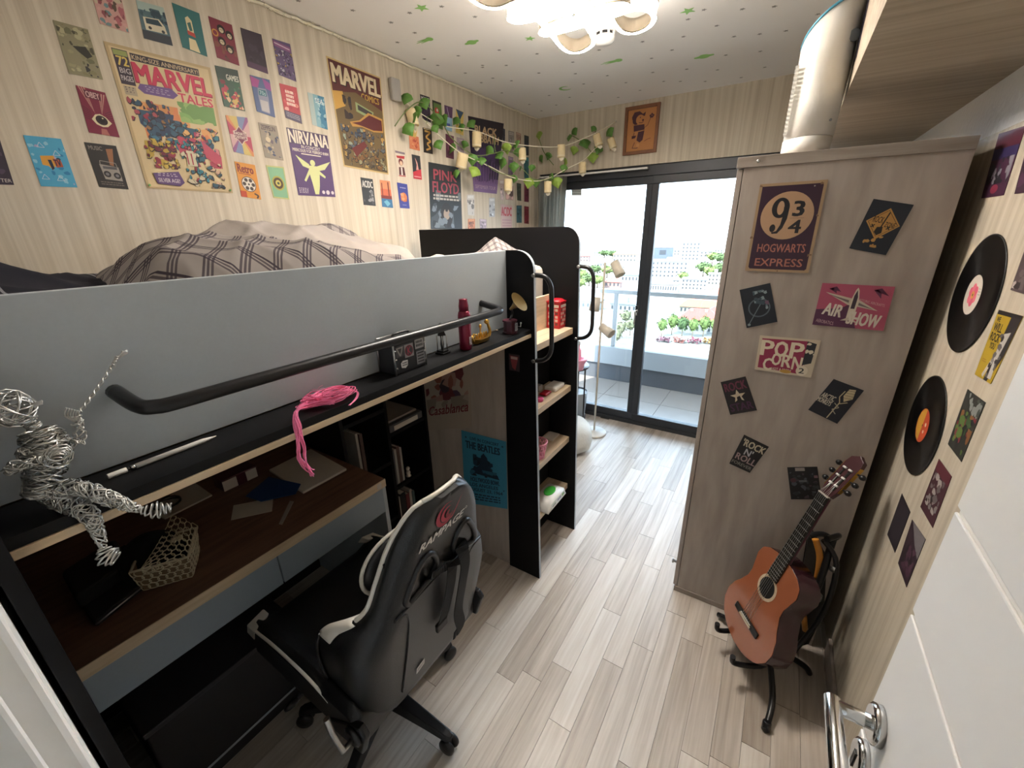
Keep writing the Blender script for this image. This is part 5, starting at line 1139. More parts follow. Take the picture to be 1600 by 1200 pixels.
# ------------------------------------------------------------------ air purifier on the wardrobe
ap = thing('air_purifier', 'tall white oval air purifier with slanted blue edged top on the wardrobe', 'air purifier', (0,1.86,1.8955))
AC = V((.004,1.865,1.8955)); oval = lambda s, z, dx=0: [(AC.x+dx+.070*s*math.cos(a), AC.y+.095*s*math.sin(a), z) for a in [2*PI*k/40 for k in range(40)]]
part('foot', MB().loft([oval(.97,1.896,-.008), oval(1.0,1.945,-.006)]), 'whiteplastic', ap)
def slant(s, z0): return [(x, y, z0+.42*max(0,(x-AC.x+.07)/.14)**.6*.24) for x, y, z in oval(s, 0, .0)]
part('shell', MB().loft([oval(1.0,1.9465,-.005), oval(1.0,2.05,-.002), oval(1.02,2.15,0), slant(1.03,2.205)]), 'whiteplastic', ap)
part('blue_rim', MB().loft([slant(1.035,2.2055), slant(1.035,2.213)], caps=False), mat('sky_blue_rim','#5aa8c8',.35), ap, solid=.003); part('top_panel', MB().loft([slant(1.02,2.206), slant(.98,2.212)]), mat('dark_grille','#3c4a55',.5), ap)
for k in range(16): part('vent_rib', B((AC.x-.0755,AC.y-.075,1.96+.012*k),(AC.x-.066,AC.y-.02,1.966+.012*k)), 'whiteplastic', ap)
part('button', MB().lathe([(.004,0),(.004,.002)], (AC.x+.045,AC.y-.0745,1.985), (.4,-1,0), 10), 'greybin', ap); part('grip', MB().lathe([(.016,0),(.016,.003)], (AC.x+.058,AC.y-.062,2.20), (.6,-1,0), 16), 'greybin', ap)
# ------------------------------------------------------------------ floor lamp
b0 = at(928, 676, 2, 0); tp = at(948, 410, 1, b0.y)
lf = thing('floor_lamp', 'slender pale floor lamp with three little can shades by the glass door', 'lamp', b0)
part('base', MB().lathe([(0,0),(.105,0),(.105,.012),(.098,.018),(.012,.020),(.012,.03)], b0, n=32), 'whiteplastic', lf)
part('pole', MB().tube([b0+V((0,0,.02)), V((tp.x-.012,b0.y,tp.z))], .0085, 10), 'lampwhite', lf)
for px, py, ax, jx, jy in ((965,420,(.55,-.25,-.8),947,424), (930,475,(-.10,-.1,-1),943,473), (948,516,(.85,-.3,-.42),940,512)):
    c = at(px, py, 1, b0.y-.02); j = at(jx, jy, 1, b0.y); A_ = V(ax).normalized()
    s_ = part('shade', MB().lathe([(.0,-.055),(.036,-.055),(.040,.055),(.037,.055),(.033,-.05)], c, A_, 20), 'lampwhite', lf)
    part('joint', MB().tube([j, c-A_*.02], .005, 8), 'lampwhite', s_); part('bulb', MB().ball(c+A_*.02, .022, 10), 'whiteplastic', s_)
cd_ = MB(); cd_.tube(smooth([b0+V((-.08,.03,.018)), b0+V((-.15,.08,.006)), b0+V((-.11,.15,.005)), b0+V((-.22,.12,.005)), b0+V((-.30,.25,.005))], 6), .004, 6); part('cord', cd_, 'whiteplastic', lf)
# plant table, bin, pouf at the far end of the bed
pt = thing('plant_table', 'small table on thin black legs half hidden behind the bed headboard', 'table', (-1.55,3.05,0))
lg = at(907, 640, 1, 2.95)
part('table_top', MB().lathe([(0,.60),(.17,.60),(.17,.615),(0,.615)], (lg.x-.16,3.04,0), n=28), 'blackmetal', pt)
for a in range(4): x, y = lg.x-.16+.16*math.cos(R(-8+90*a)), 3.04+.16*math.sin(R(-8+90*a)); part('leg', MB().tube([(x,y,0),(x*.98-.02*0+lg.x*.02,y,.60)], .007, 8), 'blackmetal', pt)
c = at(906, 574, 1, 2.95); fp = thing('pink_pot', 'pink ruffled pot standing on the black legged table', 'pot', (lg.x-.05,2.95,.616))
part('pot', MB().lathe([(.0,.0),(.045,.0),(.055,.05),(.075,.085),(.078,.095),(.05,.09),(.0,.05)], (lg.x-.04,2.95,.616), n=20), 'pinkpale', fp); part('bottle', MB().lathe([(.0,.05),(.024,.052),(.024,.16),(.012,.18),(.012,.205),(0,.206)], (lg.x-.04,2.95,.616), n=16), 'pinkpale', fp); part('cap', MB().lathe([(.015,.206),(.015,.235),(0,.236)], (lg.x-.04,2.95,.616), n=14), 'whiteplastic', fp)
c = at(898, 655, 2, .0); bn = thing('waste_bin', 'round grey bin standing on thin legs next to the floor lamp', 'bin', (-1.36,2.9,0)); bc_ = at(897, 668, 2, 0)
part('bin_body', MB().lathe([(.0,.10),(.085,.10),(.105,.36),(.100,.36),(.08,.11)], bc_, n=28), 'greybin', bn); part('liner', MB().lathe([(.098,.352),(.0,.345)], bc_, n=24), 'blackplastic', bn)
for a in range(4): part('leg', MB().tube([bc_+V((.085*math.cos(R(20+90*a)),.085*math.sin(R(20+90*a)),0)), bc_+V((.09*math.cos(R(20+90*a)),.09*math.sin(R(20+90*a)),.14))], .006, 6), 'alu', bn)
pc = at(905, 715, 2, .0)+V((-.20,.10,0)); pf = thing('floor_pouf', 'cream quilted floor cushion tucked behind the bed headboard', 'pouf', pc)
mb = MB().loft([[(pc.x+.245*s*(1+.03*math.cos(6*a))*math.cos(a), pc.y+.245*s*(1+.03*math.cos(6*a))*math.sin(a), z) for a in [2*PI*k/48 for k in range(48)]] for s, z in ((.75,.003),(.95,.04),(1.0,.10),(.96,.17),(.80,.215),(.45,.235),(.05,.238))]); part('cushion', mb, 'pouf', pf)

# ------------------------------------------------------------------ framed picture on the far wall
q = [at(x, y, 1, 3.437) for x, y in ((978,169),(1033,160),(1026,238),(974,243))]; x0, x1 = (q[0].x+q[3].x)/2, (q[1].x+q[2].x)/2; z1, z0 = q[0].z, q[2].z
fp = thing('framed_picture', 'wooden framed bear in a hat holding a flower, burnt into wood', 'picture', ((x0+x1)/2,3.43,(z0+z1)/2))
mb = MB(); f_ = .022; mb.box((x0,3.418,z0),(x0+f_,3.436,z1)).box((x1-f_,3.418,z0),(x1,3.436,z1)).box((x0+f_,3.418,z1-f_),(x1-f_,3.436,z1)).box((x0+f_,3.418,z0),(x1-f_,3.436,z0+f_)); part('frame', mb, mat('walnut_frame','#7b4e31',.45,var=.15,vscale=40), fp, .002)
p = Print(V((x0+f_,3.432,z1-f_)), V((x1-f_,3.432,z1-f_)), V((x1-f_,3.432,z0+f_)), V((x0+f_,3.432,z0+f_)), (0,-1,0), '#bb7f49'); d_ = '#4a2431'
p.circ(.30,.26,.13,d_); p.poly([(.14,.17),(.22,.06),(.40,.05),(.52,.12),(.62,.08),(.60,.17),(.16,.24)],d_); p.circ(.44,.25,.15,'#bb7f49'); p.circ(.44,.20,.02,d_,8); p.circ(.54,.27,.035,d_,10); p.path([(.40,.32),(.50,.33),(.56,.31)],.02,d_)
p.poly([(.22,.37),(.60,.37),(.62,.50),(.24,.52)],d_); p.poly([(.40,.54),(.62,.52),(.58,.74),(.48,.80),(.36,.74)],d_); p.poly([(.18,.62),(.34,.62),(.30,.68),(.18,.69)],d_); p.path([(.26,.54),(.24,.62)],.02,d_); p.path([(.30,.78),(.22,.92),(.40,.93),(.46,.82)],.02,d_); p.circ(.42,.86,.06,'#c98f58')
p.path([(.60,.46),(.72,.40),(.80,.24)],.015,d_)
for du, dv in ((0,-.03),(.05,0),(-.05,0),(.02,.03),(-.03,.03)): p.circ(.84+du,.19+dv,.035,d_,10)
p.path([(.64,.78),(.74,.74),(.86,.72)],.02,'#7d4a35'); p.build('burnt_panel', '', None, parent=fp)
part('nail', MB().lathe([(.003,0),(.004,.006)], ((x0+x1)/2,3.436,z1+.012), (0,-1,0), 8), 'steel', fp)

# ------------------------------------------------------------------ string lights and ivy across the corner
def plane2(a, b): n = V((b-a).to_tuple()).cross(V((0,0,1))).normalized(); return n, n.dot(a)
aL = at(628, 146, 0, LW+.02); aR = at(962, 190, 1, 3.42); aL2 = at(690, 195, 0, LW+.02)
nA = plane2(aL2, aR); nB = plane2(at(660,185,0,LW+.02), at(940,230,1,3.40))
P_A = lambda x, y: atp(x, y, *nA); P_B = lambda x, y: atp(x, y, *nB)
def lantern(root, c, r, h, tilt, tail=True):
    A_ = V((tilt, .1*tilt, 1)).normalized(); l = part('lantern', MB().lathe([(r*.35,h*.5),(r*.96,h*.48),(r,h*.40),(r,-h*.42),(r*.94,-h*.5),(r*.85,-h*.5),(r*.85,h*.38)], c, A_, 16), 'lantern', root)
    part('seam', MB().lathe([(r*1.02,-h*.36),(r*1.02,-h*.40)], c, A_, 16), 'string', l)
    if tail:
        g = random.Random(int(c.x*1e4)); part('bow', MB().loft([[c-A_*(h*.5)+V((a*r*.9,0,0)) , c-A_*(h*.5+.012)+V((a*r*.8,.004,0)), c-A_*(h*.5+.022)+V((a*r*.2,.003,0)), c-A_*(h*.5+.008)] for a in (-.7,-.2,.3,.8)], sm=False), 'string', l)
s1 = thing('string_light', 'upper pale string of wooden lantern lights sagging across the corner', 'string light', aR)
part('cord', MB().tube(smooth([at(613,140,0,LW+.02), at(640,165,0,LW+.02), at(690,195,0,LW+.025), P_A(745,205), P_A(790,222), P_A(840,229), P_A(880,228), P_A(915,215), P_A(940,203), at(962,190,1,3.43)], 6), .0028, 6), 'string', s1)
for px, py, r, h, t in ((745,218,.030,.085,.08), (816,241,.026,.075,-.05), (877,236,.028,.080,.0), (934,219,.028,.080,-.38)): lantern(s1, P_A(px, py), r, h, t)
q_ = at(614,141,0,LW); part('battery_box', B((LW+.002,q_.y-.032,q_.z-.05),(LW+.03,q_.y+.032,q_.z+.05)), 'smoke', s1, .008, 3)
part('hook', MB().tube(smooth([at(612,127,0,LW+.002), at(612,127,0,LW+.02), at(614,133,0,LW+.02)], 4), .003, 6), 'blackmetal', s1)
s2 = thing('string_light', 'lower pale string of wooden lantern lights hanging in front of the curtain', 'string light', at(940,230,1,3.40))
part('cord', MB().tube(smooth([at(660,185,0,LW+.02), P_B(690,215), P_B(722,240), P_B(765,260), P_B(800,277), P_B(835,283), P_B(858,278), P_B(885,264), P_B(912,250), P_B(930,232), P_B(940,228)], 6), .0028, 6), 'string', s2)
for px, py, r, h, t in ((722,251,.034,.085,.30), (794,289,.028,.075,.05), (856,292,.027,.075,.0), (910,262,.027,.075,-.05)): lantern(s2, P_B(px, py), r, h, t)
lantern(s2, at(956,224,1,3.395), .027, .075, -.4); lantern(s2, at(644,184,0,LW+.035), .028, .085, -.25)
iv = thing('ivy_garland', 'artificial ivy garland with drooping green leaves draped across the corner', 'ivy', at(700,210,0,LW+.02))
nl = random.Random(21)
LS = [(0,0),(.30,.10),(.50,.38),(.36,.56),(.20,.74),(0,1.0),(-.20,.74),(-.36,.56),(-.50,.38),(-.30,.10)]
leaf_me = {}
def leaf(c, s, pale):
    k = 'leafpale' if pale else 'leaf'
    if k not in leaf_me:
        mb = MB(); mb.add([V((x, .12*abs(x)-.06*y*y, -y)) for x, y in LS]+[V((0,.05,-.35))], [(i, (i+1) % 10, 10) for i in range(10)], sm=True)
        o = part('leaf', mb, k, None, solid=.012); o.parent = iv; leaf_me[k] = o
    else:
        o = leaf_me[k].copy(); COL.objects.link(o)
    o.location = c-iv.location; o.scale = (s*1.15, s, s); o.rotation_euler = (nl.uniform(-.5,.4), nl.uniform(-.6,.6), nl.uniform(-1.0,.6)+.3)
onL = lambda x, y, d=.055: at(x, y, 0, LW+d)
onK = lambda x, y, d=.055: at(x, y, 1, 3.437-d)
for x, y, f, s, pl in ((637,150,onL,.085,0),(660,158,onL,.08,0),(650,170,onL,.075,0),(645,183,onL,.08,0),(633,198,onL,.09,0),(668,187,onL,.06,0),(684,182,onL,.10,0),(690,186,onL,.09,0),(677,200,onL,.06,0),(682,224,onL,.075,0),(716,188,onL,.07,0),(720,198,onL,.06,0),(733,193,onL,.075,0),(709,228,onL,.085,0),(728,225,onL,.06,0),
    (738,245,P_B,.09,0),(752,250,P_B,.075,0),(745,266,P_B,.095,1),(712,270,P_B,.065,0),(768,233,P_A,.085,0),(778,243,P_A,.075,0),(790,228,P_A,.09,1),(786,250,P_A,.10,0),(803,258,P_B,.085,0),(806,225,P_A,.075,0),(808,236,P_A,.08,0),(813,265,P_B,.05,0),(804,278,P_B,.07,0),(828,283,P_B,.09,1),(838,285,P_B,.075,0),(832,262,P_B,.06,0),
    (842,210,onK,.085,1),(843,248,onK,.08,0),(858,243,onK,.075,0),(895,206,onK,.075,0),(890,215,onK,.07,0),(912,222,onK,.11,0),(898,233,onK,.085,1),(930,202,onK,.06,0),(950,206,onK,.09,0),(938,232,onK,.085,0),(926,243,onK,.10,1),(868,282,P_B,.10,1),(863,275,P_B,.085,0),(884,252,P_B,.075,1),(882,262,P_B,.07,0)):
    leaf(f(x, y-5), s*.80, pl)
for pts in ([onL(617,197),onL(636,172),onL(660,160),onL(690,190),onL(705,215),P_B(740,242),P_B(770,240),P_A(790,235),P_A(810,240)], [P_A(800,250),P_B(815,262),P_B(835,280),P_B(865,280)], [P_A(772,212),P_A(775,238),P_A(790,250)], [onK(842,215),onK(850,238),onK(865,258)], [onK(890,210),onK(910,222),onK(926,240)], [onK(930,205),onK(940,222),onK(938,235)], [P_B(752,250),P_B(775,268),P_B(805,276)]):
    part('stem', MB().tube(smooth(pts, 6), .003, 6), 'vine', iv)
part('pin', MB().ball(at(962,190,1,3.434), .006, 8), 'steel', s1)
# ------------------------------------------------------------------ posters and cards on the walls
def card(corners, base, label, art=None, plane='L', name='wall_card', cat='card', **k):
    p = pr(corners, plane, base, **k)
    if art: art(p)
    return p.build(name, label, cat)
def frame_(p, c, t=.04): p.rect(0,0,1,t*.7,c); p.rect(0,1-t*.7,1,1,c); p.rect(0,0,t,1,c); p.rect(1-t,0,1,1,c)
GL_ = 'small picture cards in rows on the left wall'
def a_(p): T(p,'TTER',.42,.88,.95,.95,'#cfc7c0',.0); p.blobs(.1,.1,.9,.8,['#3a3040','#51465a','#2b2531'],14,.16,1)
card(((-52,196),(-2,213),(22,289),(-22,288)), '#3b3342', 'dark purple card cut off by the photo edge, left of the blue card', a_)
def a_(p):
    p.blobs(.02,.02,.98,.98,['#2c7fae','#8fc4d6','#1e3a52','#a9a3c4','#4aa0c8'],30,.09,2); p.poly([(.25,.38),(.62,.36),(.64,.52),(.48,.66),(.40,.58),(.24,.56)],'#d59a3c'); p.poly([(.56,.42),(.78,.44),(.80,.58),(.60,.60)],'#b0573a'); p.poly([(.42,.45),(.52,.45),(.54,.62),(.46,.66)],'#23344a'); T(p,'TV',.58,.44,.76,.57,'#2b2a3a',.03)
    for u, v in ((.35,.16),(.72,.30),(.60,.82),(.2,.80)): p.path([(u-.1,v+.05),(u,v-.05),(u+.1,v+.05),(u-.1,v+.05)],.015,'#c9cfd8')
card(((36,211),(95,217),(121,293),(64,291)), '#4ba3c7', 'bright blue card with yellow block letters, lowest at the left', a_)
def a_(p): p.blobs(.03,.03,.97,.97,['#6d6a4f','#9a9472','#4c4a3a','#85805f','#b0a885'],46,.12,3); p.poly([(.35,.42),(.75,.38),(.88,.55),(.70,.62),(.5,.52)],'#33322c'); p.blobs(.55,.72,.98,.97,['#3a393a','#4a4846'],6,.12,4)
card(((82,31),(137,46),(161,125),(108,115)), '#8b866a', 'olive card with a mossy stone pattern, upper left', a_)
def a_(p):
    for k in range(7): p.poly([(.40,.55),(.02+.045*k,.0),(.045+.045*k,.0)], '#d9b8a4' if k % 2 else '#a34b52')
    for k in range(7): p.poly([(.62,.55),(.68+.045*k,.06),(.705+.045*k,.06)], '#d9b8a4' if k % 2 else '#a34b52')
    p.rect(.22,.05,.76,.22,'#5d2436'); T(p,'OBEY',.26,.07,.72,.20,'#c9a3a0',.03)
    for k in range(6): p.line(.02,.42+.05*k,.26,.50+.04*k,.015,'#3d1426'); p.line(.98,.42+.05*k,.74,.50+.04*k,.015,'#3d1426')
    p.poly([(.22,.68),(.38,.56),(.55,.53),(.72,.58),(.88,.70),(.70,.80),(.52,.82),(.34,.78)],'#d8cba6'); p.circ(.55,.67,.20,'#2a1a22'); p.circ(.55,.67,.10,'#0f0a0d'); p.circ(.60,.62,.03,'#d8cba6',8); p.poly([(.45,.86),(.62,.86),(.68,1),(.40,1)],'#b06a62')
card(((118,133),(164,145),(187,215),(139,207)), '#7b1d3c', 'crimson card with one large eye under red and white rays', a_)
def a_(p): p.poly([(.62,.10),(.85,.08),(.72,.48),(.60,.46)],'#9c6a4a'); p.poly([(.25,.46),(.86,.50),(.88,.82),(.30,.80)],'#9a948c'); p.circ(.42,.68,.12,'#26262a'); p.circ(.74,.70,.12,'#26262a'); p.circ(.42,.68,.06,'#77757a'); p.circ(.74,.70,.06,'#77757a'); p.rect(.34,.50,.80,.56,'#55565a'); p.path([(.28,.46),(.30,.38),(.80,.41),(.82,.49)],.02,'#9a948c'); T(p,'MUSIC',.08,.06,.50,.15,'#8d857c',.01); p.lines(.1,.86,.9,.96,2,'#6d665e',3)
card(((131,222),(181,228),(201,296),(155,292)), '#2c2b2c', 'black card with a grey portable stereo', a_)
def a_(p): p.blobs(.02,.02,.98,.98,['#b0656d','#d0a09a','#6d8a8f','#8f4f56','#c2b59a','#5a4b3f'],36,.13,5)
card(((143,-8),(190,0),(202,52),(156,37)), '#c79a92', 'pink patterned card cut by the top of the photo', a_)
def a_(p): p.rect(0,0,1,.22,'#a9bdb6'); p.blobs(.0,.12,1,.46,['#3d5a63','#5d7a7c','#2d4450'],16,.16,6); p.poly([(.12,.40),(.70,.36),(.86,.52),(.90,.72),(.14,.74)],'#d6cfb5'); p.poly([(.20,.42),(.66,.39),(.78,.54),(.20,.56)],'#2f4650'); p.circ(.30,.66,.06,'#3a3f44'); p.circ(.76,.68,.06,'#3a3f44'); p.rect(0,.76,1,1,'#333a44')
card(((212,0),(255,12),(270,72),(225,60)), '#516d76', 'blue card with a cream camper van', a_)
def a_(p): p.poly([(.38,.24),(.50,.18),(.62,.26),(.62,.62),(.38,.62)],'#d8cba0'); p.poly([(.42,.35),(.56,.30),(.58,.50),(.46,.52)],'#3f6a63'); p.poly([(.36,.52),(.64,.54),(.66,.64),(.36,.62)],'#b6453d'); p.poly([(.36,.70),(.62,.70),(.72,.98),(.30,.98)],'#d8cba0')
card(((268,4),(311,21),(324,89),(285,74)), '#2f6f6f', 'teal card with a cream arched figure shape', a_)
def a_(p):
    p.blobs(.02,.5,.98,.98,['#6a3a3a','#7f4a3f','#4f2a30'],12,.16,7)
    for u, v in ((.45,.22),(.78,.30),(.38,.52),(.68,.66)): p.circ(u,v,.17,'#1d1518'); p.circ(u,v+.025,.10,'#cbbd9d'); p.rect(u-.06,v,u-.02,v+.02,'#1d1518'); p.rect(u+.02,v,u+.06,v+.02,'#1d1518')
    p.ring(.15,.36,.14,.05,'#c08a3e')
card(((325,25),(362,39),(374,103),(339,90)), '#7d2b3d', 'maroon card with four dark haired faces', a_)
card(((375,43),(408,54),(419,116),(387,104)), '#372b38', 'nearly plain dark purple card in the top row', lambda p: (p.rect(.0,.84,1,1,'#51364f'), p.blobs(.1,.2,.9,.8,['#3f3342','#322633'],9,.2,8)))
def a_(p): p.poly([(.0,.04),(.95,.10),(.95,.24),(.0,.18)],'#8d5a86'); p.comic(.02,.25,.98,.97,['#6a5a80','#8f86a0','#3d3350','#b4aebb','#c2a04a','#55406b'],70,.08,9); p.line(.05,.10,.9,.17,.05,'#d0b9c9')
card(((425,60),(453,69),(463,128),(436,117)), '#655478', 'lilac comic style card at the right end of the top row', a_)
# big comic poster
def a_(p):
    p.rect(.03,.02,.97,.985,'#cdb88f'); p.rect(.05,.03,.18,.26,'#3a2f3d'); p.rect(.055,.035,.175,.07,'#8f9a5a'); T(p,'72',.07,.075,.165,.135,'#d2b75c',.03); T(p,'BIG',.07,.15,.165,.185,'#b7adb0',.02); T(p,'PAGES',.065,.20,.17,.235,'#b7adb0',.02)
    p.rect(.20,.035,.86,.085,'#2d2630'); T(p,'KING-SIZE ANNIVERSARY!',.21,.045,.85,.076,'#bfa98a',.02); T(p,'MARVEL',.193,.10,.957,.232,'#7d1f38',.05); T(p,'MARVEL',.20,.095,.95,.225,'#c23555',.04); T(p,'TALES',.58,.245,.95,.31,'#c23555',.03)
    p.poly([(.22,.235),(.52,.225),(.58,.265),(.52,.30),(.24,.30),(.19,.27)],'#6a4f86'); p.lines(.26,.245,.50,.29,3,'#a996b5',4,.4); p.rect(.06,.27,.17,.33,'#a89b84'); p.lines(.07,.275,.16,.32,3,'#5a4a50',5)
    p.blobs(.15,.36,.85,.62,['#c98a52','#d59a60','#cf7f50'],14,.14,10,.3); p.blobs(.55,.31,.95,.46,['#8fb06a','#7fa860','#6d9452'],9,.12,11,.3)
    p.blobs(.12,.42,.6,.70,['#2a4058','#33526a','#2d3f5a'],12,.11,81,.3); p.blobs(.40,.50,.9,.80,['#2f6f7d','#a33a50','#b8455c','#2b5468'],14,.10,82,.3); p.blobs(.10,.64,.40,.82,['#7d2636','#8d2a3c','#b89a3f'],9,.09,83,.3)
    p.comic(.05,.34,.45,.52,['#8f2f45','#2f4f66','#a34b55','#2a2f45'],34,.036,12); p.comic(.15,.46,.62,.66,['#2d4a63','#35576d','#23364d','#8f6a45','#3f6f86'],50,.038,13)
    p.comic(.50,.48,.95,.70,['#a8405a','#357a85','#2f4d66','#c87a80','#d8a96a'],52,.036,14); p.poly([(.72,.58),(.93,.70),(.92,.80),(.74,.72)],'#b5475c'); p.comic(.08,.62,.42,.84,['#8d2a3c','#b99a3f','#6d2433','#c2a64a'],44,.036,15)
    p.comic(.45,.62,.72,.96,['#2f7a86','#357f8d','#2a5f70','#9d2f45','#c8bda0'],54,.036,16); p.poly([(.52,.68),(.60,.68),(.62,.80),(.50,.80)],'#c8bda0'); p.line(.52,.70,.52,.79,.015,'#9d2f45'); p.line(.57,.70,.57,.79,.015,'#9d2f45'); p.comic(.72,.76,.92,.97,['#2d4f5c','#202a35','#375d66','#c9a58a'],26,.032,17)
    p.poly([(.10,.88),(.38,.855),(.42,.94),(.36,.97),(.12,.96)],'#5a4272'); T(p,'SILVER AGE!',.14,.915,.37,.945,'#cfc3c8',.01,0,-.0); p.lines(.14,.875,.36,.905,2,'#b7a8bc',6)
    for u, v in ((.03,.985),(.965,.985)): p.circ(u,v-.01,.012,'#4f9a4a',10)
card(((161,64),(328,106),(364,302),(230,294)), '#b59f78', 'large yellowed comic poster with red lettering and purple speech panels', a_, name='wall_poster', cat='poster')
def a_(p): p.rect(0,0,1,.3,'#35453f'); p.text('GAMES',.4,.16,.95,.30,'#cfd0c0',.02); p.blobs(.05,.32,.95,.65,['#4a7a5a','#7d3a44','#b04a55','#3a5f4a'],20,.14,18); p.blobs(.05,.62,.95,.98,['#a83a48','#c0545a','#d6b58f','#cfae6a'],22,.14,19)
card(((335,102),(371,110),(383,174),(350,166)), '#3f5a4c', 'green and red retro game card', a_)
def a_(p): p.poly([(.0,.02),(.45,.08),(.3,.3),(0,.3)],'#a04a86'); p.poly([(.6,.0),(1,.1),(1,.3),(.7,.26)],'#94508f'); p.poly([(.28,.30),(.72,.28),(.78,.5),(.74,.95),(.28,.94),(.24,.5)],'#8a8ea2'); p.poly([(.32,.34),(.68,.32),(.72,.48),(.28,.50)],'#3a6a78'); T(p,'70s',.34,.36,.66,.47,'#b9cfd2',.0); p.rect(.30,.62,.72,.92,'#b7b2b4')
card(((390,117),(421,125),(430,184),(401,174)), '#54648a', 'violet blue card with a pale bottle shape', a_)
def a_(p): p.rect(0,.0,1,.35,'#b84a52'); p.blobs(.05,.1,.95,.75,['#c95a5e','#d9867d','#a83a48','#e0aaa0'],18,.16,20); 
def b_(p): a1(p); p.rect(0,.76,1,1,'#575266'); p.lines(.1,.80,.9,.95,3,'#a9a3ae',7); p.lines(.25,.15,.75,.6,4,'#f0d8cc',8,.7)
a1 = a_
card(((436,130),(463,137),(472,194),(446,184)), '#b4474f', 'red card with white brush marks above a grey band', b_)
def a_(p): p.rect(.55,0,1,1,'#3f7d9a'); p.rect(.3,0,.6,1,'#7fa9b5'); p.blobs(.4,.02,.98,.98,['#5f95ab','#2f6380','#9fc0c8'],22,.12,21); T(p,'SEA',.4,.1,.9,.25,'#dfe8e6',.0)
card(((480,144),(506,152),(512,203),(488,195)), '#a9b9b5', 'pale blue gradient card left of the brown comic poster', a_)
def a_(p):
    cs = ['#b0455a','#d08a5a','#c9b06a','#7a86a8','#8f5a86','#c9a0a0']
    for k in range(12):
        a, b = R(30*k), R(30*k+30); f = lambda t: (.5+min(.5,max(-.5,.8*math.cos(t))), .5+min(.5,max(-.5,.8*math.sin(t)))); p.poly([(.5,.5),f(a),f((a+b)/2),f(b)], cs[k % 6])
    p.poly([(.18,.40),(.35,.36),(.5,.24),(.65,.36),(.82,.40),(.82,.60),(.65,.64),(.5,.76),(.35,.64),(.18,.60)],'#d8c3b2'); p.poly([(.20,.42),(.36,.38),(.5,.27),(.64,.38),(.80,.42),(.80,.58),(.64,.62),(.5,.73),(.36,.62),(.20,.58)],'#6f2f4a'); T(p,'RADIATE',.22,.41,.78,.49,'#e8d6c8',.02); T(p,'POSITIVITY',.18,.51,.82,.59,'#e8d6c8',.02)
card(((352,180),(386,184),(397,245),(365,237)), '#8f4a66', 'rainbow ray card with a maroon badge and two words', a_)
def a_(p): T(p,'ZEPPELIN',.1,.05,.85,.18,'#4f4048',.02); p.blobs(.05,.22,.95,.97,['#6a5f68','#b7a68d','#46506a','#8f8a7c','#3d3a44'],30,.13,22); p.circ(.36,.45,.13,'#cfbfa0')
card(((403,191),(432,197),(443,251),(414,246)), '#93887a', 'beige and grey collage card beside the rainbow card', a_)
def a_(p): T(p,'Retro',.08,.05,.85,.28,'#7d2f2a',.04); p.rect(.1,.30,.7,.33,'#a85a2c'); p.circ(.5,.60,.36,'#d5cdc0'); p.ring(.5,.60,.36,.03,'#3a2d2a')
def b_(p):
    a1(p)
    for k in range(6): p.circ(.5+.22*math.cos(R(60*k)),.6+.22*p.w/p.h*math.sin(R(60*k)),.09,'#453a38',12)
    p.circ(.5,.6,.05,'#453a38',10); p.rect(0,.82,.3,1,'#b7482e'); p.path([(.7,.85),(.9,.9),(.8,.98)],.08,'#4a3a34')
a1 = a_
card(((366,252),(398,258),(408,312),(377,307)), '#cf8a35', 'orange retro card with a white film reel', b_)
card(((415,258),(443,261),(452,312),(427,309)), '#7fae8a', 'green card with a yellow and brown disc', lambda p: (frame_(p,'#b9b87a',.06), p.circ(.5,.52,.36,'#a8a04a'), p.circ(.5,.52,.28,'#4d3a2a'), p.circ(.5,.52,.16,'#c2b35a'), p.circ(.5,.52,.07,'#3a4a3a')))
def a_(p):
    p.rect(.0,.0,1,.22,'#4a3a58'); T(p,'NIRVANA',.025,.015,.985,.205,'#ddd3c2',.03); T(p,'IN CONCERT',.28,.22,.75,.27,'#d9cdbc',.01); T(p,'MIERCOLES 9 DE FEBRERO 8:00H',.06,.28,.96,.325,'#d9cdbc',.02); p.rect(.25,.345,.75,.36,'#d9cdbc')
    c = '#c9cd94'; p.poly([(.10,.38),(.40,.50),(.44,.58),(.24,.54)],c); p.poly([(.98,.42),(.60,.52),(.58,.60),(.80,.56)],c); p.circ(.50,.475,.065,c); p.poly([(.40,.52),(.60,.52),(.64,.66),(.60,.84),(.55,.97),(.45,.97),(.42,.80),(.38,.64)],c); p.poly([(.40,.56),(.44,.60),(.26,.78),(.22,.76)],c); p.poly([(.60,.56),(.56,.62),(.78,.70),(.80,.67)],c)
    p.lines(.04,.88,.30,.97,4,'#cbbfc4',3); p.circ(.80,.93,.05,'#cbbfc4',12); p.circ(.93,.93,.04,'#cbbfc4',12); p.circ(.68,.93,.04,'#cbbfc4',12)
card(((447,199),(511,212),(524,308),(466,305)), '#56406b', 'purple concert poster with tall serif title over a pale winged shape', a_, name='wall_poster', cat='poster')
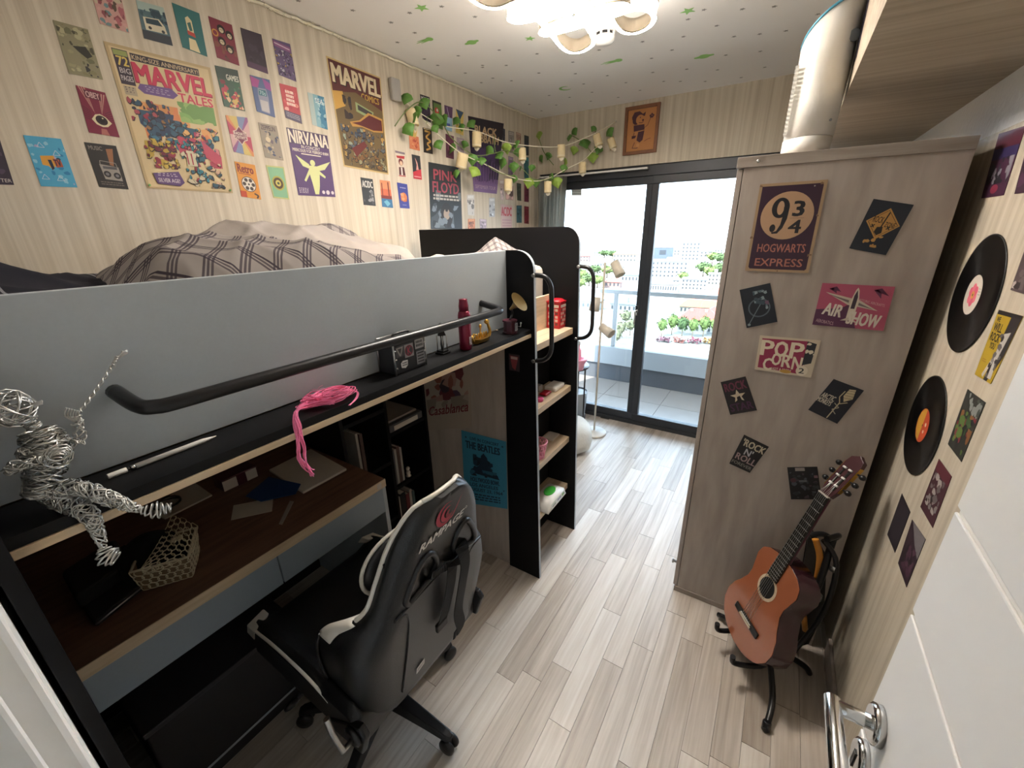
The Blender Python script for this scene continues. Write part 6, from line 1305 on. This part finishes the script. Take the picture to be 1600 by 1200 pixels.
def a_(p):
    p.rect(0,0,1,1,'#c7ab75'); p.rect(.02,.015,.98,.985,'#5b2a2a'); T(p,'MARVEL',.075,.055,.975,.215,'#2d1c1c',.05); T(p,'MARVEL',.06,.045,.96,.205,'#d6c6a4',.05); T(p,'COMICS',.56,.225,.92,.285,'#b9953f',.03)
    p.poly([(.02,.30),(.45,.24),(.98,.34),(.98,.985),(.02,.985)],'#6d5a3a'); p.poly([(.02,.29),(.2,.27),(.22,.40),(.02,.46)],'#c79a4a'); p.poly([(.42,.33),(.78,.38),(.74,.46),(.42,.42)],'#8fa070'); p.poly([(.46,.35),(.75,.39),(.73,.43),(.46,.40)],'#3f3a3a'); p.blobs(.18,.30,.34,.52,['#2d2a30','#3a2d2a'],6,.10,24)
    p.poly([(.26,.54),(.46,.50),(.66,.40),(.96,.42),(.96,.56),(.74,.58),(.50,.56),(.30,.58)],'#b98a45'); p.poly([(.30,.545),(.48,.51),(.68,.42),(.94,.44),(.94,.545),(.74,.565),(.50,.55)],'#5e2528')
    p.comic(.06,.58,.96,.80,['#3f4a5a','#8f9a86','#b08a4a','#55606a','#6a5a45','#7d6a4a'],80,.048,25); p.comic(.04,.78,.96,.97,['#4d463a','#a8884a','#6a5f4a','#7d5a35','#8f8a6a'],80,.045,26); p.poly([(.22,.80),(.50,.70),(.56,.74),(.30,.88)],'#6a2b2b')
card(((509,87),(594,121),(607,273),(537,260)), '#c7ab75', 'brown pulp comic poster with big cream block title', a_, name='wall_poster', cat='poster')
card(((563,277),(582,280),(587,322),(568,320)), '#35393d', 'small charcoal band card under the brown comic poster', lambda p: (T(p,'AC/DC',.08,.10,.92,.34,'#c9c6be',.03), p.blobs(.1,.4,.9,.95,['#6a6c70','#4a4d52','#8f8f90'],12,.16,27)))
card(((593,281),(609,283),(614,325),(597,323)), '#c96a4a', 'small sunset card with orange sky and blue water', lambda p: (p.rect(0,0,1,.32,'#d08a62'), p.rect(.1,.1,.2,.6,'#7a3a30'), p.rect(.7,.05,.82,.6,'#7a3a30'), p.rect(0,.56,1,.68,'#7d3430'), p.rect(0,.68,1,1,'#3a6f96'), p.poly([(.2,.8),(.5,.72),(.8,.85),(.5,.97)],'#6fa9c0')))
card(((620,285),(636,288),(640,326),(625,325)), '#3d4590', 'small cobalt blue card with an orange round blob', lambda p: (p.circ(.52,.55,.32,'#c9784a'), p.blobs(.2,.4,.85,.72,['#d89a6a','#b0603a'],8,.14,28), p.lines(.2,.16,.8,.24,1,'#a9a3c4',2), p.rect(.3,.85,.7,.88,'#7d80b0')))
card(((616,234),(633,238),(636,278),(621,276)), '#cfc3b2', 'white card with a red hat figure', lambda p: (p.rect(.05,.02,.95,.10,'#7d6f78'), p.poly([(.1,.2),(.9,.16),(.85,.28),(.15,.28)],'#a83038'), p.circ(.48,.42,.22,'#6a2f30'), p.circ(.5,.46,.14,'#d6b79a'), p.poly([(.25,.62),(.75,.60),(.85,.92),(.2,.92)],'#54242c'), p.rect(.42,.62,.58,.92,'#d6cfc6'), p.rect(.15,.93,.85,.97,'#b04a4a')))
card(((643,241),(656,244),(659,281),(646,279)), '#2d3238', 'black and red card with one pale hand', lambda p: (p.poly([(0,.72),(1,.55),(1,1),(0,1)],'#b8303f'), p.poly([(.35,.1),(.6,.3),(.7,.6),(.4,.62),(.5,.4)],'#cf9a90'), p.rect(.1,.88,.9,.92,'#e0a0a0')))
card(((638,192),(652,196),(656,236),(640,232)), '#c97a55', 'orange card with a pale spiky plant', lambda p: (p.rect(0,0,1,.45,'#d9c9ac'), p.poly([(.5,.06),(.62,.35),(.9,.2),(.7,.5),(.3,.5),(.1,.22),(.38,.35)],'#cfae62'), p.blobs(.1,.5,.9,.95,['#b85a42','#d09068','#a84a3a'],12,.16,29)))
card(((660,199),(674,202),(676,241),(662,238)), '#211d1c', 'black card with a gold swirl', lambda p: (p.path([(.2,.12),(.85,.14),(.3,.36),(.85,.5),(.4,.62),(.8,.78),(.3,.88)],.13,'#b98f4a'), p.rect(.1,.02,.9,.05,'#c9b48a')))
card(((656,147),(671,152),(673,192),(660,186)), '#3a2d44', 'dark purple card with white block title', lambda p: (p.rect(0,0,1,.25,'#221c28'), T(p,'KISS',.1,.06,.9,.22,'#d0c9c9',.03), p.blobs(.05,.3,.95,.95,['#4f3d5d','#2a2133','#5f4a66'],12,.18,30)))
card(((675,156),(689,161),(692,203),(677,197)), '#5d7a3a', 'green card with a red and white spot', lambda p: (p.rect(0,0,1,.08,'#2d2a22'), p.rect(0,0,.12,1,'#2d2a22'), p.circ(.45,.36,.22,'#b83a38'), p.circ(.50,.33,.10,'#d8cfc0'), p.blobs(.2,.5,.9,.95,['#4a662f','#7d9a4a','#3a4f2a'],10,.18,31)))
card(((694,164),(707,168),(706,206),(696,203)), '#5a3a5d', 'purple card fading to pale cyan at the bottom', lambda p: (p.rect(0,.45,1,1,'#8fb4c9'), p.line(.3,.05,.6,.5,.06,'#b9a9c9'), p.rect(.2,.7,.7,.85,'#4a5a9a')))
card(((712,170),(724,175),(724,212),(712,207)), '#d2b765', 'yellow card with a dark blue triangle', lambda p: (p.poly([(0,0),(1,.02),(.5,.42)],'#34506a'), p.rect(.4,.38,.6,.62,'#4a5f6a'), p.blobs(.05,.6,.95,.95,['#c9a040','#8f8a4a'],8,.16,32)))
card(((696,209),(709,213),(709,249),(697,246)), '#5f2f45', 'plain maroon card below the purple and cyan card', lambda p: p.blobs(.1,.1,.9,.9,['#743e55','#4d2437'],8,.2,33))
card(((713,214),(725,217),(725,240),(714,239)), '#a08e92', 'dusty pink card half hidden by a lantern', lambda p: (T(p,'RNC',.15,.55,.85,.8,'#5a4452',.02), p.blobs(.1,.1,.9,.5,['#b9a8a6','#8a787e'],6,.2,34)))
def a_(p):
    p.rect(0,0,1,.30,'#1d1626'); p.rect(0,.80,1,1,'#7a5a8a'); p.blobs(.15,.35,.85,.85,['#3a2450','#533668','#2a1a3d','#46305c'],20,.16,35); T(p,'BLACK',.16,.10,.80,.20,'#bfa27c',.06); T(p,'SABBATH',.10,.205,.88,.31,'#bfa27c',.06); T(p,'SEPTEMBER TOUR',.08,.90,.92,.95,'#b59aa8',.0)
    for k in range(9): p.line(.1+.1*k,.55+.03*(k%3),.1+.1*k,.86,.03,'#694c7c')
card(((731,181),(787,193),(776,303),(740,299)), '#2d1f40', 'tall purple concert poster with tan lettering on black', a_, name='wall_poster', cat='poster')
def a_(p):
    p.blobs(.02,.4,.98,.98,['#5a646a','#454e54','#6d767a'],10,.25,36); T(p,'PINK',.14,.09,.86,.24,'#a84a58',.03); T(p,'FLOYD',.10,.27,.92,.43,'#a84a58',.03); p.lines(.08,.46,.92,.56,2,'#bdb7ae',37,.6); p.circ(.5,.78,.19,'#2c2a2c',20,.20); p.circ(.5,.76,.10,'#a89484',16,.09); p.blobs(.05,.62,.95,.98,['#343a3e','#78828a'],14,.09,38); p.poly([(.44,.66),(.56,.66),(.53,.72),(.47,.72)],'#2c2a2c')
card(((669,253),(719,262),(722,358),(673,358)), '#2b3135', 'tall dark grey concert poster with pink slab lettering', a_, name='wall_poster', cat='poster')
card(((782,319),(800,321),(800,358),(783,358)), '#c9a9a0', 'white card with a red slanted band title', lambda p: (T(p,'AC/DC',.06,.10,.94,.45,'#b8343c',.05), p.lines(.1,.6,.9,.95,3,'#b58a90',39)), name='wall_poster')
for cs, b, lb, sd in ((((785,200),(789,202),(789,223),(785,222)),'#2f3540','narrow dark strip card right beside the tall purple poster',40), (((794,204),(803,206),(803,240),(794,238)),'#8c8784','grey card with black patches near the corner',41), (((806,206),(814,209),(814,225),(807,225)),'#9a7f70','beige brown card second from the corner',42),
    (((819,211),(826,213),(826,243),(819,243)),'#23303a','dark navy card closest to the corner, upper',43), (((818,245),(826,246),(826,279),(819,278)),'#2d6266','teal card closest to the corner',44), (((794,244),(802,246),(801,274),(794,273)),'#85758c','mauve card below the grey one near the corner',45),
    (((780,281),(787,281),(787,313),(782,312)),'#c9b5b2','pale pink card left of a hanging lantern',46), (((789,290),(802,291),(802,313),(790,312)),'#b08f86','multicoloured card behind the lower hanging lantern',47), (((807,286),(814,287),(814,314),(808,313)),'#3f4a42','dark green card above the teal one near the curtain',48),
    (((819,286),(826,287),(826,316),(819,315)),'#6f3042','maroon card closest to the curtain, upper of two',49), (((807,321),(815,321),(815,348),(807,348)),'#3f6672','blue teal card low beside the curtain',50), (((819,322),(826,323),(826,350),(819,349)),'#7a2d38','maroon card closest to the curtain, lower of two',51),
    (((729,304),(741,304),(741,337),(731,336)),'#cfccc8','pale glossy card under the tall purple poster, left',52), (((764,309),(773,309),(773,339),(764,339)),'#b9bcc0','pale grey card under the tall purple poster, right',53), (((731,342),(742,342),(742,359),(731,359)),'#cf8a68','orange card just above the black headboard',54), (((749,342),(760,343),(760,359),(750,359)),'#b0a0ae','lavender card just above the black headboard',55)):
    c0 = lin(b); g = random.Random(sd)
    def a_(p, sd=sd, b=b):
        v = tuple(int(b.lstrip('#')[i:i+2],16) for i in (0,2,4)); f = lambda k: '#%02x%02x%02x' % tuple(max(0,min(255,int(x*k))) for x in v)
        p.blobs(.05,.25,.95,.95,[f(.6),f(1.25),f(.8),f(1.1)],10,.2,sd); p.lines(.1,.06,.9,.2,2,f(1.5),sd)
    card(cs, b, lb, a_)
# right wall: two records and cards
def record(px, py, lab, art, label):
    c = at(px, py, 0, RW); r = .151; o = thing('vinyl_record', label, 'record', c, 'vinyl records on the right wall')
    part('disc', MB().lathe([(.004,.001),(r,.001),(r,.0028),(r-.004,.0032),(r-.007,.0024),(.058,.0024),(.056,.0030),(.004,.0030)], c, (-1,0,0), 64), 'vinyl', o)
    p = Print(*[V((c.x-.0030, c.y+a*.052, c.z+b*.052)) for a, b in ((1,1),(-1,1),(-1,-1),(1,-1))], (-1,0,0), '#000000', sheet=False, lift=.0002); p.circ(.5,.5,.49,lab,40); art(p); p.circ(.5,.5,.035,'#2a2420',12); p.build('centre_label', '', None, parent=o)
def flower(p):
    for k in range(6): p.circ(.5+.17*math.cos(R(60*k+20)), .5+.17*math.sin(R(60*k+20)), .12, '#e0607c' if k % 2 else '#e8768a', 14)
    p.circ(.5,.5,.10,'#e0a04a',16); p.lines(.76,.3,.94,.5,3,'#8f8a86',4)
record(1523, 461, '#ddd3c6', flower, 'upper vinyl record with a pink flower on its white label')
record(1444, 665, '#c9502e', lambda p: (p.poly([(.5,.02),(.30,.06),(.1,.25),(.02,.5),(.1,.75),(.3,.94),(.5,.98)],'#d8a03a'), p.circ(.72,.4,.06,'#e8d8c0',12), p.circ(.7,.62,.05,'#e8d8c0',12)), 'lower vinyl record with a red and yellow label')
card(((1562,209),(1604,196),(1569,305),(1534,310)), '#4a2340', 'purple and red band card at the top of the right wall', lambda p: (p.rect(0,0,1,.25,'#5d2038'), p.rect(0,.25,1,.42,'#34285a'), p.blobs(.05,.4,.95,.8,['#23222c','#8f8a94','#3d3a48','#c0bcc4'],20,.15,60), p.circ(.5,.88,.16,'#8f2f4a',16,.07)), 'R')
card(((1612,205),(1652,192),(1625,298),(1586,303)), '#3d2338', 'dark plum card cut by the photo edge, top of the right wall', lambda p: p.blobs(.05,.1,.95,.9,['#55304d','#2b1a2c'],10,.2,61), 'R')
card(((1606,380),(1644,370),(1616,464),(1580,453)), '#54464a', 'grey brown photo card cut by the photo edge beside the upper record', lambda p: p.blobs(.02,.1,.9,.95,['#2d2629','#b7aeab','#6a5f60'],14,.18,62), 'R')
def a_(p): p.rect(0,0,1,.06,'#1d1c1e'); p.poly([(.62,.05),(1,.05),(1,.6),(.75,1),(.55,1)],'#2d2a2c'); T(p,'WE',.08,.09,.24,.16,'#1d1c1e',.04); T(p,'WILL',.08,.18,.46,.30,'#1d1c1e',.04); T(p,'ROCK',.08,.32,.52,.44,'#1d1c1e',.04); T(p,'YOU',.20,.46,.46,.55,'#1d1c1e',.04); p.poly([(.60,.30),(.86,.25),(.80,.60),(.90,.95),(.70,.95),(.66,.7),(.46,.98),(.36,.94),(.60,.58)],'#c9c4bc'); p.blobs(.5,.3,.95,.95,['#6a6664','#98928c','#3a3638'],12,.08,63); p.lines(.1,.72,.34,.78,2,'#9a6a2a',5)
card(((1562,484),(1600,494),(1549,600),(1524,585)), '#bfa02a', 'bright yellow card with black stacked lettering and a pale figure', a_, 'R')
card(((1513,608),(1541,629),(1503,722),(1482,694)), '#2f3330', 'dark card with green and orange patches right of the lower record', lambda p: (p.blobs(.05,.02,.95,.3,['#8f948f','#4a524c'],10,.15,64), p.blobs(.05,.3,.95,.95,['#3d5a35','#8a5a35','#7d2f3a','#5d7a3a','#24282a'],26,.15,65)), 'R')
card(((1468,717),(1488,745),(1458,825),(1439,792)), '#45202c', 'dark red card crowded with pale figures below the lower record', lambda p: (p.rect(0,0,1,.2,'#5d2030'), p.blobs(.1,.2,.9,.85,['#a8a09c','#6d6465','#2d2428','#8a8280'],30,.12,66)), 'R')
card(((1410,771),(1423,800),(1399,864),(1387,835)), '#241f28', 'plain black violet card, lowest and nearest the wardrobe', lambda p: p.rect(.1,.06,.9,.94,'#2b2530'), 'R')
card(((1426,812),(1447,843),(1417,918),(1404,880)), '#2f1d2b', 'dark plum card with a grey upper corner, lowest on the right wall', lambda p: (p.poly([(.1,0),(1,0),(1,.42),(.6,.3)],'#7a7478'), p.blobs(.1,.35,.9,.9,['#4a2a40','#1f141f','#5a3a4d'],14,.18,67)), 'R')
card(((1571,632),(1600,655),(1560,760),(1531,728)), '#26232a', 'black card with white marks partly behind the white door', lambda p: (p.circ(.3,.16,.16,'#c9c6c4'), p.circ(.3,.32,.12,'#8f8c8c'), p.rect(.0,.93,1,1,'#d0ccc8'), p.rect(0,.0,.12,1,'#15141a')), 'R')
# beam side: edges of two cards seen at a grazing angle
for y0, y1, lb in ((1.25,1.36,'dark card on the side of the overhead beam, nearer'), (1.75,1.87,'purple card on the side of the overhead beam, farther')):
    p = Print(V((.078,y1,2.30)), V((.078,y0,2.30)), V((.078,y0,2.13)), V((.078,y1,2.13)), (-1,0,0), '#403848'); p.blobs(.1,.1,.9,.9,['#5d5568','#2d2735'],10,.2,70); p.build('wall_card', lb, 'card')
# under the bed: two posters on the side board
def a_(p):
    c = '#123048'; T(p,'LIVE IN CONCERT',.20,.055,.84,.095,c,.03); p.star(.10,.075,.03,c); p.star(.92,.085,.03,c); T(p,'THE BEATLES',.09,.12,.86,.215,c,.04)
    p.blobs(.25,.28,.70,.50,[c,'#1a3d52','#0f2436'],24,.10,71); p.poly([(.40,.42),(.44,.28),(.50,.24),(.58,.30),(.60,.44),(.80,.52),(.84,.58),(.16,.54),(.20,.49)],c); p.blobs(.16,.48,.84,.58,['#2d6a86','#0f2436'],10,.07,72)
    T(p,'HOLLYWOOD BOWL',.17,.60,.84,.665,c,.03); T(p,'LOS ANGELES',.15,.685,.80,.735,c,.03); T(p,'AUGUST 23, 1964',.12,.755,.90,.81,c,.03); p.star(.93,.73,.025,c); p.lines(.15,.84,.85,.95,3,c,73,.5)
card(((721,672),(791,690),(793,795),(727,785)), '#3f93b5', 'sky blue concert poster with dark lettering on the board under the bed', a_, 'P', 'wall_poster', 'poster')
def a_(p):
    p.blobs(.05,.02,.95,.5,['#6a2f38','#8f5a4a','#3a2d3a','#a8847a','#4f3d52'],24,.16,74); p.blobs(.05,.45,.95,.75,['#a89a8c','#8f8478'],8,.2,75); T(p,'Casablanca',.08,.58,.94,.74,'#6f1f2d',.02,.25,-.02)
card(((660,585),(735,570),(737,668),(668,672)), '#b3a596', 'faded film poster with red script title, deeper under the bed', a_, 'P', 'wall_poster', 'poster')
p = pr(((795,552),(812,555),(812,581),(796,578)), 'E', '#3a2d33'); p.poly([(.1,.1),(.9,.12),(.6,.95),(.3,.8)],'#8a3a3f'); p.rect(.2,.15,.8,.3,'#c0a59a'); p.build('sticker', 'small dark red pennant sticker on the black bed panel', 'sticker')
# ------------------------------------------------------------------ balcony
bf = structure('floor_balcony', B((-3.2,3.53,-.2), (1.6,4.50,-.012)), 'joint')
tm = None
for i in range(8):
    for j in range(2):
        x0, y0 = -3.2+.6*i, 3.54+.48*j
        if tm is None: o = part('tile', B((-.5,-.5,-.5),(.5,.5,.5)), 'tile', bf); tm = o.data
        else: o = bpy.data.objects.new('tile', tm); COL.objects.link(o); o.parent = bf
        o.location = (x0+.3, y0+.24, -.007); o.scale = (.596,.476,.010)
PR = MB(); PR.box((-3.2,4.50,-.2),(1.6,4.62,.39)); structure('wall_parapet', PR, 'parapetdark')
structure('trim_5', B((-3.2,4.47,.195),(1.6,4.66,.40)), 'parapet', bev=.004)
rl = thing('balcony_railing', 'grey metal balcony railing with clear glass infill above the parapet', 'railing', (-.8,4.55,.4))
part('top_rail', B((-3.2,4.52,1.00),(1.6,4.57,1.045)), 'rail', rl, .006)
for x in (-2.9,-1.505,-.10,1.3): part('post', B((x-.022,4.525,.40),(x+.022,4.565,1.0)), 'rail', rl, .003)
for a, b in ((-2.87,-1.535),(-1.475,-.13),(-.07,1.27)): part('glass_pane', B((a,4.541,.415),(b,4.549,.992)), 'railglass', rl)
rs = MB(); rs.box((-3.4,3.62,2.62),(1.8,4.75,2.8)); structure('roof_slab', rs, 'plaster')
wl = MB(); wl.box((-3.6,3.60,-.2),(-3.2,4.66,2.62)); structure('wall_balcony_end', wl, 'plaster')
ORD = ('first','second','third','fourth','fifth','sixth','seventh','eighth','ninth','tenth','eleventh','twelfth')
# ------------------------------------------------------------------ the town below and beyond
GZ = -32.0
gm_ = mat('pale_ground', '#6a675f', .9, var=.12, vscale=.05); structure('ground', B((-900,30,GZ-1),(900,1500,GZ)), gm_)
CW = {'w': mat('house_white','#747471',.8), 'c': mat('house_cream','#757063',.8), 'g': mat('house_grey','#5d5f61',.8), 'b': mat('facade_blue','#3f4a5a',.7), 'p': mat('house_pink','#6d5a54',.8)}
RF = {'r': mat('roof_red','#8a3c33',.8), 'o': mat('roof_orange','#8a5636',.8), 'g': mat('roof_grey','#5f6060',.8), 'b': mat('roof_blue','#4a6a78',.7)}
WN = mat('far_window', '#2a2f34', .4)
win_me = None; rt_ = random.Random(13)
def house(px, py, wpx, top, wall, roof, label, hip=True, rot=0.0, nx=0, nz=0, group=None, gz=GZ):
    """foot on the ground where the sight line through (px, py) meets it, eaves on the sight line through (px, top)"""
    global win_me
    c = at(px, py, 2, gz); D = (c-CAM).dot(cf); w = wpx*D/FPX; d = min(w*.6, 15); tp = at(px, top, 1, c.y); h = tp.z-gz
    root = thing('house' if hip else 'apartment_building', label, 'building', c, group)
    part('walls', B((c.x-w/2,c.y-d/2,gz),(c.x+w/2,c.y+d/2,gz+h)), CW[wall], root)
    mb = MB()
    if hip:
        e = .5; a = [(c.x-w/2-e,c.y-d/2-e,gz+h),(c.x+w/2+e,c.y-d/2-e,gz+h),(c.x+w/2+e,c.y+d/2+e,gz+h),(c.x-w/2-e,c.y+d/2+e,gz+h)]; k = min(w, d)*.46
        mb.add(a+[(c.x-w/2+k,c.y,gz+h+k*.95),(c.x+w/2-k,c.y,gz+h+k*.95)], [(0,1,5,4),(1,2,5),(2,3,4,5),(3,0,4),(3,2,1,0)]); part('roof', mb, RF[roof], root)
        for q in range(2): part('chimney', B((c.x-w*.2+w*.35*q-.5,c.y-1.2,gz+h+k*.2),(c.x-w*.2+w*.35*q+.5,c.y-.2,gz+h+k*.9)), CW['c'], root)
    else:
        mb.box((c.x-w/2-.3,c.y-d/2-.3,gz+h),(c.x+w/2+.3,c.y+d/2+.3,gz+h+.6)); part('roof', mb, RF[roof], root)
        part('stair_head', B((c.x-w*.12,c.y-d*.2,gz+h+.6),(c.x+w*.12,c.y+d*.2,gz+h+2.6)), CW['w'], root)
    for i in range(nx):
        for j in range(nz):
            if win_me is None: o = part('window', B((-.5,-.5,-.5),(.5,.5,.5)), WN, None); o.parent = root; win_me = o.data
            else: o = bpy.data.objects.new('window', win_me); COL.objects.link(o); o.parent = root
            o.location = V((c.x-w/2+w*(i+.5)/nx, c.y-d/2-.05, gz+h*(j+.6)/nz))-c; o.scale = (w/nx*.36, .2, h/nz*.42)
    root.rotation_euler.z = rot; return root
house(1090, 516, 58, 497, 'w','r','red hipped roof house nearest behind the garden trees', True, .08, 7, 2)
house(1124, 503, 34, 486, 'p','r','second red roofed house at the wardrobe edge of the view', True, .08, 4, 2)
house(1098, 489, 66, 477, 'c','o','long orange roofed block behind the red roofed houses', True, .10, 12, 1)
house(1120, 473, 56, 464, 'w','r','farther long red roof just under the balcony rail', True, .10, 9, 1)
house(1046, 433, 52, 408, 'w','g','large white block with rows of dark windows, mid distance', False, .08, 9, 4)
house(1036, 404, 26, 387, 'b','g','blue fronted slab building on the skyline left of the white tower', False, .05, 1, 1)
house(1078, 407, 26, 379, 'w','g','tall white tower on the skyline in the right pane', False, .06, 5, 5)
house(1036, 456, 44, 443, 'w','g','low wide white hall beside the dark door mullion', False, .05, 12, 1)
house(1084, 452, 36, 436, 'w','g','white office block above the balcony rail', False, .08, 7, 3)
house(1116, 445, 20, 428, 'c','g','cream block at the wardrobe edge, above the rail', False, .08, 4, 3)
house(978, 409, 36, 397, 'c','r','distant cream block with red roof left of the mullion', True, .06, 7, 2)
house(914, 409, 14, 400, 'p','r','small distant pink block at the headboard edge', True, .06, 3, 2)
house(985, 441, 26, 430, 'w','b','white shed with light blue roof left of the mullion', False, .08, 5, 1)
house(958, 449, 24, 440, 'p','r','pinkish house low in the left pane', True, .08, 4, 1)
house(922, 482, 36, 470, 'w','g','flat white roof in the left pane below the rail', False, .04, 5, 1)
house(976, 486, 40, 474, 'w','g','flat white roof beside the mullion below the rail', False, .05, 6, 1)
for i_, (px, py, w_, tp_, nx) in enumerate(sorted(((1060,399,14,391,3),(1102,402,16,393,3),(1122,399,12,390,3),(1062,418,16,409,4),(1100,422,14,413,3),(1056,445,10,438,2),(1108,460,16,452,4),(950,401,14,395,3),(934,400,12,394,3),(966,425,16,417,4),(940,420,14,412,3),(920,424,12,416,3)))):
    house(px, py, w_, tp_, 'w','g','%s from the left of the small pale blocks in the hazy town' % ORD[i_], False, .06, nx, 2, 'small pale blocks in the hazy town')
LG = {'d': mat('tree_green','#3c4f29',.9,var=.35,vscale=.5), 'l': mat('tree_light','#51612f',.9,var=.3,vscale=.5), 'y': mat('tree_olive','#57583f',.9,var=.3,vscale=.5)}
BRK = mat('bark','#6a5a48',.9); proto = {}
def tree(px, py, h, r, kind, label, grp, gz=GZ):
    c = at(px, py, 2, gz)
    k = kind
    if k not in proto:
        g = random.Random(ord(kind)); root = thing('tree', label, 'tree', (0,0,0), grp); mb = MB()
        for q in range(230):                      # leaf clumps: small bent quads over rounded boughs
            a, b = g.random()*2*PI, math.acos(g.uniform(-1,1)); rr = g.uniform(.55,1.0)*(.8+.2*math.sin(5*a+3*b)); p = V((rr*math.sin(b)*math.cos(a)*.5, rr*math.sin(b)*math.sin(a)*.5, .62+.38*rr*math.cos(b)))
            u = V((g.uniform(-1,1),g.uniform(-1,1),g.uniform(-1,1))).normalized()*.085; w_ = u.cross(V((g.uniform(-1,1),g.uniform(-1,1),1))).normalized()*.075
            mb.add([p-u,p+w_,p+u,p-w_], [(0,1,2,3)])
        mb.ball((0,0,.62), (.36,.36,.27), 12); part('crown', mb, LG[kind], root); part('trunk', MB().tube([(0,0,0),(.01,0,.25),(0,.01,.5)], [.035,.028,.02], 7), BRK, root); proto[k] = root; o = root
    else:
        o = clone(proto[k]); tag(o, label, 'tree', grp)
    o.location = c; o.scale = (r*2, r*2, h); return o
for i_, (px, py, h, r, k) in enumerate(sorted(((1033,526,6.4,1.9,'l'),(1049,523,7.4,2.1,'l'),(1065,525,7.0,2.0,'d'),(1081,527,6.6,1.9,'l'),(1098,526,7.2,2.1,'l'),(1115,528,7.0,2.0,'l')))): tree(px, py, h, r, k, '%s leafy tree from the mullion in the row before the red roofs' % ORD[i_], 'row of trees before the red roof')
for i_, (px, py, h, r, k) in enumerate(sorted(((1098,432,11,6,'d'),(1107,438,10,5,'l'),(1124,434,11,6,'d'),(1112,413,12,7,'l'),(1124,415,12,7,'d'),(1066,441,7,4,'l')))): tree(px, py, h, r, k, '%s from the left of the bright trees around the tall white tower' % ORD[i_], 'trees on the slope near the tower')
for i_, (px, py, h, r, k) in enumerate(sorted(((908,441,9,5,'l'),(920,447,8,5,'d'),(933,450,8,5,'l'),(948,434,9,6,'l'),(929,432,9,6,'d'),(904,455,8,5,'l'),(957,404,10,8,'d'),(944,403,10,8,'d')))): tree(px, py, h, r, k, '%s from the left of the yellow green trees in the left pane' % ORD[i_], 'trees in the left pane')
for i_, (px, py, h, r, k) in enumerate(sorted(((968,530,6,2.2,'y'),(984,524,6,2.2,'y'),(977,509,6,2.4,'y'),(962,541,6,2,'y')))): tree(px, py, h, r, k, '%s from the left of the dusty olive trees beside the mullion' % ORD[i_], 'olive trees below the railing')
for i, (px, py, m) in enumerate(((1036,538,'m1'),(1060,539,'m2'),(1084,540,'m1'),(1108,541,'m2'))):
    c = at(px, py-4, 2, GZ); g = random.Random(i); mb = MB()
    for q in range(90):
        p = c+V((g.uniform(-1.9,1.9), g.uniform(-1.2,1.2), g.uniform(.2,1.5))); u = V((g.uniform(-1,1),g.uniform(-1,1),g.uniform(-.5,1))).normalized()*.45; w_ = u.cross(V((0,0,1))).normalized()*.32 if abs(u.z) < .69 else V((.3,0,0)); mb.add([p-u,p+w_,p+u,p-w_], [(0,1,2,3)])
    tag(part('flowering_hedge', mb, mat('hedge_'+str(i), ('#55303a','#6f4038','#66303c','#73562e')[i], .9, var=.3, vscale=.4), None), 'flowering hedge clump %s along the street' % ('of dull plum by the mullion','of salmon under the first red roof','of rose pink under the second red roof','of amber at the wardrobe edge')[i], 'hedge', 'flowering hedge along the street')
bpy.context.view_layer.update()
